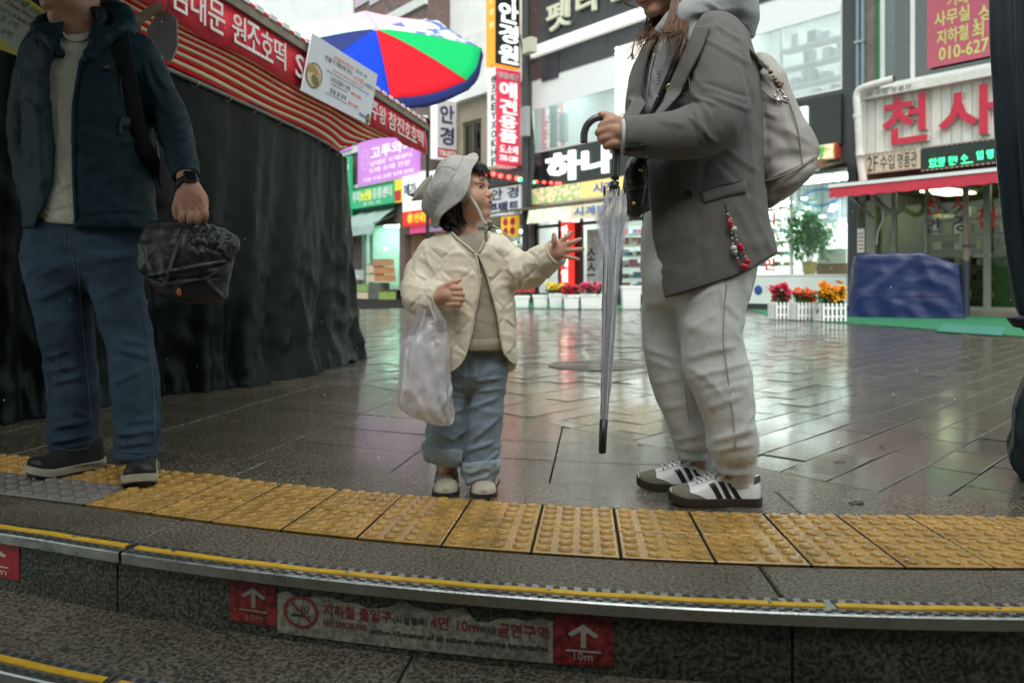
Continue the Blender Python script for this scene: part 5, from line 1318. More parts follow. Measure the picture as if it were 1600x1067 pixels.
for ch,x0,x1 in (("남",270,299),("대",300,323),("문",327,353),("원",364,386),("조",387,408),("호",409,428),("떡",430,448),("S",463,477),("주",581,592),("왕",593,604),("참",608,620),("진",621,632),("호",633,642),("호",643,652),("떡",653,662)):
    big = x0 < 450
    mb = MB(); VF.text(mb,ch,VS(x0,2.2,.04),VS(x1,2.2,.04),ZV0 + (.055 if big else .06),ZV1 - (.045 if big else .06),.034,.002,.008); mb.build("letter",M_BANW,va)
mb = MB(); VF.box(mb,s0,s1 + .05,ZV1 - .005,ZV1 + .055,-.05,.03)
mb.build("top_rail",mat("weathered_wood",(.20,.18,.14),rough=.8,var=.4,vscale=12,bump=.4,bscale=40,stretch=(1,.15,1)),stall)
mb = MB()
for k,a in enumerate(np.arange(s0,s1,.09)):
    VF.box(mb,a,a + .088,ZV1 + .056,ZV1 + .075 + .012 * (k % 2),-.06,.035 + .008 * (k % 2),k % 2)
mb.build("roof_hem",[M_VRED,M_BANW],stall)
def sheer(name,col,k):
    m = mat(name,col,rough=.75,var=.10,spec=.15); nt = m.node_tree; b = nt.nodes["Principled BSDF"]; t = nt.nodes.new("ShaderNodeBsdfTranslucent"); t.inputs[0].default_value = (*col,1)
    x = nt.nodes.new("ShaderNodeMixShader"); x.inputs[0].default_value = k; nt.links.new(b.outputs[0],x.inputs[1]); nt.links.new(t.outputs[0],x.inputs[2]); nt.links.new(x.outputs[0],nt.nodes["Material Output"].inputs["Surface"]); return m
M_CREAM2 = sheer("awning_cream",(.78,.68,.50),.5); M_STRED_ = sheer("awning_red",(.66,.03,.04),.5); M_ROOFC = sheer("roof_sheet",(.85,.70,.60),.75)
nS = 13; ss = np.linspace(VS(60,2.2),VS(620,2.2),40)
inner = np.array([np.interp(VF.pt(ss,0)[:,1],Tt[95:200,1],Tt[95:200,i]) for i in (0,1,2)]).T + [.0,0,-.01]
outer = VF.pt(ss,ZV0 + .03,-.005)
for k in range(nS):
    rows = []
    for q in (k / nS,(k + .5) / nS,(k + 1) / nS):
        p = outer * (1 - q) + inner * q
        p[:,2] += .03 * math.sin(math.pi * q) - .0 + .008 * np.sin(ss * 4 + q * 3)
        rows.append(p)
    mb = MB(); mb.grid(np.stack(rows),thick=.004,nrm=(0,0,1)); mb.build("awning_stripe",M_STRED_ if k % 2 == 0 else M_CREAM2,stall,True)
ss = np.linspace(s0 - .4,s1,20)
mb = MB(); mb.grid(np.stack([VF.pt(ss,ZV1 + .04,-.06),VF.pt(ss,2.78 + .02 * np.sin(ss * 3),-1.3),VF.pt(ss,2.40,-2.6)]),thick=.012,nrm=(0,0,1)); mb.build("awning_roof",M_ROOFC,stall,True)
mb = MB(); mb.grid(np.array([[(x,y,2.42 + .10 * (3.5 - y) * 0 + .03 * math.sin(3 * x) - .05 * (y < 1.2)) for x in np.linspace(-4.2,-.55,12)] for y in np.linspace(1.1,3.75,8)]),thick=.012,nrm=(0,0,1)); mb.build("shade_sheet",mat("shade_canvas",(.12,.10,.09),rough=.8),stall,True)  # unseen sheet overhead, added to keep the man in shade
for nm,(x,y),za,zb in (("post",(-1.62,6.60),0,2.35),("post",(-2.2,4.6),0,2.4),("post",(-3.6,6.9),0,2.5),("post",(-3.95,1.6),0,2.42)):
    mb = MB(); mb.tube([[x,y,za],[x,y,zb]],.022,10); mb.build(nm,mat("post_grey",(.26,.26,.25),rough=.5,metal=.3),stall)
def bar(name,a,b,r,m):
    mb = MB(); mb.tube([a,b],r,8); return mb.build(name,m,stall)
bar("brace",P(198,44,3.75),P(250,9,3.9),.022,mat("brace_wood",(.13,.085,.05),rough=.7,var=.4,vscale=8))
bar("brace",P(345,128,4.9),P(520,205,6.5),.016,MATS["weathered_wood"])
pl_ = thing("hanging_plate","flat grey plate hanging under the striped awning beside the man's shoulder","plate",P(255,60,3.9))
q = np.array([P(x,y,3.9) for x,y in ((244,22),(262,17),(276,30),(277,71),(270,90),(262,99),(240,72),(229,48))])
mb = MB(); mb.prism(q,(0,.012,0)); mb.build("plate_sheet",mat("grey_plate",(.24,.22,.235),rough=.5,var=.15,vscale=6),pl_)
bar_ = MB(); bar_.tube([P(262,18,3.9),P(268,-30,3.95)],.004,6); bar_.build("wire",M_DFRAME,pl_)
bx_ = thing("paper_note","pale paper note hung among dark odds and ends at the back of the stall","paper",P(472,175,6.1))
mb = MB(); mb.prism([P(451,158,6.1),P(485,168,6.1),P(482,192,6.1),P(450,182,6.1)],(0,.01,0)); mb.build("note_sheet",mat("note_tan",(.30,.26,.15),rough=.7,var=.2),bx_)
mb = MB(); mb.tube([P(466,160,6.1),P(466,145,6.15)],.003,5); mb.build("note_string",M_DFRAME,bx_)
cl_ = thing("red_cloth","dark red cloth hanging by the grey post at the stall's far end","cloth",P(510,190,6.5))
gr = np.zeros((8,9,3))
for i in range(8):
    for j in range(9): gr[i,j] = P(494 + 3.6 * j - 1.2 * i * (j < 5),160 + 8 * i + 6 * math.sin(j * 1.3),6.55 + .05 * math.sin(j * 1.9 + i * .4))
mb = MB(); mb.grid(gr,thick=.006); mb.build("cloth_sheet",mat("cloth_darkred",(.16,.015,.02),rough=.8,var=.3),cl_,True)
def bil(q,uv):
    q = np.asarray(q); u,v = uv[...,0:1],uv[...,1:2]
    return q[0] * (1 - u) * (1 - v) + q[1] * u * (1 - v) + q[2] * u * v + q[3] * (1 - u) * v
def on_quad(mb,txt,q,n,u0,u1,v0,v1,lift=.003,bold=.0):
    v,f = text_geo(txt,u1 - u0,v1 - v0,.001,bold,2)
    uv = v[:,:2] + [(u0 + u1) / 2,(v0 + v1) / 2]
    mb.add(bil(q,uv) + n * (lift + v[:,2:3]),f)
def vpt(x,y,o):
    a,z = VF.sz(x,y,o); return VF.pt(a,z,o)
q = np.array([vpt(471,142,.05),vpt(577,196,.05),vpt(590,117,.09),vpt(488,52,.09)])
n_ = np.cross(q[1] - q[0],q[3] - q[0]); n_ /= np.linalg.norm(n_)
pla = thing("menu_placard","white menu placard with small print and a pancake picture, hung on the red banner","placard",q.mean(0))
mb = MB(); mb.prism(q,-n_ * .008); mb.build("placard_board",mat("placard_white",(.66,.67,.74),rough=.45,var=.06),pla)
M_OR = mat("print_orange",(.72,.22,.12),rough=.5,var=0); M_GR = mat("print_grey",(.12,.12,.13),rough=.5,var=0)
mb = MB(); on_quad(mb,"고르곤졸라치즈 호떡은 주문 시",q,n_,.30,.62,.80,.87); on_quad(mb,"소스시럽",q,n_,.62,.78,.66,.745); on_quad(mb,"Gorgonzola (Cheese) Hotteok is made",q,n_,.32,.80,.585,.635); on_quad(mb,"₩3,000",q,n_,.63,.79,.36,.43); on_quad(mb,"₩2,000",q,n_,.61,.77,.17,.24); mb.build("orange_lettering",M_OR,pla)
mb = MB(); on_quad(mb,"조리 시",q,n_,.64,.82,.80,.87); on_quad(mb,"만들기 때문에 최소",q,n_,.20,.60,.70,.785); on_quad(mb,"소요됩니다",q,n_,.80,.97,.655,.73); on_quad(mb,"when ordering, so it takes at least 5 min",q,n_,.24,.90,.52,.565); on_quad(mb,"고르곤졸라 호떡",q,n_,.31,.60,.40,.49); on_quad(mb,"Gorgonzola Hotteok",q,n_,.33,.57,.345,.38); on_quad(mb,"찹쌀 꿀 호떡",q,n_,.33,.57,.205,.295); on_quad(mb,"Honey Rice Hotteok",q,n_,.28,.59,.15,.185); mb.build("black_lettering",M_GR,pla)
mb = MB(); on_quad(mb,"Quic",q,n_,.80,.92,.07,.15,bold=.01); mb.build("blue_lettering",mat("print_blue",(.08,.08,.3),rough=.5),pla)
def disc(mb,c,ru,rv,lift,m=0,k=24,a0=.0):
    t = np.linspace(0,2 * math.pi,k,endpoint=False)
    uv = np.stack([c[0] + ru * np.cos(t) * math.cos(a0) - rv * np.sin(t) * math.sin(a0),c[1] + ru * np.cos(t) * math.sin(a0) + rv * np.sin(t) * math.cos(a0)],-1)
    p = bil(q,uv) + n_ * lift
    mb.add(np.vstack([p,bil(q,np.array([c])) + n_ * (lift + .002)]),[(i,(i + 1) % k,k) for i in range(k)],m)
mb = MB(); disc(mb,(.11,.34),.105,.22,.0012,0); disc(mb,(.11,.34),.085,.185,.002,1); disc(mb,(.095,.40),.07,.12,.003,2,a0=.5); disc(mb,(.125,.28),.065,.115,.004,1,a0=.3); disc(mb,(.13,.27),.05,.095,.005,3,a0=.3)
mb.build("food_picture",[mat("dish_green",(.16,.15,.06)),mat("dough_cream",(.62,.52,.36)),mat("dough_brown",(.42,.24,.12)),mat("filling_olive",(.20,.14,.04))],pla)
mb = MB(); disc(mb,(.955,.10),.035,.095,.002,0); mb.build("round_logo",mat("logo_black",(.02,.02,.02)),pla)
mb = MB(); on_quad(mb,"88",q,n_,.935,.975,.06,.14,.005); mb.build("logo_lettering",mat("logo_yellow",(.55,.45,.05)),pla)
q = np.array([P(-70,52,3.35),P(37,91,3.18),P(94,34,3.18),P(-10,-40,3.35)])
n_ = np.cross(q[1] - q[0],q[3] - q[0]); n_ /= np.linalg.norm(n_)
mbd = thing("menu_board","grey menu board with yellow edges and red and black print behind the man's shoulder","menu board",q.mean(0))
mb = MB(); mb.prism(q,-n_ * .01); mb.build("board",mat("board_grey",(.27,.28,.24),rough=.6,var=.15),mbd)
M_YB = mat("board_yellowedge",(.42,.36,.06),rough=.6,var=.25)
def strip(mb,u0,u1,v0,v1):
    p = bil(q,np.array([(u0,v0),(u1,v0),(u1,v1),(u0,v1)])); mb.prism(p + n_ * .001,n_ * .001)
mb = MB(); strip(mb,0,1,0,.17); mb.build("yellow_band",M_YB,mbd)
mb = MB(); strip(mb,0,1,.90,1); mb.build("yellow_band",M_YB,mbd)
mb = MB(); on_quad(mb,"5~6분 소요됩니다",q,n_,.42,.98,.84,.95,.004); on_quad(mb,"it takes at least",q,n_,.30,.72,.60,.68,.004); on_quad(mb,"꿀 호떡",q,n_,.42,.66,.44,.56,.004); on_quad(mb,"꿀 호떡",q,n_,.40,.68,.25,.37,.004); mb.build("black_lettering",M_GR,mbd)
mb = MB(); on_quad(mb,"(Cheese) Hotteok is made",q,n_,.35,.95,.72,.80,.004); on_quad(mb,"5 min",q,n_,.74,.92,.60,.68,.004); on_quad(mb,"₩",q,n_,.80,.87,.44,.55,.004); on_quad(mb,"₩",q,n_,.86,.93,.22,.33,.004); mb.build("red_lettering",mat("print_darkred",(.36,.07,.05)),mbd)
# ------------------------------------------------------------------ the big parasol over the stall
ax_ = np.array([.08,-.62,.78]); ax_ /= np.linalg.norm(ax_)
Rr = 1.30; hgt = .26
ctr = P(588,79,9.6); apex = ctr + ax_ * hgt
e1 = np.cross(ax_,[0,1,0.]); e1 /= np.linalg.norm(e1)
if e1[0] < 0: e1 = -e1
e2 = np.cross(ax_,e1)
if e2[2] > 0: e2 = -e2
par = thing("parasol","large rainbow panelled parasol tilted above the stall awning","parasol",P(668,560,9.8) * [1,1,0])
M_PCOL = {}
def pm(n,c,e=.0):
    m = mat("parasol_" + n,c,rough=.7,var=.06,vscale=4,spec=.12)
    return m
def swirl(name,c1,c2):
    m = bpy.data.materials.new(name); m.use_nodes = True; nt = m.node_tree; L = nt.links.new; b = nt.nodes["Principled BSDF"]
    tc = nt.nodes.new("ShaderNodeTexCoord"); n = nt.nodes.new("ShaderNodeTexNoise"); n.inputs["Scale"].default_value = 5; n.inputs["Detail"].default_value = 3
    r = nt.nodes.new("ShaderNodeValToRGB"); r.color_ramp.elements[0].position = .47; r.color_ramp.elements[1].position = .53; r.color_ramp.elements[0].color = (*c1,1); r.color_ramp.elements[1].color = (*c2,1)
    L(tc.outputs["Object"],n.inputs["Vector"]); L(n.outputs["Fac"],r.inputs[0]); L(r.outputs[0],b.inputs["Base Color"]); b.inputs["Roughness"].default_value = .55
    return m
panels = [(27,pm("red",(.62,.008,.02)),pm("navy",(.025,.035,.16))),(72,pm("blue",(.005,.045,.50)),pm("deepgreen",(.01,.13,.06))),(117,pm("navy",(.03,.045,.2)),pm("yellow",(.85,.75,.02))),
          (162,pm("mint",(.55,.74,.65)),pm("white",(.8,.8,.8))),(207,pm("pink",(.80,.46,.58)),pm("navy",(.025,.035,.16))),(252,pm("pink",(.80,.46,.58)),pm("white",(.8,.8,.8))),
          (297,swirl("parasol_printed",(.78,.82,.86),(.10,.14,.42)),pm("limeyellow",(.75,.85,.02))),(342,pm("green",(.003,.45,.12)),pm("navy",(.025,.035,.16)))]
def rim_pt(deg,rho):
    t = math.radians(deg); h = hgt * (1 - rho ** 1.5)
    return ctr + Rr * rho * (math.cos(t) * e1 + math.sin(t) * e2) + ax_ * h
for a0,m_,fm in panels:
    gr = np.zeros((12,9,3))
    for i,rho in enumerate(np.linspace(.02,1,12)):
        for j,w in enumerate(np.linspace(0,1,9)):
            p0,p1 = rim_pt(a0,rho),rim_pt(a0 + 45,rho)
            chord = p0 * (1 - w) + p1 * w
            arc = rim_pt(a0 + 45 * w,rho)
            k = .30 * math.sin(math.pi * w)
            gr[i,j] = chord * (1 - k) + arc * k - ax_ * .04 * rho * math.sin(math.pi * w)
    mb = MB(); mb.grid(gr,thick=.003,nrm=ax_); pn = mb.build("panel",m_,par,True)
    fl = np.stack([gr[-1] * (1 - t) + (gr[-1] - ax_ * .03 + np.array([0,0,-.075]) * (1 if True else 0)) * t + (gr[-1] - ctr) * .02 * t for t in np.linspace(0,1,4)])
    fl[-1] += (np.sin(np.linspace(0,math.pi,9)) * .02)[:,None] * np.array([0,0,-1.0])
    mb = MB(); mb.grid(fl,thick=.003); fo = mb.build("flap",fm,pn,True)
for k in range(8):
    pts = [rim_pt(27 + 45 * k,r_) - ax_ * .012 for r_ in np.linspace(.05,1,8)]
    mb = MB(); mb.tube(pts,.006,6); mb.build("rib",M_STEEL,par)
mb = MB(); mb.lathe([(.02,0),(.045,.01),(.03,.05),(.012,.09)],apex - ax_ * .01,12,axis=ax_); mb.build("finial",M_PWHITE,par)
joint = ctr - ax_ * .7
base = P(668,560,9.8) * [1,1,0]
low = np.array([base[0],base[1],joint[2] - .25])
mb = MB(); mb.tube([apex - ax_ * .02,ctr - ax_ * .1,joint],.017,10); mb.tube(sm([joint,(joint + low) / 2 + [0,0,-.02],low,low - [0,0,.1]],10),.019,10); mb.tube([low,base + [0,0,.03]],.022,10)
mb.build("pole",mat("parasol_pole",(.05,.05,.05),rough=.4,metal=.5),par)
mb = MB(); mb.lathe([(.24,0),(.24,.05),(.20,.08),(.05,.09),(.03,.22)],base,20); mb.build("base_weight",mat("base_grey",(.18,.18,.18),rough=.6),par)
# ------------------------------------------------------------------ the dark gathered tarpaulin at the right
ct = thing("gathered_tarpaulin","dark navy tarpaulin gathered into a hanging bundle at the edge of the steps","tarpaulin",(1.78,2.5,0))
prof = [(-700,1538),(-300,1540),(0,1545),(100,1549),(200,1553),(300,1559),(400,1568),(450,1573),(480,1577),(500,1584),(515,1592),(530,1602),(560,1607),(600,1601),(630,1592),(650,1587),(700,1584),(740,1582),(765,1586),(780,1595),(788,1601)]
pr_ = sm(prof,110); nA = 90; Yc = 2.62
vs = np.zeros((110,nA,3))
for i,(py,px) in enumerate(pr_):
    xl = (px + (24 if py < 500 else 4) - PCX) / FPX * Yc; z = max(CH - (py - HY) / FPX * 2.40,.004);
    r_ = 1.86 - xl
    if py > 520: r_ = 1.84 - xl
    for j in range(nA):
        t = 2 * math.pi * j / nA
        w = 1 + .06 * math.sin(7 * t + z * .5) + .04 * math.sin(15 * t + 1.2 * z) + .02 * math.sin(27 * t - z)
        cr = .008 * float(math.sin(31 * z + 4 * t)) * (1 if z < .25 else 0)
        vs[i,j] = (1.86 + (r_) * math.cos(t) * w - abs(cr),Yc + min(r_,.22) * .95 * math.sin(t) * w + cr,z)
f_ = [(i * nA + j,(i + 1) * nA + j,(i + 1) * nA + (j + 1) % nA,i * nA + (j + 1) % nA) for i in range(109) for j in range(nA)]
vs2 = vs + (fbm(vs * np.array([10,10,1.6]),3) * .014)[...,None] * np.array([-.7,-.7,0])
vs2[...,2] = np.maximum(vs2[...,2],.004)
link("tarpaulin_bundle",vs2.reshape(-1,3),f_,mat("navy_tarpaulin",(.009,.019,.028),rough=.42,var=.3,vscale=4,bump=.06,bscale=200),ct)
mb = MB(); mb.tube([(1.85 + .118 * math.cos(t),Yc + .118 * math.sin(t),.455 + .01 * math.sin(2 * t)) for t in np.linspace(0,2 * math.pi,40)],.008,6,caps=False); mb.build("rope",mat("rope_black",(.02,.02,.02),rough=.8),ct)
# ------------------------------------------------------------------ solid modelling: smooth unions of simple solids,meshed by surface nets
def smin(a,b,k):
    if k <= 0: return np.minimum(a,b)
    h = np.clip(.5 + .5 * (b - a) / k,0,1)
    return b * (1 - h) + a * h - k * h * (1 - h)
class Sdf:
    def __init__(s): s.it = []
    def add(s,fn,lo,hi,k=.01,op='u'):
        s.it.append((fn,np.array(lo,float),np.array(hi,float),k,op)); return s
    def __call__(s,p,margin=.06):
        d = np.full(len(p),1.0)
        for fn,lo,hi,k,op in s.it:
            m = np.all((p > lo - margin) & (p < hi + margin),axis=1)
            if not m.any(): continue
            v = fn(p[m])
            if op == 'u': d[m] = smin(d[m],v,k)
            elif op == 's': d[m] = -smin(-d[m],v,k)      # carve
            else: d[m] = -smin(-d[m],-v,k)               # keep only the overlap
        return d
    def bounds(s):
        u = [i for i in s.it if i[4] == 'u']
        return np.min([i[1] for i in u],0),np.max([i[2] for i in u],0)
    def chain(s,pts,rad,k=.012,n=None,capa=False,capb=False,op='u',flat=None):
        pts = np.array(pts,float); rad = np.array(rad,float)
        n = n or (len(pts) - 1) * 4 + 1
        q = sm(np.hstack([pts,rad[:,None]]),n) if len(pts) > 2 else sm(np.hstack([pts,rad[:,None]]),2)
        P_,r = q[:,:3],np.maximum(q[:,3],1e-4)
        def fn(p):
            d = np.full(len(p),9.0)
            for a,b,ra,rb in zip(P_[:-1],P_[1:],r[:-1],r[1:]):
                ab = b - a; t = np.clip((p - a) @ ab / (ab @ ab + 1e-12),0,1)
                w = p - a - t[:,None] * ab
                if flat is not None:
                    ax,sc = flat; w = w + ((w @ ax) * (1 / sc - 1))[:,None] * ax
                d = np.minimum(d,np.sqrt((w * w).sum(1)) - (ra + t * (rb - ra)))
            if capa:
                t0 = P_[0] - P_[1]; t0 /= np.linalg.norm(t0); d = np.maximum(d,(p - P_[0]) @ t0)
            if capb:
                t1 = P_[-1] - P_[-2]; t1 /= np.linalg.norm(t1); d = np.maximum(d,(p - P_[-1]) @ t1)
            return d
        return s.add(fn,(P_ - r[:,None]).min(0),(P_ + r[:,None]).max(0),k,op)
    def ell(s,c,r,B=None,k=.01,op='u'):
        c = np.array(c,float); r = np.array(r,float); B = np.eye(3) if B is None else np.array(B)   # rows of B: the axes
        def fn(p):
            q = (p - c) @ B.T
            k0 = np.sqrt(((q / r) ** 2).sum(1)); k1 = np.sqrt(((q / r ** 2) ** 2).sum(1))
            return k0 * (k0 - 1) / (k1 + 1e-9)
        e = np.sqrt(((B.T * r) ** 2).sum(1))
        return s.add(fn,c - e,c + e,k,op)
    def stack(s,rows,k=.015,n=2.3,op='u',res=60,rnd=.012):
        """rows (z, cx, cy, rx, ry): an upright solid with elliptical sections."""
        q = sm(sorted(rows,key=lambda t: t[0]),res); z,cx,cy,rx,ry = q.T
        def fn(p):
            X = np.interp(p[:,2],z,cx); Y = np.interp(p[:,2],z,cy); a = np.interp(p[:,2],z,rx); b = np.interp(p[:,2],z,ry)
            u,v = p[:,0] - X,p[:,1] - Y
            kk = ((np.abs(u) / a) ** n + (np.abs(v) / b) ** n) ** (1 / n)
            l = np.sqrt(u * u + v * v)
            d = np.where(kk > .25,l * (1 - 1 / np.maximum(kk,.25)),-(1 - kk) * np.minimum(a,b))
            c = np.maximum(p[:,2] - z[-1],z[0] - p[:,2])
            return -smin(-d,-c,rnd)
        return s.add(fn,(np.min(cx - rx),np.min(cy - ry),z[0]),(np.max(cx + rx),np.max(cy + ry),z[-1]),k,op)
    def pstack(s,rows,**kw):
        """rows (pixel y, left x, right x, depth, thickness radius)."""
        return s.stack([prow(*r) for r in rows],**kw)
def prow(y,xl,xr,Y,ry,*a):
    return (CH - (y - HY) / FPX * Y,((xl + xr) / 2 - PCX) / FPX * Y,Y,(xr - xl) / 2 / FPX * Y,ry)
def nets(fn,lo,hi,h,smooth=2):
    lo = np.asarray(lo,float) - 3 * h; hi = np.asarray(hi,float) + 3 * h
    B = 4; nb = np.ceil((hi - lo) / (B * h)).astype(int) + 1; n = nb * B + 1
    ci = np.stack(np.meshgrid(*[np.arange(k + 1) for k in nb],indexing='ij'),-1).reshape(-1,3)
    cv = fn(lo + ci * B * h,12 * h).reshape(nb + 1)
    c8 = np.stack([cv[i:i + nb[0],j:j + nb[1],k:k + nb[2]] for i in (0,1) for j in (0,1) for k in (0,1)])
    near = (np.abs(c8).min(0) < B * h * 1.35) | ((c8.min(0) < 0) & (c8.max(0) > 0))
    bi = np.argwhere(near)
    V = np.empty(n,np.float32)
    V[:] = 1
    need = np.zeros(n,bool)
    for i in range(B + 1):
        for j in range(B + 1):
            for k in range(B + 1):
                need[bi[:,0] * B + i,bi[:,1] * B + j,bi[:,2] * B + k] = True
    pi = np.argwhere(need)
    vals = np.concatenate([fn(lo + pi[a:a + 400000] * h,12 * h) for a in range(0,len(pi),400000)])
    V[need] = vals
    off = np.stack(np.meshgrid(*[np.arange(B)] * 3,indexing='ij'),-1).reshape(-1,3)
    cells = (bi[:,None,:] * B + off[None]).reshape(-1,3)
    cor = [(i,j,k) for i in (0,1) for j in (0,1) for k in (0,1)]
    cvv = np.stack([V[cells[:,0] + i,cells[:,1] + j,cells[:,2] + k] for i,j,k in cor],1)
    act = (cvv.min(1) < 0) & (cvv.max(1) >= 0)
    cells,cvv = cells[act],cvv[act]
    acc = np.zeros((len(cells),3)); cnt = np.zeros(len(cells))
    ca = np.array(cor,float)
    for a in range(8):
        for b in range(a + 1,8):
            if np.abs(ca[a] - ca[b]).sum() != 1: continue
            va,vb = cvv[:,a],cvv[:,b]; m = (va < 0) != (vb < 0)
            t = va[m] / (va[m] - vb[m])
            acc[m] += ca[a] + t[:,None] * (ca[b] - ca[a]); cnt[m] += 1
    verts = lo + (cells + acc / cnt[:,None]) * h
    idx = -np.ones(n,np.int32); idx[cells[:,0],cells[:,1],cells[:,2]] = np.arange(len(cells))
    faces = []
    for ax in range(3):
        e = np.zeros(3,int); e[ax] = 1; u = np.zeros(3,int); u[(ax + 1) % 3] = 1; w = np.zeros(3,int); w[(ax + 2) % 3] = 1
        c = cells[(cells[:,(ax + 1) % 3] > 0) & (cells[:,(ax + 2) % 3] > 0)]
        a = V[tuple(c.T)]; b = V[tuple((c + e).T)]; m = (a < 0) != (b < 0)
        c,a = c[m],a[m]
        q = np.stack([idx[tuple((c - u - w).T)],idx[tuple((c - w).T)],idx[tuple(c.T)],idx[tuple((c - u).T)]],1)
        ok = (q >= 0).all(1); q,a = q[ok],a[ok]
        q[a >= 0] = q[a >= 0][:,::-1]
        faces.append(q)
    faces = np.concatenate(faces)
    verts = relax(verts,faces,smooth)
    return verts,faces
def relax(v,f,n,w=.5):
    if n <= 0: return v
    e = np.concatenate([f[:,[0,1]],f[:,[1,2]],f[:,[2,3]],f[:,[3,0]]])
    c = np.bincount(e[:,0],minlength=len(v)) + np.bincount(e[:,1],minlength=len(v))
    for _ in range(n):
        s = np.stack([np.bincount(e[:,0],v[e[:,1],i],len(v)) + np.bincount(e[:,1],v[e[:,0],i],len(v)) for i in range(3)],1)
        v = v * (1 - w) + w * s / np.maximum(c,1)[:,None]
    return v
def vnormals(v,f):
    fn = np.cross(v[f[:,2]] - v[f[:,0]],v[f[:,3]] - v[f[:,1]])
    n = np.stack([sum(np.bincount(f[:,k],fn[:,i],len(v)) for k in range(4)) for i in range(3)],1)
    return n / (np.linalg.norm(n,axis=1)[:,None] + 1e-12)
def folds(v,f,strokes=(),wr=.0,wscale=(9,9,9),wr2=.0,mask=None,sharp=.6):
    """Real creases: ridges (positive, mm) and valleys drawn as lines on the side that faces the plaza steps, and uneven cloth all over."""
    n = vnormals(v,f); d = np.zeros(len(v))
    if wr:
        s = np.array(wscale)
        a = noise3(v * s + 3.1); b = noise3(v * s * 1.9 + 11.7)
        rid = 1.25 * np.exp(-(a / .16) ** 2) - .25 - .5 * np.abs(a)
        d += .6 * wr * (.7 * np.clip(rid,-1,1) - .25 + .5 * b)
    if wr2:
        d += wr2 * fbm(v * np.array(wscale) * 3.1 + 5,2)
    if mask is not None: d *= mask(v)
    if len(strokes):
        X,Y = PX(v); fr = np.clip(-n[:,1] * 1.6 + .35,0,1)
        for st in strokes:
            (x0,y0),(x1,y1),w,amp = st[:4]
            L = math.hypot(x1 - x0,y1 - y0); ux,uy = (x1 - x0) / L,(y1 - y0) / L
            t = (X - x0) * ux + (Y - y0) * uy; s_ = -(X - x0) * uy + (Y - y0) * ux
            s_ = s_ - (st[4] if len(st) > 4 else 0) * np.sin(np.clip(t / L,0,1) * math.pi)
            e = np.clip(np.minimum(t + .12 * L,1.12 * L - t) / (.3 * L),0,1); e = e * e * (3 - 2 * e)
            d += fr * e * amp * .0007 * (np.exp(-np.abs(s_ / (w * .8)) ** 1.5) - sharp * .6 * np.exp(-((s_ - 1.4 * w) / w) ** 2))
    return v + n * d[:,None]
def garment(name,sdf,h,m,parent,strokes=(),smooth=2,post=None,mi=None,**kw):
    lo,hi = sdf.bounds()
    v,f = nets(sdf,lo,hi,h,smooth)
    v = folds(v,f,strokes,**kw)
    if post: v = post(v,f)
    return link(name,v,f,m,parent,True,mi(v,f) if mi else None)
def basis(fwd,up):
    f = np.array(fwd,float); f /= np.linalg.norm(f); u = np.array(up,float); u -= f * (u @ f); u /= np.linalg.norm(u)
    return np.cross(f,u),f,u        # right,forward,up
def head(s,C,fwd,up,H,child=False):
    """Adds a head with a face to a solid. Returns a function from head coordinates (right, forward, up; head height 1) to the world."""
    r,f,u = basis(fwd,up); B = np.stack([r,f,u]); C = np.array(C,float)
    W = lambda x,y,z: C + H * (x * r + y * f + z * u)
    E = lambda c,rr,k=.02,op='u': s.ell(W(*c),np.array(rr) * H,B,k * H,op)
    ck = 1.0 if child else .0
    E((0,-.07,.14),(.345 + .02 * ck,.43,.365),.04)
    E((0,.07,-.12),(.275 + .035 * ck,.29,.33),.12)
    E((0,.23,-.405 + .02 * ck),(.115,.10,.085),.09)
    for x in (-1,1):
        E((x * (.155 + .015 * ck),.20,-.16),(.115 + .02 * ck,.115 + .005 * ck,.12 + .01 * ck),.09)
        E((x * .115,.295,.085),(.12,.06,.04),.06)
        E((x * .205,-.02,-.25),(.10,.14,.11),.10)
    for x in (-1,1): E((x * .135,.372,-.004),(.082,.055,.048),.035,'s')
    for x in (-1,1):
        E((x * .132,.282,-.002),(.066,.064,.056),.012)
        E((x * .134,.365,-.006),(.062,.055,.020 - .002 * ck),.006,'s')
    nz = .36 + .0 * ck
    s.chain([W(0,.315 - .01 * ck,.04),W(0,.355 - .012 * ck,-.04),W(0,.425 - .012 * ck,-.115)],np.array([.026,.030,.040]) * H,.035 * H)
    for x in (-1,1): E((x * .042,.375 - .02 * ck,-.128),(.032,.042,.026),.02)
    E((0,.335 - .03 * ck,-.245),(.105,.065,.075),.06)
    ly = .030 * ck
    E((0,.378 - ly,-.222),(.088 - .012 * ck,.032,.020),.018); E((0,.374 - ly,-.274),(.074 - .012 * ck,.034,.024),.018)
    E((0,.425 - ly,-.248),(.066 - .010 * ck,.055,.007 + .009 * ck),.006,'s')
    for x in (-1,1):
        E((x * .350,-.05,-.03),(.024,.062,.10),.02); E((x * .372,-.035,-.03),(.014,.034,.062),.012,'s')
    return W,B
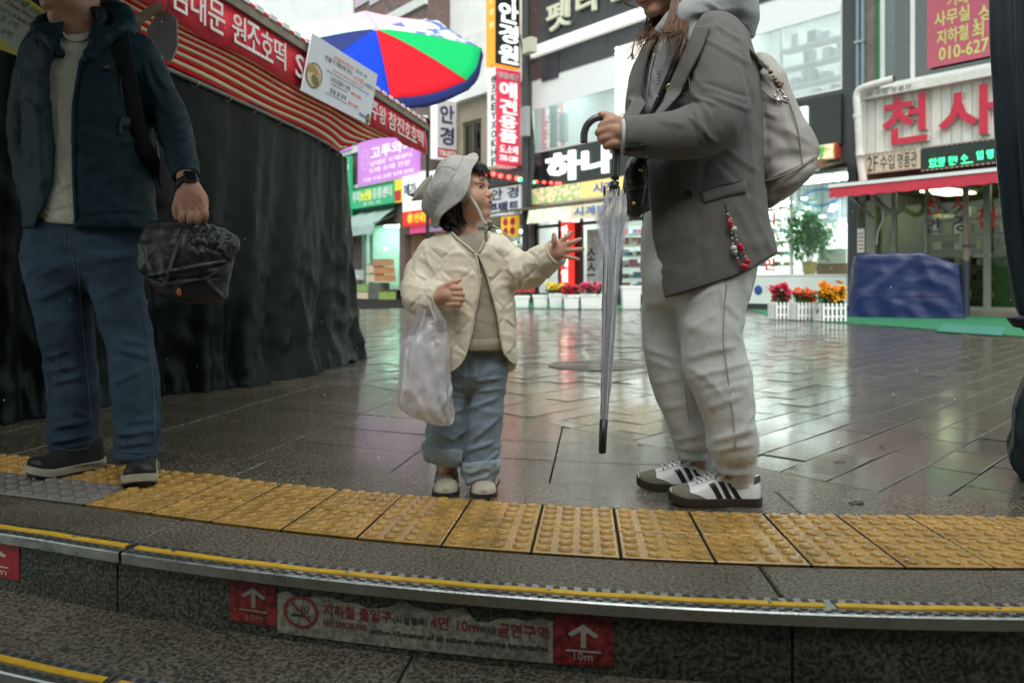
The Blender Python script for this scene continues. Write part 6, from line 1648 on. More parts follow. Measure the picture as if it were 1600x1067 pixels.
def eyes(W,H,parent,look=(0,1,0)):
    M_EYE = mat("eye_white",(.62,.60,.57),rough=.12,var=0,coat=.6); M_IRIS = mat("iris_dark",(.022,.013,.009),rough=.06,var=0,coat=1.0)
    for x in (-1,1):
        c = W(x * .132,.284,-.004); mb = MB(); R_ = .056 * H
        fw = (W(look[0],look[1],look[2]) - W(0,0,0)); fw /= np.linalg.norm(fw)
        prof = [(R_ * math.sin(t),R_ * math.cos(t)) for t in np.linspace(math.pi,.01,18)]
        a = np.cross(fw,[0,0,1.]); a /= np.linalg.norm(a); b = np.cross(a,fw); n = 20
        v = [c + fw * z + r_ * (math.cos(2 * math.pi * j / n) * a + math.sin(2 * math.pi * j / n) * b) for r_,z in prof for j in range(n)]
        k = len(prof)
        fc = [(i * n + j,i * n + (j + 1) % n,(i + 1) * n + (j + 1) % n,(i + 1) * n + j) for i in range(k - 1) for j in range(n)] + [tuple(range((k - 1) * n,k * n))]
        mi = [1 if (i // n) >= k - 1 - 7 else 0 for i in range((k - 1) * n)] + [1]
        link("eye",v,fc,[M_EYE,M_IRIS],parent,True,mi)
def skin_mat(name,col,lip,W0=None,warm=(1.12,.86,.80)):
    """Skin with uneven tone; the attribute «tint» marks lips and flushed cheeks."""
    m = bpy.data.materials.new(name); m.use_nodes = True; nt = m.node_tree; L = nt.links.new; b = nt.nodes["Principled BSDF"]
    tc = nt.nodes.new("ShaderNodeTexCoord"); n = nt.nodes.new("ShaderNodeTexNoise"); n.inputs["Scale"].default_value = 22; n.inputs["Detail"].default_value = 5
    L(tc.outputs["Object"],n.inputs["Vector"])
    mx = nt.nodes.new("ShaderNodeMix"); mx.data_type = 'RGBA'
    mx.inputs["A"].default_value = (*[c * .86 for c in col],1); mx.inputs["B"].default_value = (*[min(1,c * w) for c,w in zip(col,warm)],1)
    L(n.outputs["Fac"],mx.inputs["Factor"])
    at = nt.nodes.new("ShaderNodeAttribute"); at.attribute_name = "tint"
    m2 = nt.nodes.new("ShaderNodeMix"); m2.data_type = 'RGBA'; m2.inputs["B"].default_value = (*lip,1)
    L(at.outputs["Fac"],m2.inputs["Factor"]); L(mx.outputs["Result"],m2.inputs["A"]); L(m2.outputs["Result"],b.inputs["Base Color"])
    b.inputs["Roughness"].default_value = .48; b.inputs["Subsurface Weight"].default_value = .12; b.inputs["Subsurface Radius"].default_value = (.012,.004,.002); b.inputs["Subsurface Scale"].default_value = .6
    bn = nt.nodes.new("ShaderNodeTexNoise"); bn.inputs["Scale"].default_value = 260; L(tc.outputs["Object"],bn.inputs["Vector"])
    bp = nt.nodes.new("ShaderNodeBump"); bp.inputs["Strength"].default_value = .12; bp.inputs["Distance"].default_value = .004; L(bn.outputs["Fac"],bp.inputs["Height"]); L(bp.outputs["Normal"],b.inputs["Normal"])
    return m
def tint(o,spots,parent):
    """spots: (world centre, radius, strength, 3 axis scale or None)."""
    me = o.data; v = np.zeros(len(me.vertices) * 3); me.vertices.foreach_get("co",v); v = v.reshape(-1,3) + wloc(parent)
    a = np.zeros(len(v))
    for c,B,r,st,hard in spots:
        q = (v - c) @ np.array(B).T / np.array(r)
        a = np.maximum(a,st * np.clip((1 - np.sqrt((q * q).sum(1))) * hard,0,1))
    at = me.attributes.new("tint",'FLOAT','POINT'); at.data.foreach_set("value",a.astype(np.float32))
class Shoe:
    """A shoe lofted from heel to toe. Frame: origin under the heel, x to the toe, y to the wearer's left, z up."""
    def __init__(s,heel,toe,width,prof_h,prof_w,z0=.0,lift=.0,sole_h=.028):
        s.o = np.array([heel[0],heel[1],z0]); d = np.array([toe[0] - heel[0],toe[1] - heel[1],.0]); s.L = np.linalg.norm(d)
        s.x = d / s.L; s.y = np.array([-s.x[1],s.x[0],0]); s.w = width; s.sh = sole_h
        s.ph = np.array(prof_h,float); s.pw = np.array(prof_w,float); s.lift = lift
    def W(s,x,y,z): return s.o + x * s.x + y * s.y + np.array([0,0,z])
    def hw(s,t):
        r = np.sqrt(np.maximum(1 - (max(0,t - .80) / .205) ** 2.4,0)) * np.sqrt(np.maximum(1 - (max(0,.10 - t) / .105) ** 2.4,0))
        return s.w / 2 * np.interp(t,np.linspace(0,1,len(s.pw)),s.pw) * r
    def top(s,t): return np.interp(t,np.linspace(0,1,len(s.ph)),s.ph)
    def S(s,t,a,out=.0):
        """Point of the upper at t along, angle a from one side (0) over the top to the other (pi)."""
        h = s.top(t) - s.sh + .004; w = s.hw(t) * .97
        ca,sa = math.cos(a),math.sin(a)
        n = 2.5
        k = (abs(ca) ** n + abs(sa) ** n) ** (-1 / n)
        return s.W(t * s.L + 0,-(w + out) * k * ca,s.sh - .004 + (h + out) * k * sa + s.bend(t))
    def bend(s,t): return .0
    def upper(s,mb,m=0,nt=30,na=21,out=.0,t0=.0,t1=1.0):
        g = np.array([[s.S(t,a,out) for a in np.linspace(0,math.pi,na)] for t in np.linspace(t0 + .002,t1 - .002,nt)])
        mb.grid(g,m)
        for e in (0,-1): mb.add(g[e],[tuple(range(na))],m)
    def outline(s,grow=.0,n=40):
        t = .5 - .5 * np.cos(np.linspace(0,math.pi,n)); L_ = s.L
        xs = -grow + t * (L_ + 2 * grow)
        return [(x,s.hw(tt) + grow) for x,tt in zip(xs,t)],[(x,-s.hw(tt) - grow) for x,tt in zip(xs[::-1],t[::-1])]
    def sole(s,mb,z0,z1,grow=.002,m=0,flare=.0):
        a,b = s.outline(grow); loop = a + b; k = len(loop)
        lo = [s.W(x * (1),y * (1 - flare),z0 + s.bend(x / s.L)) for x,y in loop]; hi = [s.W(x,y,z1 + s.bend(x / s.L)) for x,y in loop]
        mid = [s.W(x * 1.0,y * 1.02,(z0 * .4 + z1 * .6) + s.bend(x / s.L)) for x,y in loop]
        v = lo + mid + hi; f = [(r * k + i,r * k + (i + 1) % k,(r + 1) * k + (i + 1) % k,(r + 1) * k + i) for r in range(2) for i in range(k)]
        h = k // 2
        for base,fl in ((0,1),(2 * k,0)):
            for i in range(h - 1):
                q = (base + i,base + i + 1,base + k - 2 - i,base + k - 1 - i)
                f.append(q if fl else q[::-1])
        mb.add(v,f,m)
    def patch(s,mb,corners,m=0,out=.0012,nu=8,nv=8):
        """corners (t, a) x 4, bilinear in the surface."""
        c = np.array(corners,float); g = np.zeros((nu,nv,3))
        for i,u in enumerate(np.linspace(0,1,nu)):
            for j,v in enumerate(np.linspace(0,1,nv)):
                t,a = c[0] * (1 - u) * (1 - v) + c[1] * u * (1 - v) + c[2] * u * v + c[3] * (1 - u) * v
                g[i,j] = s.S(t,a,out)
        mb.grid(g,m)
gp_,f_ = TARP_F
v_ = folds(gp_.reshape(-1,3),np.array(f_),[(a,b,w * 1.3,h * .6,*r) for a,b,w,h,*r in [((1432,396),(1345,470),7,45),((1440,398),(1470,455),6,45,5),((1430,420),(1500,432),6,40,-12),((1425,440),(1500,470),7,40,-14),((1345,398),(1352,500),6,30),((1400,402),(1380,500),9,25),((1330,440),(1360,495),6,35,5),((1440,470),(1495,500),6,35,-6),((1332,405),(1430,406),4,18),((1370,470),(1440,492),6,30,-5)]],wr=.006,wscale=(4,4,5))
v_[:,2] = np.maximum(v_[:,2],.011)
link("tarpaulin",v_,f_,M_BLUET,tp)
# ------------------------------------------------------------------ the child
def on_front(v,pts,lift=.0,rad=5.0):
    """The points of a mesh's near side that the given pixels show."""
    X,Y = PX(v); out = []
    for x,y in pts:
        d2 = (X - x) ** 2 + (Y - y) ** 2
        m = d2 < rad * rad
        if not m.any(): m = d2 < np.partition(d2,4)[4] + 1e-6
        dep = v[m,1].min() + .004
        c = m & (v[:,1] < dep + .02)
        out.append(P(x,y,v[c,1].min() - lift if c.any() else dep - lift))
    return np.array(out)
def pcurve(pts,n): return [tuple(p) for p in sm(pts,n)]
def interp_y(tab):
    t = np.array(sm(tab,60)); o = np.argsort(t[:,0]); t = t[o]
    return lambda y: np.interp(y,t[:,0],t[:,1])
def open_front(sdf,left,right,Yc,band=.015):
    """Cuts an open front between two edges given as (pixel y, pixel x)."""
    l,r = interp_y(left),interp_y(right); y0 = min(left[0][0],right[0][0]); y1 = max(left[-1][0],right[-1][0])
    lo = P(600,y1 + 40,Yc); hi = P(1100,y0,Yc)
    def fn(p):
        X,Y = PX(p); a,b = l(Y),r(Y)
        d = np.maximum(a - X,X - b) * Yc / FPX
        d = np.maximum(d,(y0 - Y) * Yc / FPX)
        return np.maximum(d,p[:,1] - (Yc - band))
    xs = [q[1] for q in list(left) + list(right)]
    sdf.add(fn,(min((min(xs) - PCX) / FPX * Yc,9) - .1,Yc - .4,CH - (y1 - HY) / FPX * Yc - .1),((max(xs) - PCX) / FPX * Yc + .1,Yc,CH - (y0 - HY) / FPX * Yc + .02),.004,'s')
def heather(name,col,**kw):
    return mat(name,col,rough=.9,var=.10,vscale=30,speck=.16,sscale=420,bump=.25,bscale=700,sheen=.15,**kw)
def denim(name,col,fade=.28):
    return mat(name,col,rough=.85,var=fade,vscale=7,speck=.18,sscale=520,bump=.3,bscale=800,sheen=.1)
YT = 2.50
kid = thing("person","small child in a cream quilted jacket, grey bonnet and rolled jeans, reaching out one hand","person",GP(727,765))
SKIN_K = skin_mat("child_skin",(.64,.41,.30),(.42,.13,.11))
b = Sdf()
HK = .203; HC = P(728,303,YT)
Wk,Bk = head(b,HC,(.90,-.37,.22),(-.20,.08,.97),HK,True)
b.chain([P(731,374,YT + .005),P(722,350,YT + .005),P(716,322,YT + .02)],[.040,.038,.045],.03)
b.pstack([(366,712,760,YT,.045),(385,680,785,YT,.065),(430,676,788,YT,.08),(500,684,795,YT,.085),(560,692,792,YT + .01,.08),(592,698,786,YT + .02,.06)],k=.03)
for pts,rr in (([P(685,392,YT),P(658,458,YT - .04),P(682,465,YT - .13)],[.036,.033,.023]),([P(775,390,YT),P(813,424,YT - .05),P(867,396,YT - .14)],[.036,.033,.021])):
    b.chain(pts,rr,.02)
b.chain([P(712,570,YT + .02),P(699,660,YT + .03),P(696,745,YT + .05)],[.055,.038,.020],.02); b.chain([P(765,570,YT + .02),P(757,660,YT + .02),P(755,745,YT + .045)],[.055,.038,.020],.02)
for x in (696,755): b.chain([P(x,764,YT + .04),P(x,768,YT - .04)],[.026,.022],.02)
Yh = YT - .145
b.chain([P(681,465,Yh + .02),P(697,460,Yh),P(706,462,Yh - .005)],[.022,.026,.026],.012)
for i,(yy,x1) in enumerate(((451,719),(459.5,722.5),(468,722),(475.5,718))):
    b.chain([P(701,yy,Yh - .012),P(713,yy - .5,Yh - .028),P(x1,yy + .5,Yh - .020),P(x1 - 3,yy + 2,Yh + .002)],np.array([.0095,.0095,.0088,.0078]) * (1 - .06 * (i == 3)),.0028)
b.chain([P(690,452,Yh - .004),P(702,444.5,Yh - .016),P(712,440,Yh - .018),P(718.5,437.5,Yh - .014)],[.012,.0098,.0088,.0068],.006)
Yo = YT - .165
kn = [(877,379,.0),(883,384,-.006),(884,391.5,-.006),(880,399,.0)]
for x,y,dy in kn: b.chain([P(865,396,Yo + .025),P((865 + x) / 2,(393 + y) / 2,Yo + .004),P(x,y,Yo + dy)],[.019,.0135,.0105],.012)
tips = [[(885,371),(892.5,363.5)],[(895,378.5),(906.5,374)],[(898,390.5),(910.5,389)],[(892.5,402.5),(904,405.5)]]
for (x,y,dy),tp_,r_ in zip(kn,tips,(.0076,.0076,.0074,.0066)):
    b.chain([P(x - 2,y,Yo + dy),P(*tp_[0],Yo + dy - .012),P(*tp_[1],Yo + dy - .010)],[r_ * 1.12,r_,r_ * .8],.004)
b.chain([P(868,392,Yo + .006),P(866.5,380,Yo - .012),P(866,373,Yo - .018),P(865.5,366.5,Yo - .018)],[.0125,.0095,.0082,.0062],.007)
lo,hi = b.bounds()
v,f = nets(b,lo,hi,.0024,1)
body = link("body",v,f,SKIN_K,kid,True)
tint(body,[(Wk(0,.385,-.224),Bk,(.105 * HK,.07 * HK,.030 * HK),.9,2.2),(Wk(0,.38,-.272),Bk,(.09 * HK,.07 * HK,.036 * HK),.9,2.2),
            (Wk(.20,.26,-.16),Bk,(.15 * HK,.2 * HK,.14 * HK),.30,1.0),(Wk(-.20,.26,-.16),Bk,(.15 * HK,.2 * HK,.14 * HK),.30,1.0),(Wk(0,.42,-.11),Bk,(.07 * HK,.09 * HK,.06 * HK),.22,1.2)],kid)
eyes(Wk,HK,kid,(.02,1,.12))
M_HAIRK = mat("black_hair",(.010,.009,.010),rough=.36,var=.3,vscale=60,stretch=(1,1,.12),spec=.6)
mb = MB()
for sgn in (-1,1):   # brows and lashes
    mb.tube([Wk(sgn * x,y,z) for x,y,z in ((.075,.385,.095),(.13,.372,.112),(.20,.335,.098))],[.006 * HK,.013 * HK,.005 * HK],6,flat=.5)
    mb.tube([Wk(sgn * x,y,z) for x,y,z in ((.078,.352,.004),(.105,.361,.020),(.135,.360,.024),(.17,.345,.016),(.198,.322,.0))],[.004 * HK,.008 * HK,.009 * HK,.009 * HK,.006 * HK],6)
mb.build("eyebrow",M_HAIRK,kid,True)
h_ = Sdf()
h_.ell(Wk(0,-.11,.15),np.array([.375,.44,.375]) * HK,Bk)
for z_ in (-1,1):
    h_.chain([Wk(z_ * .33,-.05,-.02),Wk(z_ * .33,-.12,-.22),Wk(z_ * .30,-.12,-.42)],np.array([.13,.14,.08]) * HK,.02)
h_.chain([Wk(0,-.40,.0),Wk(0,-.38,-.25),Wk(.05,-.32,-.44)],np.array([.2,.2,.12]) * HK,.03)
def face_cut(p):
    q = (p - HC) @ Bk.T / HK
    return (-(q[:,1] - (.17 - .42 * np.clip(.15 - q[:,2],0,1) + .30 * np.clip(q[:,2] - .2,0,1)))) * HK
h_.add(lambda p: face_cut(p),HC - .3,HC + .3,.004,'s')
garment("hair",h_,.0042,M_HAIRK,kid,wr=.006,wscale=(70,70,9))
mb = MB(); rr_ = np.random.default_rng(5)
for k in range(46):
    x = -.27 + .54 * k / 45 + rr_.normal(0,.012)
    y1,z1 = .40 - 1.1 * x * x,.205 + rr_.normal(0,.035) - .03 * abs(x)
    mb.tube(sm([Wk(x * .8,.16,.46),Wk(x * .95,.33 - .9 * x * x,.34),Wk(x + rr_.normal(0,.02),y1 + .015,z1 + .06),Wk(x + rr_.normal(0,.03),y1,z1)],8),np.array([.02,.024,.024,.022,.018,.013,.008,.002]) * HK,5,flat=.6)
for k in range(26):
    z_ = 1 if k % 2 else 1
    a = rr_.uniform(-.22,.06); x0 = .34 + rr_.normal(0,.02)
    mb.tube(sm([Wk(x0,a,.0),Wk(x0 + .02,a - .02,-.2),Wk(x0 - .03 + rr_.normal(0,.03),a - .02,-.40),Wk(x0 - .06 + rr_.normal(0,.05),a + rr_.normal(0,.04),-.54 + rr_.normal(0,.04))],8),np.array([.02,.024,.025,.024,.02,.016,.01,.003]) * HK,5)
for k in range(16):
    x = -.22 + .44 * k / 15
    mb.tube(sm([Wk(x * .9,.20,.46),Wk(x,.36 - .8 * x * x,.38),Wk(x + rr_.normal(0,.02),.40 - x * x,.27 + rr_.normal(0,.04)),Wk(x + rr_.normal(0,.03),.395 - x * x,.17 + rr_.normal(0,.04))],7),np.array([.016,.018,.016,.013,.009,.006,.002]) * HK,4)
mb.build("hair_locks",M_HAIRK,kid,True)
jk = Sdf()
jk.pstack([(360,702,764,YT,.052),(374,677,789,YT,.082),(395,664,802,YT,.098),(430,662,804,YT,.108),(480,668,806,YT,.114),(530,682,808,YT,.118),(562,690,808,YT,.118),(583,696,803,YT,.112)],k=.02,rnd=.02)
jk.chain([P(677,399,YT),P(660,432,YT - .01),P(655,463,YT - .045),P(672,468,YT - .09),P(691,467,YT - .125)],[.056,.058,.058,.052,.040],.022,capb=True)
jk.chain([P(782,398,YT),P(805,418,YT - .03),P(822,424,YT - .055),P(848,408,YT - .10),P(870,394,YT - .14)],[.054,.056,.058,.050,.038],.022,capb=True)
eL = [(352,700),(364,708),(372,715),(385,731),(397,744),(410,747.5),(430,750),(443,751),(465,748),(490,743),(515,739),(540,733),(558,727),(570,719),(578,709),(584,696),(590,680)]
eR = [(352,768),(364,763),(372,758),(385,752),(397,746),(410,752),(430,760),(451,765),(482,774),(510,779),(531,782),(548,786),(558,791),(565,798),(569,806),(575,818),(590,830)]
open_front(jk,eL,eR,YT,.01)
M_JK = mat("cream_quilt",(.77,.69,.545),rough=.42,var=.07,vscale=12,bump=.12,bscale=90,sheen=.2)
def quilt(v):
    u = v[:,0] / .095 + .5; w = v[:,2] / .15
    a = np.abs(np.sin(math.pi * (u + .30 * np.sin(2 * math.pi * w)))); c = np.abs(np.sin(math.pi * (u + .5 - .30 * np.sin(2 * math.pi * w))))
    return np.minimum(1,np.minimum(a,c) * 2.6) ** .6
def jpost(v,f):
    n = vnormals(v,f); return v + n * ((quilt(v) - .8) * .0042)[:,None]
st = [((640,425),(690,446),4,4),((636,445),(684,456),4,4),((640,470),(680,482),4,3.5),((652,398),(686,424),4,3),((664,388),(690,440),3.5,4,4),((798,425),(812,452),3.5,5,-3),((812,420),(818,455),3.5,4,-3),((822,400),(830,436),4,4,4),((838,395),(846,432),4,3.5,3),((800,455),(835,448),3,3),((786,400),(800,440),4,4,-4),((690,440),(712,500),5,-3),((850,388),(862,415),4,3,3),((780,545),(800,549),2.0,3),((700,540),(728,556),4,2.5),((690,505),(730,520),5,2.5)]
jko = garment("jacket",jk,.0042,M_JK,kid,st,post=jpost,wr=.0055,wscale=(12,12,20),wr2=.0012)
vj = np.array([vv.co for vv in jko.data.vertices]) + wloc(kid)
M_BIND = mat("cream_binding",(.62,.57,.44),rough=.5,var=.05)
mb = MB()
for e in (eL[4:-1],eR[4:-2]):
    pts = on_front(vj,[(x + (-1.2 if e is not eR[4:-2] and e[0][1] < 745 else 1.2) * (1 if e[0] == eR[4] else 1),y) for y,x in [(q[0],q[1]) for q in pcurve(e,40)]],.001)
    mb.tube(sm(pts[::2],60),.0042,8,flat=.8)
for e,sg in ((eL[1:5],-1),(eR[1:5],1)):
    pts = on_front(vj,[(x + sg * 1.2,y) for y,x in pcurve(e,16)],.001); mb.tube(sm(pts[::2],24),.0040,8)
mb.build("binding",M_BIND,jko,True)
mb = MB()
for c,d,rr in (([P(692,467,YT - .125)],(P(691,467,YT - .125) - P(672,468,YT - .09)),.040),([P(870,394,YT - .14)],P(870,394,YT - .14) - P(848,408,YT - .10),.038)):
    d = d / np.linalg.norm(d); a = np.cross(d,[0,0,1.]); a /= np.linalg.norm(a); q = np.cross(a,d)
    for off in (-.003,):
        mb.tube([c[0] + d * off + rr * (math.cos(t) * a + math.sin(t) * q) for t in np.linspace(0,2 * math.pi,28)],.0042,7,caps=False)
mb.build("cuff_binding",M_BIND,jko,True)
mb = MB()
for x,y in ((754.5,432),(762.5,432),(749,470),(776,500),(741,520)):
    p = on_front(vj,[(x + (3 if x > 755 else -4),y)],0)[0]; mb.ball(p,(.005,.003,.005),8)
mb.build("snap_button",mat("snap_pale",(.7,.68,.6),rough=.3),jko,True)
sw = Sdf()
sw.pstack([(360,716,754,YT,.045),(368,708,762,YT,.055),(380,682,784,YT,.076),(430,674,792,YT,.094),(480,680,795,YT,.102),(520,690,796,YT,.106),(543,693,795,YT,.103)],k=.01,rnd=.006)
sw.ell(P(735,352,YT - .01),(.037,.05,.035),op='s')
M_SW = heather("oat_knit",(.36,.315,.245))
swo = garment("sweater",sw,.005,M_SW,kid,[((742,470),(770,478),5,2),((740,495),(775,505),5,2)],wr=.002,wscale=(12,12,16))
mb = MB(); rows = []
for yy,g_ in ((526,.001),(527,.003),(534,.0035),(542,.003),(544,.000)):
    z,cx,cy,rx,ry = prow(yy,691,796,YT,.106)
    rows.append([(cx + (rx + g_) * math.copysign(abs(math.cos(t)) ** .87,math.cos(t)),cy + (ry + g_) * math.copysign(abs(math.sin(t)) ** .87,math.sin(t)),z) for t in np.linspace(0,2 * math.pi,80)])
mb.grid(rows); mb.build("rib_hem",M_SW,swo,True)
jn = Sdf(); YL = YT + .03
jn.pstack([(534,692,794,YL - .02,.092),(560,688,794,YL - .015,.094),(590,682,792,YL - .01,.088),(612,680,788,YL,.06)],k=.02)
jn.pstack([(570,688,744,YL - .01,.085),(610,677,738,YL,.078),(650,667,730,YL,.070),(690,665,728,YL + .005,.064),(716,667,725,YL + .01,.060)],k=.018)
jn.pstack([(570,736,794,YL - .012,.085),(610,734,789,YL - .005,.078),(650,728,786,YL - .005,.070),(700,725,782,YL,.064),(742,725,779,YL + .005,.060)],k=.018)
st = [((692,600),(722,606),4,3),((690,614),(722,618),4,3),((742,596),(786,590),4,3),((744,612),(786,606),4,2.5),((730,640),(776,622),6,4),((736,690),(782,650),6,4),((728,705),(772,690),5,4),((670,668),(716,690),5,4),((672,650),(724,640),5,3),((700,690),(728,672),5,4),((732,560),(729,640),3,-4),((746,556),(738,600),2.5,2.5),((755,725),(780,705),4,4)]
M_JEANK = denim("pale_denim",(.23,.305,.385),.36)
st = [(a_,b_,w_ * .8,am * 2.2,*r_) for a_,b_,w_,am,*r_ in st]
jno = garment("jeans",jn,.0045,M_JEANK,kid,st,wr=.006,wscale=(9,9,16),wr2=.0012)
M_CUFFK = denim("pale_denim_inside",(.30,.36,.40),.22)
for rows in ([(694,661,729,YL + .006,.068),(701,658,731,YL + .006,.072),(712,659,729,YL + .008,.071),(721,664,724,YL + .01,.066)],[(714,722,783,YL,.066),(722,719,785,YL,.070),(737,720,783,YL + .003,.070),(750,725,778,YL + .005,.064)]):
    rows = [(a_,b_ + 2,c_ - 2,d_,e_) for a_,b_,c_,d_,e_ in rows]
    cf = Sdf(); cf.pstack(rows,rnd=.004,n=2.6)
    tl = .16 if rows[0][0] < 700 else -.10
    garment("rolled_cuff",cf,.0045,M_CUFFK,jno,[],wr=.011,wscale=(17,17,26),wr2=.003,post=lambda v,f: v + np.stack([0 * v[:,0],0 * v[:,0],(v[:,0] - v[:,0].mean()) * tl * -1],1))
vk = np.array([vv.co for vv in jno.data.vertices]) + wloc(kid)
M_STITCH = mat("pale_stitch",(.32,.33,.30),rough=.8,var=0)
mb = MB()
for pl_ in ([(740,548),(743,562),(741,578),(736,590)],[(752,545),(757,560),(752,578),(738,592)],[(748,545),(752,562),(747,578)],[(786,548),(788,565),(792,572)],[(735,596),(730,620),(728,645)]):
    mb.tube(sm(on_front(vk,pcurve(pl_,10),.0005),14),.0011,5)
mb.build("stitching",M_STITCH,jno,True)
M_SOCKK = mat("ribbed_sock",(.40,.33,.285),rough=.9,var=.1,vscale=40,bump=.4,bscale=200,stretch=(6,6,.4))
M_SHOEK = mat("cream_leather",(.46,.42,.33),rough=.32,var=.12,vscale=20,coat=.3); M_SOLEK = mat("dark_sole",(.03,.025,.02),rough=.5)
for (tx_,ty_,hx_,hy_) in ((696,777,699,751),(756,779,755,753)):
    toe,heel = GP(tx_,ty_),GP(hx_,hy_)
    sk = Sdf(); m_ = heel * .55 + toe * .45
    sk.chain([heel + (toe - heel) * .25 + [0,0,.17],heel + (toe - heel) * .27 + [0,0,.045],heel + (toe - heel) * .60 + [0,0,.026]],[.037,.034,.026],.01)
    garment("sock",sk,.004,M_SOCKK,kid,wr=.0015,wscale=(30,30,60))
    s_ = Shoe(heel,toe,.080,[.050,.052,.050,.034,.030,.040,.044,.040,.026],[.66,.74,.80,.82,.88,.97,1.0,.98,.95],.001,0,.012)
    mb = MB(); s_.upper(mb,0,40,21); so = mb.build("shoe",M_SHOEK,kid,True)
    mb = MB(); s_.sole(mb,.0,.012,.003); mb.build("sole",M_SOLEK,so,False)
    mb = MB(); mb.tube(sm([s_.S(.40,.15,.004),s_.W(.42 * s_.L,-.030,.055),s_.W(.44 * s_.L,0,.066),s_.W(.42 * s_.L,.030,.055),s_.S(.40,math.pi - .15,.004)],20),.0045,8,flat=.6); mb.ball(s_.S(.40,.35,.006),(.006,.006,.006),8); mb.build("strap",M_SHOEK,so,True)
    mb = MB(); mb.tube(sm([s_.S(.50,a,.001) for a in np.linspace(.5,math.pi - .5,14)],20),.0028,6); mb.build("edge_binding",M_SHOEK,so,True)
M_HAT = mat("grey_linen",(.47,.46,.435),rough=.85,var=.10,vscale=35,speck=.16,sscale=300,bump=.35,bscale=420,stretch=(1,1,1))
ha = np.array([-.87,-.16,.47]); ha /= np.linalg.norm(ha)
hc = P(713,302,YT - .004)
hu = np.array([.47,.0,.88]); hu -= ha * (hu @ ha); hu /= np.linalg.norm(hu); hv = np.cross(ha,hu)
prof = sm([(.134,-.004),(.125,.022),(.113,.045),(.108,.058),(.106,.075),(.098,.098),(.080,.117),(.050,.128),(.004,.131)],44) * np.array([1.0,.68])
g = []
for i,(r_,z_) in enumerate(prof):
    row = []
    for j in range(96):
        t = 2 * math.pi * j / 96
        w = 1 + (.035 * math.sin(3 * t + .6) + .025 * math.sin(5 * t + 2)) * max(0,1 - i / 14) + .012 * math.sin(6 * t) * (i > 20)
        zz = z_ + (.012 * math.sin(2 * t + 1.0) + .008 * math.sin(5 * t)) * max(0,1 - i / 12)
        row.append(hc + ha * zz + r_ * w * (math.cos(t) * hu * 1.0 + math.sin(t) * hv * .93))
    g.append(row + [row[0]])
g = np.array(g);
nn = np.cross(np.gradient(g,axis=0),np.gradient(g,axis=1)); nn /= np.linalg.norm(nn,axis=2)[...,None] + 1e-9
g = g + nn * (fbm(g * 17,3) * .0065 + fbm(g * np.array([38,38,20]),2) * .0022)[...,None]
g[:,-1] = g[:,0]
hat = thing("hat_anchor",None,None) if False else None
mb = MB(); mb.grid(g,thick=-.0022 if ((g[20,0] - hc) @ nn[20,0]) > 0 else .0022); hato = mb.build("bonnet",M_HAT,kid,True)
mb = MB()
for t0 in range(0,96,16):
    mb.tube([g[i,t0] + nn[i,t0] * .0004 * np.sign((g[i,t0] - hc) @ nn[i,t0]) for i in range(14,43)],.0011,5)
mb.tube([g[14,j] + (g[14,j] - hc) * .006 for j in range(97)],.0009,5,caps=False)
mb.build("seam",mat("linen_seam",(.36,.35,.32),rough=.9),hato,True)
M_EARF = mat("linen_ear",(.36,.33,.28),rough=.85,var=.10,vscale=35,speck=.14,sscale=300)
for dy,pts in ((-.02,[(667,272),(652,283),(642,297),(637,308),(634,314),(646,313),(662,309)]),(.09,[(660,283),(645,293),(634,302),(628.5,304),(638,309),(650,310),(658,309)])):
    c = np.array([[P(x,y,YT + dy + .02 * k) for x,y in pts] for k in (0,1)])
    e = Sdf()
    ctr_ = np.mean([P(x + 9,y,YT + dy) for x,y in pts],0)
    mb = MB(); k = len(pts); o_ = sm([P(x + 9,y,YT + dy) for x,y in pts + [pts[0]]],28)[:-1]
    rows = [o_ * (1 - q) + ctr_ * q + np.array([0,-.010 * math.sin(q * 1.57),0]) for q in np.linspace(0,.96,6)]
    rows2 = [o_ * (1 - q) + ctr_ * q + np.array([0,.010 * math.sin(q * 1.57),0]) for q in np.linspace(0,.96,6)]
    for rw in (rows,rows2):
        gg = np.array(rw); gg = np.concatenate([gg,gg[:,:1]],1); mb.grid(gg); mb.add(gg[-1][:-1],[tuple(range(28))])
    mb.build("ear_flap",M_EARF,hato,True)
fl = [(727,286),(733,296),(735,304),(734,310),(727,314),(716,316)]
yb_ = Wk(.36,.05,0)[1] - .012
mb = MB(); rows = np.array([[P(x,y,yb_ - .006 * math.sin(k)) for x,y in pcurve(fl,14)],[P(712 + (x - 712) * .5,290 + (y - 290) * .55,yb_ + .0) for x,y in pcurve(fl,14)],[P(708,298,yb_ + .012)] * 14]) if True else None
mb.grid(rows,thick=.003); mb.build("cheek_flap",M_HAT,hato,True)
M_STRAP = mat("linen_strap",(.40,.37,.34),rough=.85,var=.08)
def ribbon(mb,pts,w,n=24,th=.0016,up=(0,-1,.2)):
    p = sm(pts,n); t = np.gradient(p,axis=0); t /= np.linalg.norm(t,axis=1)[:,None]
    a = np.cross(t,np.array(up,float)); a /= np.linalg.norm(a,axis=1)[:,None] + 1e-9
    mb.grid(np.stack([p - a * w / 2,p,p + a * w / 2]),thick=th)
mb = MB()
jaw = [P(734.5,307,yb_ - .012),P(741,316,yb_ - .028),P(748,328,yb_ - .045),P(753,340,yb_ - .055),P(757,348,yb_ - .062)]
ribbon(mb,jaw,.0085)
kn_ = P(759.5,350,yb_ - .068)
ribbon(mb,[kn_,P(760,357,yb_ - .072),P(759,367,yb_ - .065),P(759.5,377,yb_ - .060)],.010)
ribbon(mb,[kn_,P(770,353,yb_ - .062),P(781,359,yb_ - .048),P(792,368,yb_ - .032),P(801,377,yb_ - .030)],.010,up=(0,-.6,.8))
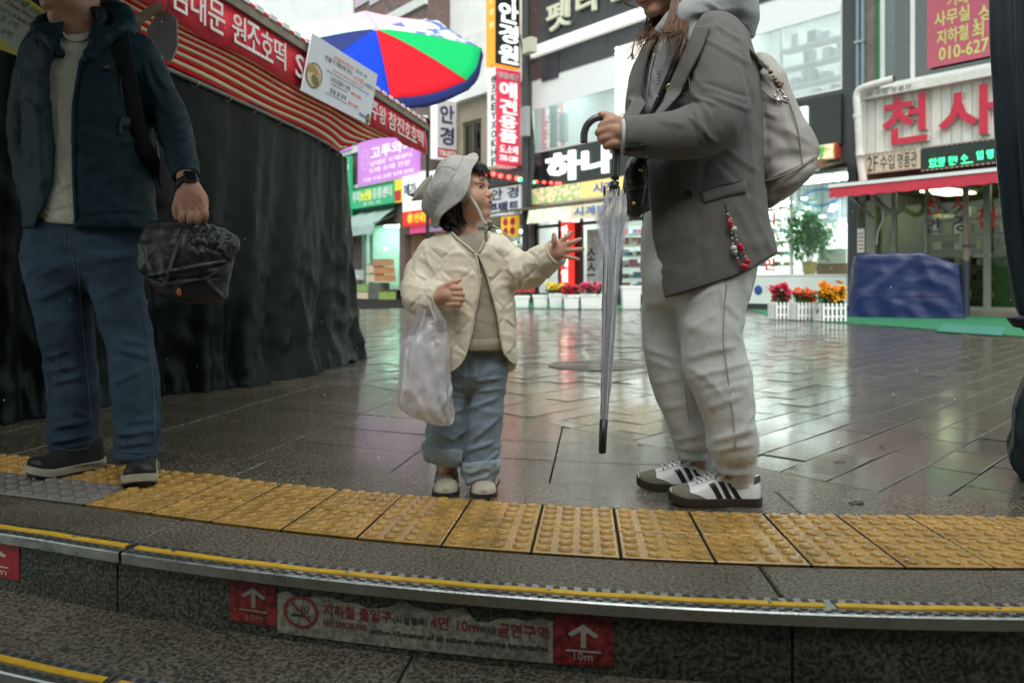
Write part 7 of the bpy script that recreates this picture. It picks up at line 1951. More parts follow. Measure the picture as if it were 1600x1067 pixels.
ribbon(mb,[kn_,P(764,346,yb_ - .075),P(768,350,yb_ - .070),kn_ + [.004,-.002,-.004]],.009)
mb.ball(kn_,(.0085,.008,.0075),10)
mb.build("chin_strap",M_STRAP,hato,True)
# ------------------------------------------------------------------ the thin plastic bag on the child's arm
def film(name,col,rough=.22,alpha=.62):
    m = bpy.data.materials.new(name); m.use_nodes = True; nt = m.node_tree; L = nt.links.new; b = nt.nodes["Principled BSDF"]
    b.inputs["Base Color"].default_value = (*col,1); b.inputs["Roughness"].default_value = rough; b.inputs["Coat Weight"].default_value = 1.0; b.inputs["Coat Roughness"].default_value = .06
    o = nt.nodes["Material Output"]; tr = nt.nodes.new("ShaderNodeBsdfTransparent"); tl = nt.nodes.new("ShaderNodeBsdfTranslucent"); tl.inputs[0].default_value = (*[min(1,c * 1.1) for c in col],1)
    m1 = nt.nodes.new("ShaderNodeMixShader"); m1.inputs[0].default_value = .35; L(b.outputs[0],m1.inputs[1]); L(tl.outputs[0],m1.inputs[2])
    m2 = nt.nodes.new("ShaderNodeMixShader"); m2.inputs[0].default_value = alpha; L(tr.outputs[0],m2.inputs[1]); L(m1.outputs[0],m2.inputs[2]); L(m2.outputs[0],o.inputs["Surface"])
    return m
bag = thing("plastic_bag","thin white plastic carrier bag with sweets, hanging from the child's forearm","bag",P(660,655,2.40))
M_FILM = film("white_film",(.86,.85,.90),alpha=.76)
YB = 2.40
rows = sm([(494,664,696,.016),(510,655,698,.030),(528,634,700,.045),(545,627,702,.055),(580,625,703,.066),(610,621,706,.072),(632,622,708,.070),(648,640,708,.060),(659,668,706,.040),(664,684,702,.012)],60)
nA = 100; g = np.zeros((60,nA,3))
for i,(py,xl,xr,ry) in enumerate(rows):
    z,cx,cy,rx,ry_ = prow(py,xl,xr,YB,ry); s_ = i / 59
    for j in range(nA):
        t = 2 * math.pi * j / nA
        ww = 1 + .05 * math.sin(6 * t + 2 * s_) * (1 - s_) + .04 * math.sin(11 * t - 5 * s_) * (1 - .6 * s_) + .03 * math.sin(4 * t + 9 * s_)
        g[i,j] = (cx + rx * ww * math.copysign(abs(math.cos(t)) ** .9,math.cos(t)),cy + ry_ * ww * math.sin(t),z)
g = np.concatenate([g,g[:,:1]],1)
g = g + (np.exp(-(noise3(g * np.array([22,22,8]) + 2) / .14) ** 2) * .010 + np.exp(-(noise3(g * np.array([34,34,26]) + 6) / .12) ** 2) * .005 + fbm(g * np.array([40,40,22]),2) * .005)[...,None] * np.array([.35,-.9,.1]); g[:,-1] = g[:,0]
mb = MB(); mb.grid(g); mb.add(g[-1][:-1],[tuple(range(nA))]); bgo = mb.build("bag_film",M_FILM,bag,True)
mb = MB()
wr_ = P(676,468,YT - .10)
for pts,w in (([P(640,531,YB - .03),P(652,505,YB - .035),P(660,478,YB - .035),P(664,458,YB - .025),P(668,444,YB + .0),P(672,441,YB + .06)],.022),([P(690,520,YB - .04),P(686,500,YB - .06),P(680,485,YB - .055),P(672,466,YB - .045),P(669,448,YB - .015),P(672,441,YB + .04)],.018),([P(697,520,YB + .03),P(693,505,YB + .06),P(690,490,YB + .10)],.02)):
    p = sm(pts,26); t = np.gradient(p,axis=0); t /= np.linalg.norm(t,axis=1)[:,None]; a = np.cross(t,[0,-1,.1]); a /= np.linalg.norm(a,axis=1)[:,None]
    k = np.linspace(-1,1,7)
    wv = np.linspace(1.6,.75,26)
    gg = np.stack([p + a * (w / 2 * wv)[:,None] * q + np.array([0,-.004,0]) * math.cos(q * 7) for q in k]); mb.grid(gg)
mb.build("handle",film("white_film_handle",(.70,.70,.74),alpha=.72),bgo,True)
rb = np.random.default_rng(11); sweets = [((.62,.10,.10),"red"),((.70,.45,.10),"yellow"),((.15,.35,.42),"teal"),((.60,.55,.48),"cream"),((.65,.25,.12),"orange")]
for i in range(11):
    x,y = rb.uniform(640,696),rb.uniform(596,648); yy = YB + rb.uniform(-.03,.03)
    if y > 634: x = max(x,662)
    c,nm = sweets[i % 5]
    sp = tag(bpy.data.objects.new("sweet_packet",None),f"{['small','flat','crumpled'][i // 5]} {nm} sweet packet inside the thin plastic bag","sweet packet","sweets in the plastic bag"); COL.objects.link(sp)
    pk = P(x,y,yy); sp.location = pk
    a = rb.uniform(0,3); w,h = .022,.014
    mb = MB(); gg = np.array([[pk + [w * u * math.cos(a) - h * v_ * math.sin(a),.005 * (1 - u * u) * (1 - v_ * v_) * sg,w * u * math.sin(a) + h * v_ * math.cos(a)] for u in np.linspace(-1,1,7)] for v_ in np.linspace(-1,1,5) for sg in (1,)])
    mb.grid(gg,thick=.004,nrm=(0,1,0)); mb.build("wrapper",mat("wrapper_" + nm,c,rough=.3,var=.3,vscale=60),sp,True)
# ------------------------------------------------------------------ the man
YM = 2.74
man = thing("person","man in an open navy jacket, pale t-shirt and blue jeans, standing beside the dark stall","person",GP(160,748))
SKIN_M = skin_mat("man_skin",(.40,.235,.155),(.30,.13,.12))
b = Sdf()
HM = .238; HCm = P(105,-17,YM - .03)
Wm,Bm = head(b,HCm,(-.50,-.83,-.16),(-.08,-.13,.98),HM)
b.chain([P(124,66,YM + .02),P(122,30,YM + .0),P(120,-10,YM + .02)],[.072,.062,.06],.04)
b.chain([P(132,66,YM - .035),P(140,8,YM - .0)],[.026,.03],.03)
b.pstack([(52,90,165,YM,.07),(80,66,205,YM,.09),(170,66,212,YM,.105),(280,62,220,YM,.105),(360,60,205,YM,.10),(420,62,200,YM,.09)],k=.04)
b.chain([P(68,82,YM),P(40,205,YM + .05),P(56,322,YM - .02),P(66,345,YM - .03)],[.05,.042,.032,.035],.02)
b.chain([P(218,86,YM),P(264,190,YM),P(293,282,YM - .12)],[.052,.043,.031],.02)
b.chain([P(95,400,YM),P(112,560,YM + .02),P(114,712,YM + .04)],[.070,.05,.04],.02); b.chain([P(178,400,YM),P(205,560,YM - .02),P(212,715,YM - .08)],[.070,.05,.04],.02)
b.chain([P(114,716,YM + .03),P(80,736,YM - .03)],[.026,.022],.02); b.chain([P(217,722,YM - .08),P(216,745,YM - .15)],[.026,.022],.02)
Yg = YM - .135
for i,(x0,x1) in enumerate(((288,287),(297,299),(305,310),(311,319))):
    b.chain([P(296 + i * 1.0,292,Yg + .008),P((x0 + x1) / 2 - 1,308,Yg - .006),P(x1,326 - i * 1.2,Yg - .014 + .004 * i)],[.024,.020,.0145],.014)
for i,(x,y,x2,y2,x3,y3) in enumerate(((288,326,284,340,285,351),(299,327,297,342,298,352),(310,325,309,341,309,352),(318,321,321,335,318,346))):
    b.chain([P(x,y,Yg - .012),P(x2,y2,Yg - .022),P(x3,y3,Yg - .004),P(x3 - 2,y3 - 2,Yg + .022)],np.array([.0125,.0118,.0108,.0098]) * (1 - .08 * (i == 3)),.004)
b.chain([P(284,304,Yg + .0),P(276,322,Yg - .006),P(276,336,Yg - .004),P(282,347,Yg + .004)],[.020,.0145,.013,.010],.012)
for x0,y0,x1,y1 in ((300,303,300,325),(306,302,311,324),(313,304,319,320)): b.chain([P(x0,y0,Yg - .018),P(x1,y1,Yg - .026)],[.003,.003],.008)
lo,hi = b.bounds()
v,f = nets(b,lo,hi,.0036,1)
bd = link("body",v,f,SKIN_M,man,True)
tint(bd,[(Wm(0,.395,-.222),Bm,(.11 * HM,.07 * HM,.03 * HM),.85,2),(Wm(0,.39,-.272),Bm,(.10 * HM,.07 * HM,.036 * HM),.85,2)],man)
eyes(Wm,HM,man)
M_HAIRM = mat("man_hair",(.012,.010,.009),rough=.45,var=.3,vscale=60)
h_ = Sdf(); h_.ell(Wm(0,-.08,.17),np.array([.375,.455,.375]) * HM,Bm)
h_.add(lambda p: (lambda q: -(q[:,1] - (.12 + .5 * np.clip(q[:,2] - .22,0,1) - .9 * np.clip(-q[:,2] + .02,0,1))) * HM)((p - HCm) @ Bm.T / HM),HCm - .4,HCm + .4,.01,'s')
garment("hair",h_,.007,M_HAIRM,man,wr=.007,wscale=(60,60,25))
mb = MB()
for s_ in (-1,1): mb.tube([Wm(s_ * x,y,z) for x,y,z in ((.06,.385,.085),(.13,.375,.105),(.21,.33,.085))],np.array([.010,.017,.006]) * HM,6,flat=.5)
mb.build("eyebrow",M_HAIRM,man,True)
M_JKM = mat("navy_shell",(.005,.022,.032),rough=.62,var=.22,vscale=6,bump=.14,bscale=260,spec=.22)
jk = Sdf()
jk.pstack([(36,92,162,YM + .02,.07),(50,66,202,YM + .01,.098),(72,50,223,YM,.122),(110,46,232,YM,.140),(170,45,232,YM,.148),(230,45,234,YM,.148),(290,45,237,YM,.148),(345,46,240,YM,.150),(361,48,240,YM,.146)],k=.03,rnd=.012)
jk.chain([P(64,84,YM),P(48,140,YM + .03),P(40,205,YM + .05),P(47,270,YM + .01),P(62,322,YM - .05)],[.064,.060,.056,.052,.046],.03)
jk.chain([P(214,84,YM),P(243,140,YM),P(267,190,YM),P(281,235,YM - .05),P(291,277,YM - .11)],[.070,.066,.060,.053,.043],.03,capb=True)
eL = [(20,104),(40,100),(58,95),(80,86),(112,77),(169,79),(225,85),(281,83),(310,75),(330,66),(340,61),(360,54),(380,52)]
eR = [(20,152),(40,150),(56,147),(75,136),(101,123),(130,118),(169,112),(230,112),(262,112),(310,114),(352,116),(380,117)]
open_front(jk,eL,eR,YM,.0)
st = [((252,176),(291,163),5,9),((256,190),(293,182),5,-6),((264,214),(298,206),4.5,9),((266,226),(300,222),4.5,6),((272,240),(304,231),4.5,9),((278,258),(308,248),4.5,8),((282,268),(310,264),4,7),((240,120),(284,146),6,6),((226,100),(262,176),5,6,6),((236,90),(270,150),5,5,5),((215,190),(240,168),6,-7),((30,150),(60,175),5,7),((22,195),(55,205),5,7),((22,225),(56,232),5,6),((150,150),(165,330),7,4,5),((190,200),(200,350),8,5,-6),((130,120),(128,350),5,3),((60,130),(70,330),7,5,5),((120,335),(235,330),4,4,-4),((205,300),(236,260),6,5)]
jko = garment("jacket",jk,.0062,M_JKM,man,st,wr=.0085,wscale=(8,8,10),wr2=.0025)
vj = np.array([vv.co for vv in jko.data.vertices]) + wloc(man)
co = Sdf()
co.chain([P(94,84,YM - .125),P(78,62,YM - .10),P(66,52,YM - .05),P(70,42,YM + .03),P(100,30,YM + .10),P(140,22,YM + .10),P(176,22,YM + .05),P(197,34,YM + .0),P(190,50,YM - .06),P(168,60,YM - .095),P(146,82,YM - .125),P(132,96,YM - .135)],[.014,.026,.034,.036,.045,.050,.050,.044,.038,.032,.024,.012],.01,n=60)
co.chain([P(78,66,YM - .11),P(64,58,YM - .09),P(58,70,YM - .10),P(66,78,YM - .12)],[.014,.022,.018,.008],.01)
co.chain([P(150,16,YM - .03),P(160,26,YM - .06),P(152,44,YM - .095),P(142,62,YM - .115)],[.016,.018,.016,.010],.01)
garment("hood",co,.006,M_JKM,man,[((150,20),(192,30),4,6),((150,40),(190,46),4,6),((64,50),(90,72),3.5,6)],wr=.010,wscale=(14,14,16),wr2=.003)
mb = MB()
for e,dx in ((eL[3:-1],-2.5),(eR[3:-1],2.5)):
    pts = on_front(vj,[(x + dx,y) for y,x in pcurve(e,40)],.002); mb.tube(sm(pts[::2],60),.0065,7,flat=.7)
mb.build("placket",M_JKM,jko,True)
mb = MB(); mb.tube(sm(on_front(vj,[(188,100),(189,130),(190,150)],.001),10),.0015,5); mb.build("zip",mat("zip_dark",(.05,.06,.065),rough=.35,metal=.5),jko,True)
p = on_front(vj,[(168,105)],.004)[0]
mb = MB(); mb.box(p + [-.016,-.002,-.0075],p + [.016,.004,.0075]); tb = mb.build("chest_tab",mat("tab_black",(.012,.012,.012),rough=.6),jko)
mb = MB(); vv_,ff_ = text_geo("n.5",.014,.008,.0006,.01); mb.add(np.stack([vv_[:,0],-vv_[:,2],vv_[:,1]],1) + p + [0,-.0022,0],ff_); mb.build("tab_print",mat("tab_grey",(.25,.27,.25)),tb)
M_TEE = heather("sage_jersey",(.52,.51,.41))
ts = Sdf(); ts.pstack([(50,96,158,YM,.062),(60,84,178,YM,.085),(80,66,206,YM,.108),(120,58,220,YM,.124),(200,56,222,YM,.132),(290,56,226,YM,.134),(335,58,228,YM,.136),(354,60,228,YM,.134)],k=.02,rnd=.008)
ts.ell(P(124,46,YM - .02),(.075,.11,.052),op='s')
tee = garment("t_shirt",ts,.006,M_TEE,man,[((84,118),(112,122),5,4),((92,270),(108,310),4,7),((86,300),(112,285),4,7),((78,326),(112,318),4,6),((96,200),(108,240),4,4),((90,150),(94,260),4,4)],wr=.005,wscale=(10,10,8))
vt = np.array([vv.co for vv in tee.data.vertices]) + wloc(man)
mb = MB(); mb.tube(sm(on_front(vt,[(98,52),(104,59),(114,63.5),(126,64),(138,60),(146,53)],.001),24),.0055,7,flat=.7); mb.build("collar_rib",M_TEE,tee,True)
mb = MB(); mb.tube(sm(on_front(vt,[(70,330),(80,338),(95,346),(116,350)],.001),16),.003,6,flat=.5); mb.build("hem",M_TEE,tee,True)
jn = Sdf()
jn.pstack([(335,50,226,YM,.125),(362,44,222,YM,.125),(400,41,218,YM,.122),(432,46,218,YM,.112),(452,55,214,YM,.06)],k=.03)
jn.pstack([(400,42,142,YM,.115),(447,51,141,YM,.108),(498,64,138,YM + .005,.098),(549,73,142,YM + .015,.090),(577,75,146,YM + .02,.086),(624,80,151,YM + .03,.082),(665,81,149,YM + .035,.080),(690,81,146,YM + .04,.078),(704,82,140,YM + .04,.074)],k=.03,rnd=.006)
jn.pstack([(400,138,216,YM - .005,.115),(447,146,218,YM - .01,.108),(498,160,228,YM - .02,.098),(549,173,238,YM - .03,.090),(600,177,244,YM - .04,.086),(655,183,246,YM - .06,.082),(691,181,244,YM - .07,.080),(717,185,241,YM - .075,.076)],k=.03,rnd=.006)
st = [((70,560),(108,548),5,10),((76,580),(120,572),5,9),((80,600),(130,588),5,8),((76,565),(110,590),5,-8),((84,668),(148,656),4.5,12),((86,690),(148,678),4.5,12),((100,700),(144,692),4,8),((110,640),(150,655),5,8),((180,545),(236,560),5,9),((190,530),(236,540),5,8),((178,600),(220,580),5,8),((182,680),(244,672),4.5,12),((184,697),(242,690),4.5,12),((196,660),(244,655),4,8),((205,705),(242,700),4,6),((60,470),(120,440),7,7),((150,470),(214,440),7,7),((62,430),(132,400),7,6),((140,410),(200,400),7,6),((122,420),(134,680),3.5,4,-6),((222,470),(240,690),3.5,4,-5),((196,500),(186,660),6,5,6),((100,500),(92,660),6,5,6)]
M_JEANM = mat("dark_denim",(.036,.060,.090),rough=.9,var=.60,vscale=6,speck=.2,sscale=520,spec=.12)
jno = garment("jeans",jn,.0062,M_JEANM,man,st,wr=.009,wscale=(8,8,11),wr2=.0015)
vk = np.array([vv.co for vv in jno.data.vertices]) + wloc(man)
mb = MB()
for pl_ in ([(122,405),(126,470),(133,550),(140,620),(146,672)],[(222,470),(234,545),(241,620),(243,690)],[(108,356),(110,390),(118,425)],[(100,356),(102,385)],[(83,699),(110,703),(139,699)],[(185,704),(212,707),(240,703)]):
    mb.tube(sm(on_front(vk,pcurve(pl_,12),.0005),24),.0013,5)
mb.build("stitching",mat("denim_stitch",(.10,.12,.15),rough=.8,var=0),jno,True)
M_KNIT = mat("black_knit",(.007,.008,.009),rough=.8,var=.3,vscale=40,bump=.5,bscale=500); M_FOAM = mat("cream_foam",(.40,.385,.31),rough=.6,var=.12,vscale=15); M_RUB = mat("black_rubber",(.018,.018,.018),rough=.5)
for toe,heel in ((GP(44,752),GP(160,731)),(GP(216,766),GP(226,736))):
    s_ = Shoe(heel,toe,.100,[.098,.106,.112,.118,.108,.092,.078,.070,.066,.062,.046],[.70,.76,.80,.80,.80,.86,.94,.99,1.0,.98,.95],.006,0,.034)
    s_.bend = lambda t: .016 * max(0,(t - .72) / .28) ** 1.6 + .006 * max(0,(.12 - t) / .12)
    mb = MB(); s_.upper(mb,0,44,25); so = mb.build("shoe",M_KNIT,man,True)
    mb = MB(); s_.sole(mb,.006,.030,.005,0,.05); mb.build("midsole",M_FOAM,so,True,40)
    mb = MB(); s_.sole(mb,.0,.0058,.002); mb.build("outsole",M_RUB,so,False)
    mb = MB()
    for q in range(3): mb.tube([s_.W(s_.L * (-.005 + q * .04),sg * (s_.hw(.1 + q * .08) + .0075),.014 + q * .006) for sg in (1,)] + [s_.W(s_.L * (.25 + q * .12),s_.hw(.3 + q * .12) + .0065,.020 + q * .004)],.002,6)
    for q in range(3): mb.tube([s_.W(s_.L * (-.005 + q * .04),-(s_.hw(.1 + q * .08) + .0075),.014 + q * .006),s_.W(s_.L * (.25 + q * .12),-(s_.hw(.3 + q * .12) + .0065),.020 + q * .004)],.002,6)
    mb.build("groove_shade",mat("foam_shadow",(.20,.19,.15),rough=.7),so,True)  # raised darker lines put groove shade into the foam colour
    mb = MB()
    for q in range(5):
        t = .38 + .055 * q; mb.tube(sm([s_.S(t,1.05,.002),s_.S(t + .012,1.57,.005),s_.S(t,2.1,.002)],8),.0028,6,flat=.6)
    mb.build("laces",M_KNIT,so,True)
    mb = MB(); s_.patch(mb,[(.90,.35),(.90,math.pi - .35),(.985,math.pi - .5),(.985,.5)],0,.002,6,14); mb.build("toe_guard",M_RUB,so,True)
    mb = MB(); s_.patch(mb,[(.26,.75),(.26,.95),(.40,.95),(.38,.75)],0,.002); mb.build("side_print",mat("shoe_print",(.35,.33,.3),rough=.5),so,True)
wc = P(292,289,YM - .145)
ad = P(293,282,YM - .12) - P(281,235,YM - .05); ad /= np.linalg.norm(ad)
xr = np.array([1,0,0.]) - ad * ad[0]; xr /= np.linalg.norm(xr); yr = np.cross(xr,ad)
if yr[1] > 0: yr = -yr
wt = bpy.data.objects.new("wrist_watch",None); COL.objects.link(wt); wt.parent = man
c0 = P(293.5,288,YM - .128)
mb = MB(); rows = [[c0 + ad * o_ + (.037) * (math.cos(t) * xr + .86 * math.sin(t) * yr) for t in np.linspace(0,2 * math.pi,36)] for o_ in (-.011,.011)]
mb.grid(rows,thick=.003); mb.build("strap",mat("strap_black",(.012,.012,.013),rough=.5),wt,True)
fd = .50 * xr + .87 * yr; fd /= np.linalg.norm(fd); sd = np.cross(ad,fd)
cc = c0 + fd * .034
def rbox(mb,c,hx,hy,hz,r=.006):
    loop = [(sx * (hx - r) + r * math.cos(a),sy * (hy - r) + r * math.sin(a)) for sx,sy,a0 in ((1,1,0),(-1,1,1.571),(-1,-1,3.142),(1,-1,4.712)) for a in np.linspace(a0,a0 + 1.571,5)]
    mb.prism([c + sd * x + ad * y - fd * hz for x,y in loop],fd * 2 * hz)
mb = MB(); rbox(mb,cc,.019,.022,.0055); cs_ = mb.build("case",mat("watch_case",(.09,.09,.095),rough=.25,metal=.8),wt)
mb = MB(); rbox(mb,cc + fd * .0052,.0165,.0195,.0012,.005); mb.build("screen",mat("watch_screen",(.004,.004,.005),rough=.06,var=0,coat=1),cs_)
bp_ = thing("backpack","black backpack on the back of the man, one strap over his shoulder","backpack",P(150,330,YM + .24))
M_BPK = mat("black_nylon",(.011,.013,.014),rough=.7,var=.2,vscale=10,bump=.2,bscale=300,spec=.15)
k_ = Sdf(); k_.pstack([(50,84,226,YM + .23,.085),(100,74,246,YM + .24,.115),(200,72,258,YM + .24,.125),(290,74,264,YM + .24,.125),(326,84,260,YM + .23,.10)],n=3.2,rnd=.04)
pk = garment("pack_body",k_,.008,M_BPK,bp_,wr=.008,wscale=(8,8,8),wr2=.002)
mb = MB(); ribbon(mb,[P(178,40,YM + .10),P(184,44,YM - .02)] + list(on_front(vj,[(190,66),(196,100),(203,140),(211,180),(221,220)],.006)) + [P(238,255,YM - .03),P(250,285,YM + .10)],.058,40,.006); sp_ = mb.build("shoulder_strap",M_BPK,bp_,True)
pb = on_front(vj,[(196,190),(192,200)],.010)
mb = MB(); mb.box(pb[0] + [-.014,-.004,-.012],pb[0] + [.014,.004,.012]); mb.box(pb[1] + [-.010,-.004,-.02],pb[1] + [-.002,.003,.012]); mb.build("buckle",mat("buckle_plastic",(.05,.055,.055),rough=.3),sp_)
mb = MB(); mb.tube(sm([P(244,222,YM + .105),P(247,240,YM + .105),P(246,258,YM + .105)],8),.003,6); mb.build("zip_pull",mat("pull_grey",(.25,.26,.26),rough=.35,metal=.6),pk)
tote = thing("tote_bag","black glossy crumpled bag with a small orange logo in the hand of the man","bag",P(290,475,YM - .14))
M_TOTE = mat("black_coated",(.007,.008,.009),rough=.42,var=.3,vscale=7,bump=.18,bscale=70,spec=.55)
YT_ = YM - .135
tb = Sdf()
outl = [(345,230,300),(352,226,322),(360,222,345),(372,218,366),(385,216,371),(405,214,364),(420,214,361),(434,231,359),(446,240,356),(462,252,355),(470,272,348),(476,300,330)]
ryy = [.022,.030,.042,.055,.066,.074,.076,.074,.070,.060,.045,.02]
tb.pstack([(y,a,c,YT_,r_) for (y,a,c),r_ in zip(outl,ryy)],rnd=.012,n=2.2,res=80)
st = [((288,356),(262,440),4,10),((300,358),(318,400),4,9),((318,362),(346,385),4,10),((300,385),(352,395),5,-9),((330,372),(322,398),3,8),((352,375),(334,400),3,9),((232,432),(360,408),3,12),((250,440),(345,432),4,-10),((322,440),(352,470),4,9),((225,380),(240,430),6,7),((345,395),(366,408),4,8)]
def tpost(v,f):
    X,Y = PX(v); n = vnormals(v,f)
    m = np.clip((X - 288) / 20,0,1) * np.clip((412 - Y) / 20,0,1)
    d = (1 - np.abs(noise3(v * np.array([34,34,34]))) * 2.6) * .008 * m + fbm(v * 60,2) * .003 * (m + .25)
    return v + n * d[:,None]
to = garment("bag_body",tb,.0048,M_TOTE,tote,st,wr=.007,wscale=(11,11,11),wr2=.0015,post=tpost)
vt_ = np.array([vv.co for vv in to.data.vertices]) + wloc(tote)
p = on_front(vt_,[(280,457)],.002)[0]
mb = MB(); mb.lathe([(.0135,0),(.0125,.002),(.001,.0025)],p,20,axis=(0,-1,-.15),sy=.62); mb.build("logo_badge",mat("badge_orange",(.36,.10,.03),rough=.5),to,True)
mb = MB(); mb.tube(sm(on_front(vt_,[(230,436),(262,444),(300,440),(330,430),(358,412)],.002),24),.004,6); mb.tube(sm(on_front(vt_,[(286,360),(276,395),(263,438)],.001),16),.0035,6); mb.build("seam",M_TOTE,to,True)
mb = MB(); mb.tube(sm([P(266,358,YT_ - .01),P(280,350,YT_ + .004),P(294,346,YT_ + .008),P(312,347,YT_ + .006),P(326,362,YT_ - .008)],20),.010,10); mb.build("handle",mat("tan_handle",(.34,.17,.055),rough=.5,var=.2),to,True)
# ------------------------------------------------------------------ the woman
YW = 2.42
wom = thing("person","woman in a grey blazer and pale sweatpants holding up a folded clear umbrella","person",GP(1110,785))
SKIN_W = skin_mat("woman_skin",(.50,.315,.225),(.36,.075,.085))
b = Sdf()
HW = .220; HCw = P(1031,-30,YW - .04)
Ww,Bw = head(b,HCw,(-.80,-.56,-.20),(-.16,-.10,.98),HW)
b.chain([P(1072,62,YW),P(1062,20,YW),P(1056,-15,YW)],[.062,.050,.048],.03)
b.pstack([(55,1040,1130,YW,.08),(110,1025,1160,YW,.12),(250,1040,1170,YW,.12),(380,1040,1172,YW,.12),(450,1050,1165,YW,.10)],k=.04)
b.chain([P(1125,75,YW - .14),P(1116,192,YW - .22),P(1030,212,YW - .24),P(966,210,YW - .24)],[.05,.045,.036,.027],.02)
b.chain([P(1075,85,YW + .16),P(1090,230,YW + .20),P(1075,345,YW + .16)],[.05,.04,.035],.02)
b.chain([P(1045,420,YW + .08),P(1050,560,YW + .08),P(1104,742,YW + .095)],[.070,.05,.024],.02); b.chain([P(1115,420,YW - .06),P(1115,560,YW - .08),P(1157,762,YW - .066)],[.075,.052,.024],.02)
Yw = YW - .245
b.chain([P(978,211,Yw),P(962,206,Yw - .006),P(953,203,Yw - .008)],[.028,.028,.025],.012)
for i,(kx,ky,mx_,my) in enumerate(((953,190.5,939,197),(950,202,934.5,207),(952,213.5,938.5,217.5),(957,224,946,228))):
    r_ = .0122 * (1 - .07 * (i == 3))
    b.chain([P(kx + 8,ky + 1,Yw - .012),P(kx,ky,Yw - .018),P(mx_ + 2,my,Yw - .010),P(mx_ + 3,my + 1,Yw + .016),P(mx_ + 14,my + 1,Yw + .028)],np.array([1.2,1.12,.98,.9,.8]) * r_,.0035)
b.chain([P(974,198,Yw - .006),P(962,188,Yw - .012),P(950,181.5,Yw - .010),P(938,178.5,Yw - .006)],[.019,.0145,.0115,.0085],.009)
lo,hi = b.bounds()
v,f = nets(b,lo,hi,.0036,1)
bd = link("body",v,f,SKIN_W,wom,True)
tint(bd,[(Ww(0,.395,-.222),Bw,(.12 * HW,.08 * HW,.032 * HW),1.0,2.6),(Ww(0,.39,-.274),Bw,(.105 * HW,.08 * HW,.040 * HW),1.0,2.6)],wom)
eyes(Ww,HW,wom,(0,1,-.25))
mb = MB()
M_HAIRW = mat("brown_hair",(.13,.062,.028),rough=.38,var=.45,vscale=45,stretch=(1,1,.15),spec=.5)
for s_ in (-1,1): mb.tube([Ww(s_ * x,y,z) for x,y,z in ((.06,.385,.085),(.13,.375,.105),(.21,.33,.085))],np.array([.008,.013,.005]) * HW,6,flat=.5)
mb.build("eyebrow",M_HAIRW,wom,True)
h_ = Sdf(); h_.ell(Ww(0,-.10,.15),np.array([.39,.46,.385]) * HW,Bw)
h_.chain([Ww(0,-.42,.0),Ww(0,-.42,-.3),Ww(0,-.36,-.6)],np.array([.24,.24,.2]) * HW,.03)
h_.add(lambda p: (lambda q: -(q[:,1] - (.20 + .3 * np.clip(q[:,2] - .2,0,1) - .5 * np.clip(-q[:,2] + .1,0,1))) * HW)((p - HCw) @ Bw.T / HW),HCw - .4,HCw + .4,.01,'s')
garment("hair",h_,.0065,M_HAIRW,wom,wr=.007,wscale=(60,60,9))
mb = MB(); rw = np.random.default_rng(21)
def lock(mb,a,b_,c,e,curl,r0):
    n = 16; p = sm([a,b_,c,e],n); t = np.linspace(0,1,n)
    ph = rw.uniform(0,6); amp = curl * t ** 1.4
    p = p + np.stack([amp * np.sin(ph + 9 * t),amp * np.cos(ph + 8 * t),.3 * amp * np.sin(ph * 2 + 7 * t)],1)
    mb.tube(p,r0 * np.clip(1.05 - t ** 2.2,.12,1),5,flat=.55)
for k in range(80):     # the lock that falls on the near side of the neck
    u = rw.uniform(0,1)
    lock(mb,Ww(-.33 + .02 * rw.normal(),.10 - .28 * u,.05 + .1 * rw.normal()),P(1050 + 26 * u + rw.normal(0,2),14,YW - .135 + .05 * u),P(1034 + 38 * u + rw.normal(0,4),52,YW - .165),P(1022 + 48 * u + rw.normal(0,6),70 + rw.uniform(-34,40),YW - .185),.010,.0032)
for k in range(70):     # the waves on the far side,curling out under the chin
    u = rw.uniform(0,1)
    lock(mb,Ww(.30,.16 - .2 * u,.0),P(1012 + 28 * u,20 + rw.normal(0,4),YW + .02),P(1001 + 26 * u + rw.normal(0,4),58,YW - .03 - .05 * u),P(988 + 32 * u + rw.normal(0,6),84 + rw.uniform(-34,18),YW - .05 - .06 * u),.014,.0032)
for k in range(7): lock(mb,P(1000,40,YW - .02),P(990,70,YW - .03),P(984 + k,90 + rw.normal(0,2),YW - .04),P(978 + 3 * k,90 + rw.normal(0,5),YW - .05),.004,.003)
for k in range(9):      # a loose strand before the face
    lock(mb,Ww(.20,.30,.36),P(975 + k * .6,-14,YW - .10),P(977 + rw.normal(0,1.5),4,YW - .11),P(998 + rw.normal(0,4),14 + rw.normal(0,2),YW - .10),.002,.0022)
for k in range(60):     # parting and sides over the cap
    s_ = -1 if k % 2 else 1; u = rw.uniform(0,1)
    lock(mb,Ww(.02 * s_,.22 - .5 * u,.52),Ww(.30 * s_,.20 - .45 * u,.36),Ww(.40 * s_,.06 - .3 * u,.02),Ww(.36 * s_,.0 - .2 * u,-.34),.004,.0042)
mb.build("hair_locks",M_HAIRW,wom,True)
M_HOOD = heather("pale_grey_fleece",(.33,.34,.34))
ho = Sdf()
ho.pstack([(38,1040,1118,YW,.085),(60,1022,1150,YW,.125),(100,1004,1160,YW,.140),(150,995,1166,YW,.145),(200,998,1170,YW,.145),(260,1010,1172,YW,.145),(330,1022,1178,YW,.150),(352,1026,1178,YW,.148)],k=.03)
ho.chain([P(1034,50,YW - .08),P(1058,30,YW - .10),P(1095,10,YW - .09),P(1135,-2,YW - .03),P(1150,0,YW + .06),P(1120,10,YW + .12),P(1070,30,YW + .12),P(1030,48,YW + .06)],[.022,.034,.044,.056,.058,.05,.04,.025],.02,n=48)
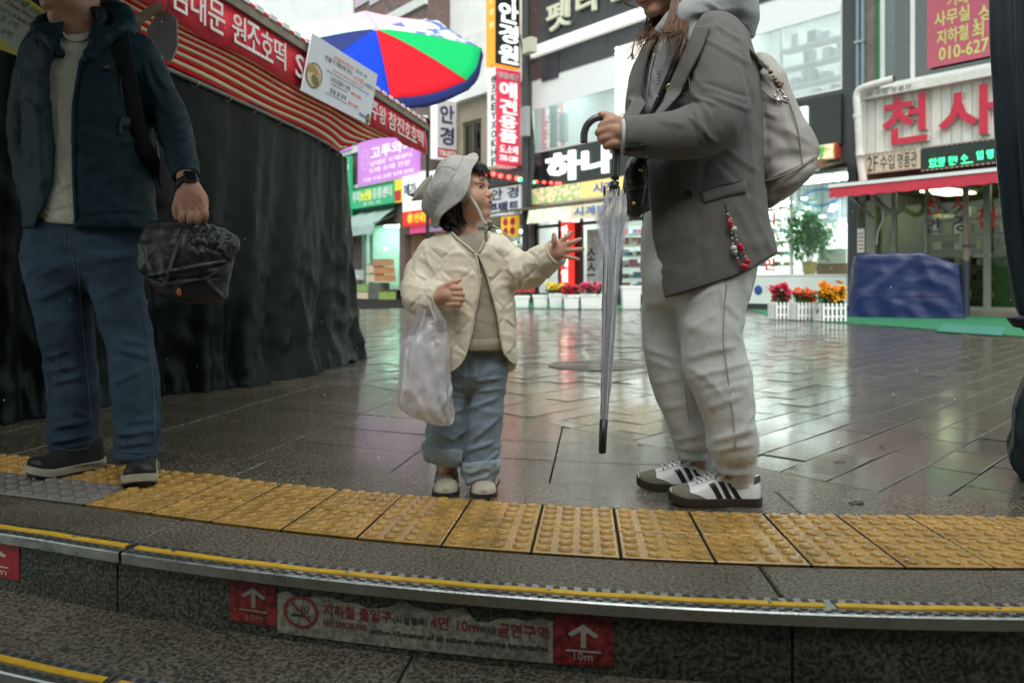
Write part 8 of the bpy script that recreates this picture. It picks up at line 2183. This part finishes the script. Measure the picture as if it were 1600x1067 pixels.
ho.chain([P(1130,-30,YW),P(1152,0,YW - .01),P(1164,30,YW + .0),P(1173,55,YW + .0)],[.06,.058,.042,.014],.025)
hdo = garment("hoodie",ho,.006,M_HOOD,wom,[((1100,2),(1165,40),5,8),((1080,22),(1150,12),5,7),((1120,30),(1168,56),4,8),((1010,120),(1030,180),4,4),((1015,90),(1040,150),4,-4)],wr=.007,wscale=(9,9,11),wr2=.0015)
vh = np.array([vv.co for vv in hdo.data.vertices]) + wloc(wom)
mb = MB(); mb.tube(sm(on_front(vh,[(1022,84),(1016,110),(1012,140),(1010,178)],.001),20),.003,6); mb.build("zip",mat("zip_pale",(.42,.42,.43),rough=.4,metal=.4),hdo,True)
mb = MB()
for i,y in enumerate((112,117,122,127,132)):
    p = on_front(vh,[(1027 - i * .4,y),(1033 - i * .4,y - .6)],.0012); mb.tube(p,.0011,4)
mb.build("print",mat("print_dark",(.08,.08,.08)),hdo)
M_BLZ = mat("grey_wool",(.118,.113,.110),rough=.82,var=.12,vscale=26,speck=.16,sscale=520,bump=.3,bscale=650,sheen=.12)
bz = Sdf()
bz.pstack([(26,1058,1130,YW + .01,.085),(44,1030,1152,YW,.130),(62,1010,1166,YW,.155),(100,991,1176,YW,.168),(150,978,1184,YW,.172),(187,980,1189,YW,.170),(245,996,1189,YW,.170),(300,1000,1191,YW,.174),(350,998,1198,YW,.178),(400,1006,1211,YW,.180),(440,1010,1216,YW,.180),(480,1014,1216,YW,.178)],k=.03,rnd=.01)
eL = [(20,1045),(60,1022),(100,1011),(140,1004),(180,1002),(245,1005),(300,1003),(330,998),(342,991),(352,960),(420,930),(500,930)]
eR = [(20,1100),(44,1086),(80,1069),(120,1052),(160,1034),(187,1018),(205,1011),(250,1010),(330,1016),(400,1025),(467,1038),(500,1043)]
open_front(bz,eL,eR,YW + .10,.0)
bz.chain([P(1122,60,YW - .12),P(1127,95,YW - .165),P(1126,145,YW - .20),P(1116,190,YW - .225),P(1080,208,YW - .235),P(1030,213,YW - .24),P(973,213,YW - .24)],[.070,.080,.084,.080,.074,.063,.054],.03,n=40,capb=True)
bz.chain([P(1075,70,YW + .13),P(1090,150,YW + .19),P(1100,235,YW + .21),P(1095,335,YW + .15)],[.07,.068,.06,.05],.03)
hemx = np.array([(900,480),(1015,472),(1037,468),(1065,460),(1102,449),(1140,437),(1173,422),(1200,405),(1212,397),(1250,380)],float)
def hem_fn(p):
    X,Y = PX(p); return (np.interp(X,hemx[:,0],hemx[:,1]) - Y) * -1 * YW / FPX
bz.add(lambda p: hem_fn(p),(.2,YW - .4,.55),(1.2,YW + .5,.85),.004,'k')
bz.it[-1] = (lambda p: -hem_fn(p),np.array((.2,YW - .4,.50)),np.array((1.2,YW + .5,.90)),.004,'s')
st = [((1078,100),(1080,150),4,8),((1075,150),(1120,165),4,9),((1078,140),(1110,190),4,8,-4),((1085,170),(1120,225),4,9,6),((1078,182),(1096,222),3.5,9,-5),((1100,130),(1170,152),4,-7),((1110,150),(1172,172),4,7),((1100,60),(1172,100),5,6),((1120,40),(1160,66),4,7),((1160,90),(1178,170),4,-7),((1172,180),(1180,330),5,5),((1100,252),(1098,300),6,-4),((1100,256),(1150,230),5,-7),((1030,190),(1070,196),5,4),((1130,230),(1185,270),6,6),((1120,250),(1180,310),6,-5),((1150,320),(1190,400),8,5),((1090,330),(1100,440),9,-3),((1184,340),(1206,395),5,6),((1082,80),(1090,130),4,6,4),((1064,96),(1082,130),4,-6)]
bzo = garment("blazer",bz,.0058,M_BLZ,wom,st,wr=.0055,wscale=(7,7,9),wr2=.0012)
vb = np.array([vv.co for vv in bzo.data.vertices]) + wloc(wom)
def sheet_on(vb,inner,outer,lift,th=.004,n=26,k=6,puff=.004):
    a,c = sm(inner,n),sm(outer,n); rows = []
    for q in np.linspace(0,1,k):
        pts = on_front(vb,[tuple(p) for p in a * (1 - q) + c * q],0,7)
        pts[:,1] = np.convolve(np.pad(pts[:,1],4,mode='edge'),np.ones(9) / 9,'valid')
        pts[:,1] -= lift + puff * math.sin(math.pi * min(q * 1.1,1)); rows.append(pts)
    mb = MB(); mb.grid(np.array(rows),thick=th,nrm=(0,1,0)); return mb
sheet_on(vb,[(1086,42),(1070,78),(1053,116),(1036,156),(1019,188)],[(1110,40),(1097,76),(1080,112),(1058,152),(1022,190)],.004).build("lapel",M_BLZ,bzo,True)
sheet_on(vb,[(1020,64),(1010,100),(1004,140),(1001,182)],[(1010,68),(992,104),(980,146),(979,184)],.004).build("lapel",M_BLZ,bzo,True)
sheet_on(vb,[(1094,300),(1118,291),(1142,285),(1163,282)],[(1100,318),(1122,311),(1146,305),(1166,302)],.003,.004,20,5,.003).build("pocket_flap",M_BLZ,bzo,True)
mb = MB()
mb.tube(sm(on_front(vb,[(1094,301),(1118,292),(1142,286),(1163,283)],.005),18),.0022,6)
mb.tube(sm(on_front(vb,[(1049,157),(1058,149),(1066,146),(1071,145)],.002),12),.0018,6); mb.tube(sm(on_front(vb,[(1052,164),(1062,163),(1069,158)],.002),10),.0018,6)
mb.tube(sm(on_front(vb,[(1084,62),(1080,90),(1077,120),(1079,150)],.001),16),.0018,6)
mb.tube(sm(on_front(vb,[(1040,463),(1066,455),(1102,444),(1140,432),(1172,418)],.001),24),.0022,6)
mb.build("seam",mat("wool_seam",(.07,.064,.062),rough=.9),bzo,True)
M_BTN = mat("black_button",(.012,.012,.013),rough=.35)
def button(p,r,nm="button",n_=(0,-1,0)):
    mb = MB(); mb.lathe([(r * .7,0),(r,.001),(r,.0026),(r * .82,.0038),(r * .7,.003),(.0005,.003)],p,18,axis=n_)
    for a in (0,1.57,3.14,4.71): mb.ball(np.array(p) + [r * .25 * math.cos(a + .78),-.0035,r * .25 * math.sin(a + .78)],.0012,6)
    mb.build(nm,M_BTN,bzo,True)
button(on_front(vb,[(1075,304)],.001)[0],.0125)
for i in range(4): button(on_front(vb,[(980 + 7.5 * i,233 - .8 * i)],.001)[0],.0085,"cuff_button",(0,-.95,-.3))
mb = MB(); c0 = P(972,213,YW - .24); dd = P(973,213,YW - .24) - P(1030,213,YW - .24); dd /= np.linalg.norm(dd); a_ = np.array([0,1,0.]); q_ = np.cross(dd,a_)
mb.grid([[c0 + dd * o_ + r_ * (math.cos(t) * a_ + math.sin(t) * q_) for t in np.linspace(0,2 * math.pi,40)] for o_,r_ in ((-.02,.048),(.006,.049),(.007,.046),(.0,.042))]); mb.build("shirt_cuff",mat("cuff_white",(.52,.56,.60),rough=.8),bzo,True)
M_SWP = heather("ash_fleece",(.56,.575,.575))
pn = Sdf()
pn.pstack([(330,1008,1180,YW,.145),(400,1004,1180,YW,.150),(440,1004,1176,YW,.14),(478,1010,1166,YW,.08)],k=.03)
pn.pstack([(360,1004,1100,YW + .07,.10),(430,1003,1088,YW + .08,.10),(500,1004,1082,YW + .085,.095),(545,1006,1082,YW + .085,.092),(580,1012,1090,YW + .085,.09),(624,1026,1100,YW + .085,.085),(665,1043,1110,YW + .085,.078),(688,1052,1114,YW + .085,.070),(702,1056,1112,YW + .085,.056)],k=.025)
pn.pstack([(380,1050,1180,YW - .06,.115),(422,1058,1175,YW - .065,.112),(462,1061,1168,YW - .07,.106),(498,1063,1161,YW - .075,.100),(528,1065,1158,YW - .08,.097),(558,1067,1164,YW - .08,.096),(586,1071,1173,YW - .085,.096),(625,1086,1176,YW - .09,.092),(665,1102,1179,YW - .09,.086),(696,1105,1184,YW - .09,.080),(714,1112,1180,YW - .09,.068),(722,1118,1176,YW - .09,.054)],k=.022)
st = [((1010,545),(1060,560),5,10),((1012,560),(1050,575),5,8),((1070,560),(1150,540),6,9),((1080,590),(1172,565),6,10),((1095,610),(1172,590),5,-8),((1075,575),(1130,620),6,8,-6),((1100,640),(1160,618),6,9),((1110,690),(1180,668),6,11),((1112,705),(1178,694),5,10),((1140,700),(1183,640),5,7),((1064,480),(1120,450),7,7),((1066,520),(1120,490),7,6),((1130,470),(1160,500),6,7),((1125,440),(1135,600),3.5,4,-5),((1135,600),(1152,715),3.5,4,-3),((1030,640),(1080,628),6,8),((1050,690),(1100,676),5,9),((1008,480),(1055,460),7,5),((1014,600),(1070,590),6,7),((1045,560),(1082,670),4,4,-4),((1150,520),(1176,575),5,8,-4),((1120,730),(1130,690),3,5),((1160,718),(1165,690),3,5)]
st = [(a_,b_,w_ * 1.15,am * .62,*r_) for a_,b_,w_,am,*r_ in st]
pno = garment("sweatpants",pn,.006,M_SWP,wom,st,wr=.007,wscale=(6,6,9),wr2=.0012)
for rows in ([(698,1058,1108,YW + .085,.050),(704,1057,1106,YW + .085,.048),(716,1060,1104,YW + .085,.046)],[(718,1119,1174,YW - .09,.052),(724,1120,1173,YW - .09,.050),(738,1121,1172,YW - .09,.048)]):
    cf = Sdf(); cf.pstack(rows,rnd=.004)
    def rib(v,f):
        n = vnormals(v,f); c = v.mean(0); t = np.arctan2(v[:,1] - c[1],v[:,0] - c[0]); return v + n * (.0012 * np.sin(t * 46))[:,None]
    garment("rib_cuff",cf,.004,M_SWP,pno,post=rib,smooth=1)
vp = np.array([vv.co for vv in pno.data.vertices]) + wloc(wom)
mb = MB(); mb.tube(sm(on_front(vp,[(1136,440),(1132,480),(1130,530),(1136,580),(1144,640),(1149,700)],.0008),40),.0016,5); mb.tube(sm(on_front(vp,[(1070,600),(1076,650),(1084,690)],.0008),20),.0014,5); mb.build("seam",mat("fleece_seam",(.27,.27,.255),rough=.9),pno,True)
M_SOCKW = mat("pale_sock",(.70,.67,.65),rough=.9,var=.08,vscale=40,bump=.4,bscale=220,stretch=(5,5,.5))
M_LEATH = mat("white_leather",(.78,.78,.80),rough=.38,var=.06,vscale=25,bump=.08,bscale=120); M_SUEDE = mat("grey_suede",(.17,.165,.125),rough=.9,var=.25,vscale=40); M_BLKL = mat("black_leather",(.012,.014,.016),rough=.4); M_GUM = mat("dark_gum",(.035,.026,.02),rough=.5,var=.15); M_LACE = mat("white_lace",(.62,.62,.64),rough=.8,bump=.3,bscale=400)
for toe,heel,cx in ((GP(997,763),GP(1132,766),1088),(GP(1047,787),GP(1187,789),1148)):
    s_ = Shoe(heel,toe,.098,[.086,.084,.070,.068,.080,.088,.084,.073,.062,.054,.044,.034],[.74,.80,.80,.80,.82,.88,.96,1.0,1.0,.98,.95,.92],.0045,0,.022)
    s_.bend = lambda t: .010 * max(0,(t - .8) / .2) ** 1.5
    sk = Sdf()
    sk.chain([s_.W(s_.L * .20,0,.19),s_.W(s_.L * .20,0,.11),s_.W(s_.L * .24,0,.06),s_.W(s_.L * .5,0,.045)],[.046,.043,.036,.030],.01)
    garment("sock",sk,.005,M_SOCKW,wom,wr=.0035,wscale=(14,14,50))
    mb = MB(); s_.upper(mb,0,56,29); so = mb.build("sneaker",M_LEATH,wom,True)
    mb = MB(); s_.sole(mb,0,.024,.0045,0,.03); mb.build("sole",M_GUM,so,True,40)
    mb = MB()
    for sd in (1,-1):
        A = (lambda a: math.pi - a) if sd > 0 else (lambda a: a)
        for k in range(3):
            t0 = .555 - .105 * k; mb_ = [(t0 - .115,A(.10)),(t0 - .050,A(.10)),(t0 + .045,A(.80)),(t0 - .020,A(.80))]
            s_.patch(mb,mb_,0,.0014,4,12)
    mb.build("side_stripe",M_BLKL,so,True)
    mb = MB(); s_.patch(mb,[(.80,.06),(.80,math.pi - .06),(.99,math.pi - .06),(.99,.06)],0,.0016,14,26)
    for sd in (1,-1):
        A = (lambda a: math.pi - a) if sd > 0 else (lambda a: a)
        s_.patch(mb,[(.62,A(.06)),(.62,A(.10)),(.81,A(.62)),(.81,A(.06))],0,.0015,8,8)
    mb.build("toe_cap",M_SUEDE,so,True)
    mb = MB()
    for sd in (1,-1):
        A = (lambda a: math.pi - a) if sd > 0 else (lambda a: a)
        s_.patch(mb,[(.003,A(.75)),(.10,A(.72)),(.075,A(1.15)),(.003,A(1.25))],0,.0016)
    mb.build("heel_tab",M_BLKL,so,True)
    mb = MB()          # eyelet stay,laces
    for sd in (1,-1):
        A = (lambda a: math.pi - a) if sd > 0 else (lambda a: a)
        s_.patch(mb,[(.33,A(.92)),(.78,A(1.10)),(.78,A(1.32)),(.36,A(1.25))],0,.0022,18,5)
    mb.build("eyelet_stay",M_LEATH,so,True)
    mb = MB()
    for q in range(7):
        t = .40 + .052 * q
        for sd in (1,-1): mb.ball(s_.S(t,1.57 + sd * .42,.003),.0028,6)
    mb.build("eyelet",mat("eyelet_dark",(.06,.06,.07),rough=.4),so,True)
    mb = MB()
    for q in range(7):
        t = .40 + .052 * q; sg = 1 if q % 2 else -1
        mb.tube(sm([s_.S(t,1.57 + .42,.003),s_.S(t + .012,1.57 + .2,.0075),s_.S(t + .022 * (sg > 0),1.57 - .2,.0075),s_.S(t + .02,1.57 - .42,.003)],10),.0032,6,flat=.55)
    for sd in (1,-1): mb.tube(sm([s_.S(.42,1.57,.010),s_.S(.46,1.57 + sd * .35,.018),s_.S(.52,1.57 + sd * .55,.014),s_.S(.49,1.57 + sd * .25,.011),s_.S(.43,1.57,.010)],16),.0028,6)
    mb.build("laces",M_LACE,so,True)
    tp_ = [(.60,.070,.0),(.48,.088,.0),(.40,.108,.0),(.335,.142,.0)]
    rows = []
    for (t,z,_),w_ in zip(sm(tp_,12),np.linspace(.030,.036,12)):
        rows.append([s_.W(t * s_.L,y * w_,z - .010 * y * y) for y in np.linspace(-1,1,9)])
    mb = MB(); mb.grid(rows,thick=.006); tg = mb.build("tongue",M_LEATH,so,True)
    if cx == 1148:
        nn = np.array(rows); c = nn[8,4]; e1_ = nn[8,6] - nn[8,2]; e1_ /= np.linalg.norm(e1_); e2_ = nn[11,4] - nn[6,4]; e2_ /= np.linalg.norm(e2_); e3 = np.cross(e1_,e2_)
        if e3[0] > 0: e3 = -e3
        side = 1 if e3[0] < 0 else -1
        c = nn[8,7] if nn[8,7][1] < nn[8,1][1] else nn[8,1]
        n1 = np.array([-.35,-.92,.18]); n1 /= np.linalg.norm(n1); u2 = e2_ - n1 * (e2_ @ n1); u2 /= np.linalg.norm(u2); u1 = np.cross(u2,n1)
        c = c + n1 * .008
        mb = MB(); mb.prism([c + u1 * x * .015 + u2 * y * .018 for x,y in ((-1,-1),(1,-1),(1,1),(-1,1))],n1 * .002); lb = mb.build("label",mat("label_blue",(.02,.055,.30),rough=.5,var=.05),tg)
        mb = MB(); cl = c + n1 * .0024
        for ang,sc in ((1.57,1.0),(2.35,.9),(.79,.9)):
            d = math.cos(ang) * u1 + math.sin(ang) * u2; w_ = -math.sin(ang) * u1 + math.cos(ang) * u2
            mb.add([cl + u2 * .001 + d * (.0055 * sc) + (d * .0055 * sc * math.cos(t) + w_ * .0030 * math.sin(t)) for t in np.linspace(0,2 * math.pi,12,endpoint=False)],[tuple(range(12))])
        v_,f_ = text_geo("adidas",.022,.007,.0003,.01); mb.add(cl - u2 * .010 + v_[:,0:1] * u1 + v_[:,1:2] * u2,f_)
        for k in range(2): mb.add([cl + u1 * x + u2 * y for x,y in ((-.006,-.0005 - .0025 * k),(.006,-.0005 - .0025 * k),(.006,.0004 - .0025 * k),(-.006,.0004 - .0025 * k))],[(0,1,2,3)])
        mb.build("logo",M_PWHITE,lb)
# ------------------------------------------------------------------ what she carries
um = thing("folded_umbrella","folded clear plastic umbrella with a dark grey crook handle, held upright by the woman","umbrella",P(941,708,Yw))
M_HAND = mat("grey_handle",(.055,.055,.055),rough=.28,var=.1,coat=.4); M_BLKP = mat("black_plastic",(.012,.012,.013),rough=.4)
axp = lambda y: 963 + (y - 236) * (941 - 963) / (708 - 236)
mb = MB(); mb.tube(sm([P(axp(281),281,Yw + .004),P(axp(236),236,Yw + .004),P(962,212,Yw + .004),P(957,195,Yw + .003),P(945,185,Yw),P(931,185,Yw - .002),P(919,194,Yw - .002),P(913,208,Yw),P(912.5,224,Yw)],50),[.0112] * 12 + [.0100] * 37 + [.0092],14); hd = mb.build("handle",M_HAND,um,True)
mb = MB(); mb.tube([P(axp(279),279,Yw + .004),P(axp(660),660,Yw + .004)],.0050,10); mb.build("shaft",mat("umbrella_steel",(.25,.25,.26),rough=.3,metal=.8),um,True)
mb = MB(); mb.tube([P(axp(284),284,Yw + .004),P(axp(300),300,Yw + .004)],[.012,.010],12); mb.build("runner",M_BLKP,um,True)
mb = MB(); mb.tube([P(axp(655),655,Yw + .004),P(axp(706),706,Yw + .004),P(axp(708),708,Yw + .004)],[.0115,.0105,.008],12); mb.build("ferrule",M_BLKP,um,True)
for k in range(8):
    t = 2 * math.pi * k / 8 + .3; r0 = .030
    o_ = np.array([math.cos(t),.8 * math.sin(t),0])
    y0 = 286 + 9 * ((k * 5) % 8) / 8
    mb = MB(); mb.tube([P(axp(y0),y0,Yw + .004) + o_ * r0,P(axp(y0 + 13),y0 + 13,Yw + .004) + o_ * r0 * .98],[.0032,.0030],8); mb.build("rib_tip",M_BLKP,um,True)
    mb = MB(); mb.tube(sm([P(axp(y0 + 12),y0 + 12,Yw + .004) + o_ * r0 * .96,P(axp(420),420,Yw + .004) + o_ * .022,P(axp(650),650,Yw + .004) + o_ * .009],12),.0016,5); mb.build("rib",MATS["umbrella_steel"],um,True)
rows = sm([(297,946,978,.030),(308,944,979,.031),(322,939,980,.034),(332,932,982,.036),(345,934,979,.034),(370,937,975,.032),(406,940,971,.030),(450,940,967,.026),(520,939.5,962,.022),(600,938.5,956,.017),(640,938,952,.0135),(658,937.5,949.5,.012)],150)
nA = 128; g = np.zeros((150,nA + 1,3))
for i,(py,xl,xr,ry) in enumerate(rows):
    z,cx,cy,rx,ry_ = prow(py,xl,xr,Yw + .004,ry); s_ = i / 149
    for j in range(nA + 1):
        t = 2 * math.pi * j / nA
        tw = t + 1.6 * s_
        fl = .18 * math.cos(8 * tw) + .10 * math.cos(16 * tw + 3) + .05 * math.sin(5 * tw + 12 * s_)
        k = 1 - .16 + fl * (.75 if s_ < .85 else .4)
        g[i,j] = (cx + rx * k * math.cos(t),cy + ry_ * k * math.sin(t),z)
g[...,:] += (fbm(g * np.array([70,70,30]),3) * .0035)[...,None] * np.array([.6,-.7,.1]); g[:,-1] = g[:,0]
mb = MB(); mb.grid(g)
M_CLEAR = film("clear_film",(.80,.80,.87),rough=.06,alpha=.52)
cn_ = mb.build("canopy",M_CLEAR,um,True)
for k,(x0,x1) in enumerate(((946,928),(974,984),(956,946))):     # corners of film that stand out at the rim
    gg = np.zeros((7,10,3))
    for i,q in enumerate(np.linspace(0,1,7)):
        for j,w_ in enumerate(np.linspace(0,1,10)):
            y = 326 + 10 * k + 90 * w_; x = (x0 * (1 - w_) + (axp(420) + (x0 - 960) * .5) * w_) * (1 - q) + (x1 * (1 - w_) + (axp(420) + (x0 - 960) * .75) * w_) * q
            gg[i,j] = P(x,y + 4 * q,Yw - .020 + .016 * math.sin(3 * q + 5 * w_))
    mb = MB(); mb.grid(gg); mb.build("canopy_corner",M_CLEAR,um,True)
cb = thing("crossbody_bag","small black leather bag with gold studs hanging at the front of the blazer","handbag",P(990,341,YW - .14))
M_BLKG = mat("black_bag_leather",(.012,.012,.013),rough=.32,var=.2,vscale=12,bump=.15,bscale=60)
k_ = Sdf(); k_.pstack([(244,986,1008,YW - .14,.03),(258,979,1010,YW - .14,.045),(285,974,1012,YW - .14,.055),(312,975,1010,YW - .14,.055),(332,980,1004,YW - .14,.045),(342,984,998,YW - .14,.03)],n=2.8,rnd=.012)
co_ = garment("bag_body",k_,.005,M_BLKG,cb,[((984,280),(1000,292),3,7),((984,262),(978,320),4,5)],wr=.005,wscale=(14,14,14))
vc = np.array([vv.co for vv in co_.data.vertices]) + wloc(cb)
mb = MB()
for x,y in ((990,318),(1001,266)): mb.ball(on_front(vc,[(x,y)],.001)[0],(.0058,.0035,.0058),10)
mb.build("stud",mat("gold_metal",(.65,.42,.10),rough=.25,metal=1,var=0),co_,True)
mb = MB(); mb.tube(sm(on_front(vc,[(981,300),(990,297),(998,294),(1006,290)],.002),12),.0025,6); mb.build("flap_edge",M_BLKG,co_,True)
mb = MB(); hp = on_front(vh,[(1019,186),(1030,160),(1043,130),(1054,104),(1064,80)],.010)
ribbon(mb,[P(1003,252,YW - .16),P(1010,225,YW - .18)] + [p for p in hp] + [P(1080,48,YW - .10),P(1095,35,YW + .0)],.026,40,.004); mb.build("strap",M_BLKG,cb,True)
mb = MB(); mb.tube([on_front(vh,[(1047,138)],.016)[0] + np.array([.010 * math.cos(t),-.002,.012 * math.sin(t)]) for t in np.linspace(0,2 * math.pi,14)],.0022,6,caps=False); mb.build("ring",MATS["gold_metal"],cb,True)
cv = thing("canvas_bag","large cream canvas bag slung behind the woman's back","bag",P(1225,325,YW + .02))
M_CANV = mat("cream_canvas",(.40,.385,.355),rough=.85,var=.10,vscale=14,speck=.10,sscale=500,bump=.3,bscale=600)
k_ = Sdf(); k_.pstack([(88,1172,1188,YW + .02,.05),(104,1168,1202,YW + .02,.09),(130,1164,1218,YW + .02,.12),(158,1164,1230,YW + .02,.125),(190,1165,1246,YW + .02,.135),(218,1166,1261,YW + .02,.14),(240,1168,1269,YW + .02,.14),(256,1172,1266,YW + .02,.135),(278,1178,1256,YW + .02,.15),(300,1184,1236,YW + .02,.13),(318,1188,1212,YW + .02,.10),(326,1190,1202,YW + .02,.08)],n=2.7,rnd=.02)
cvo = garment("bag_body",k_,.0065,M_CANV,cv,[((1190,150),(1225,165),4,7),((1192,175),(1215,184),4,6),((1196,284),(1274,246),3,9),((1205,140),(1240,240),6,5,-5),((1192,160),(1200,270),6,-5),((1200,300),(1250,280),6,5),((1184,110),(1212,140),4,7),((1220,200),(1270,225),6,5),((1195,200),(1240,230),8,-5)],wr=.011,wscale=(7,7,8),wr2=.002)
vv_ = np.array([q.co for q in cvo.data.vertices]) + wloc(cv)
mb = MB(); mb.tube(sm(on_front(vv_,[(1194,284),(1222,276),(1250,262),(1274,245)],.002),30),.0028,6); mb.tube(sm(on_front(vv_,[(1190,138),(1204,152),(1222,160)],.002),16),.0022,6); mb.tube(sm(on_front(vv_,[(1234,160),(1246,200),(1252,240),(1254,258)],.002),20),.0022,6); mb.build("seam",mat("canvas_seam",(.27,.24,.21),rough=.9),cvo,True)
mb = MB(); ribbon(mb,[P(1190,110,YW - .05),P(1170,78,YW - .13),P(1140,48,YW - .15),P(1120,30,YW - .08)],.03,20,.004,up=(0,-.6,.8)); mb.build("strap",M_CANV,cv,True)
bc = thing("bag_charm","charm of wooden beads and metal clips on the top of the canvas bag","charm",P(1205,120,YW - .08))
Yc_ = YW - .10
mb = MB()
for i in range(12):
    t = i / 11; p = P(1184 + 16 * t,94 + 14 * t,Yc_ - .01) + np.array([0,.003 * (i % 2),.002 * math.sin(i * 2)])
    mb.tube([p + [.0045 * math.cos(a),.0045 * math.sin(a) * (i % 2),.0045 * math.sin(a)] for a in np.linspace(0,2 * math.pi,10)],.0013,5,caps=False)
mb.build("chain",mat("dark_chain",(.10,.09,.085),rough=.3,metal=.9),bc,True)
wd = [mat("bead_wood",(.22,.12,.06),rough=.4,var=.3,vscale=90),mat("bead_ivory",(.50,.42,.32),rough=.4,var=.15),mat("bead_olive",(.22,.17,.10),rough=.35,var=.2)]
for i,(x,y,r_) in enumerate(((1204,113,.0075),(1208.5,119,.0055),(1211.5,123.5,.0065),(1214.5,128.5,.0080),(1218,134,.0078),(1221,131,.0065))):
    mb = MB(); mb.ball(P(x,y,Yc_ - .012),(r_,r_,r_ * .85),12,0,8); mb.build("bead",wd[(0,1,2,2,0,0)[i]],bc,True)
mb = MB()
for c,r_,a0 in ((P(1219,145,Yc_ - .01),.012,.5),(P(1213,154,Yc_ - .012),.010,0),(P(1226,155,Yc_ - .012),.011,1.2)):
    mb.tube([c + [r_ * math.cos(a) * .6 * math.cos(a0) - r_ * math.sin(a) * math.sin(a0),.002 * math.sin(2 * a),r_ * math.cos(a) * .6 * math.sin(a0) + r_ * math.sin(a) * math.cos(a0)] for a in np.linspace(0,2 * math.pi,20)],.0022,7,caps=False)
mb.tube(sm([P(1210,158,Yc_ - .014),P(1220,157,Yc_ - .016),P(1232,160,Yc_ - .012)],10),[.003,.004,.0045,.0045,.004,.0035,.003,.003,.0025,.002],7)
mb.build("clip",mat("bright_steel",(.55,.53,.55),rough=.2,metal=1,var=0),bc,True)
ch = thing("bead_charm","string of red, white and silver beads hanging from the blazer pocket","charm",on_front(vb,[(1136,330)],.01)[0])
mb = MB(); mb.tube(sm(on_front(vb,[(1131,317),(1134,323),(1136,331)],.006),8),.0016,5); cor = mb.build("cord",M_BLKP,ch,True)
mb = MB(); mb.ball(on_front(vb,[(1136,332)],.009)[0],.0055,8); mb.build("knot",M_BLKP,ch,True)
M_BR = mat("bead_red",(.42,.012,.03),rough=.3,var=.1); M_BW = mat("bead_white",(.55,.57,.54),rough=.3,var=.1); M_BS = mat("bead_pearl",(.45,.43,.45),rough=.18,metal=.5,var=0)
def strand(pts,special,n):
    p = sm(on_front(vb,pts,.009),n)
    for i in range(n):
        if i in special:
            m_,r_ = special[i]
        else: m_,r_ = ((M_BR,.0040) if i % 4 == 1 else (M_BS,.0038))
        mb = MB(); mb.ball(p[i] - [0,r_ * .6,0],(r_,r_,r_ * .95),10,0,7); mb.build("bead",m_,ch,True)
strand([(1136,335),(1140,348),(1143,362),(1145,385),(1150,400),(1158,414),(1164,417)],{3: (M_BR,.0085),4: (M_BR,.0078),9: (M_BW,.0095),10: (M_BW,.008),15: (M_BR,.0085),17: (M_BR,.0098)},18)
strand([(1137,335),(1143,346),(1147,362),(1152,378),(1158,390),(1165,402),(1168,412)],{5: (M_BW,.0088),10: (M_BR,.0098),11: (M_BR,.0092),16: (M_BR,.0095)},18)
# ------------------------------------------------------------------ fine rain
mb = MB(); rr_ = np.random.default_rng(77)
for k in range(420):
    y = rr_.uniform(1.6,9); x = rr_.uniform(-.66,.66) * y; z = rr_.uniform(.05,CH + .36 * y)
    r_ = rr_.uniform(.0009,.0019) * (1 if y > 2.4 else .6)
    mb.ball((x,y,z),(r_,r_,r_ * rr_.uniform(1,2.2)),6,0,4)
tag(mb.build("rain",mat("rain_drop",(.75,.8,.82),rough=.05,var=0,spec=.8),None,True),kind="stuff")
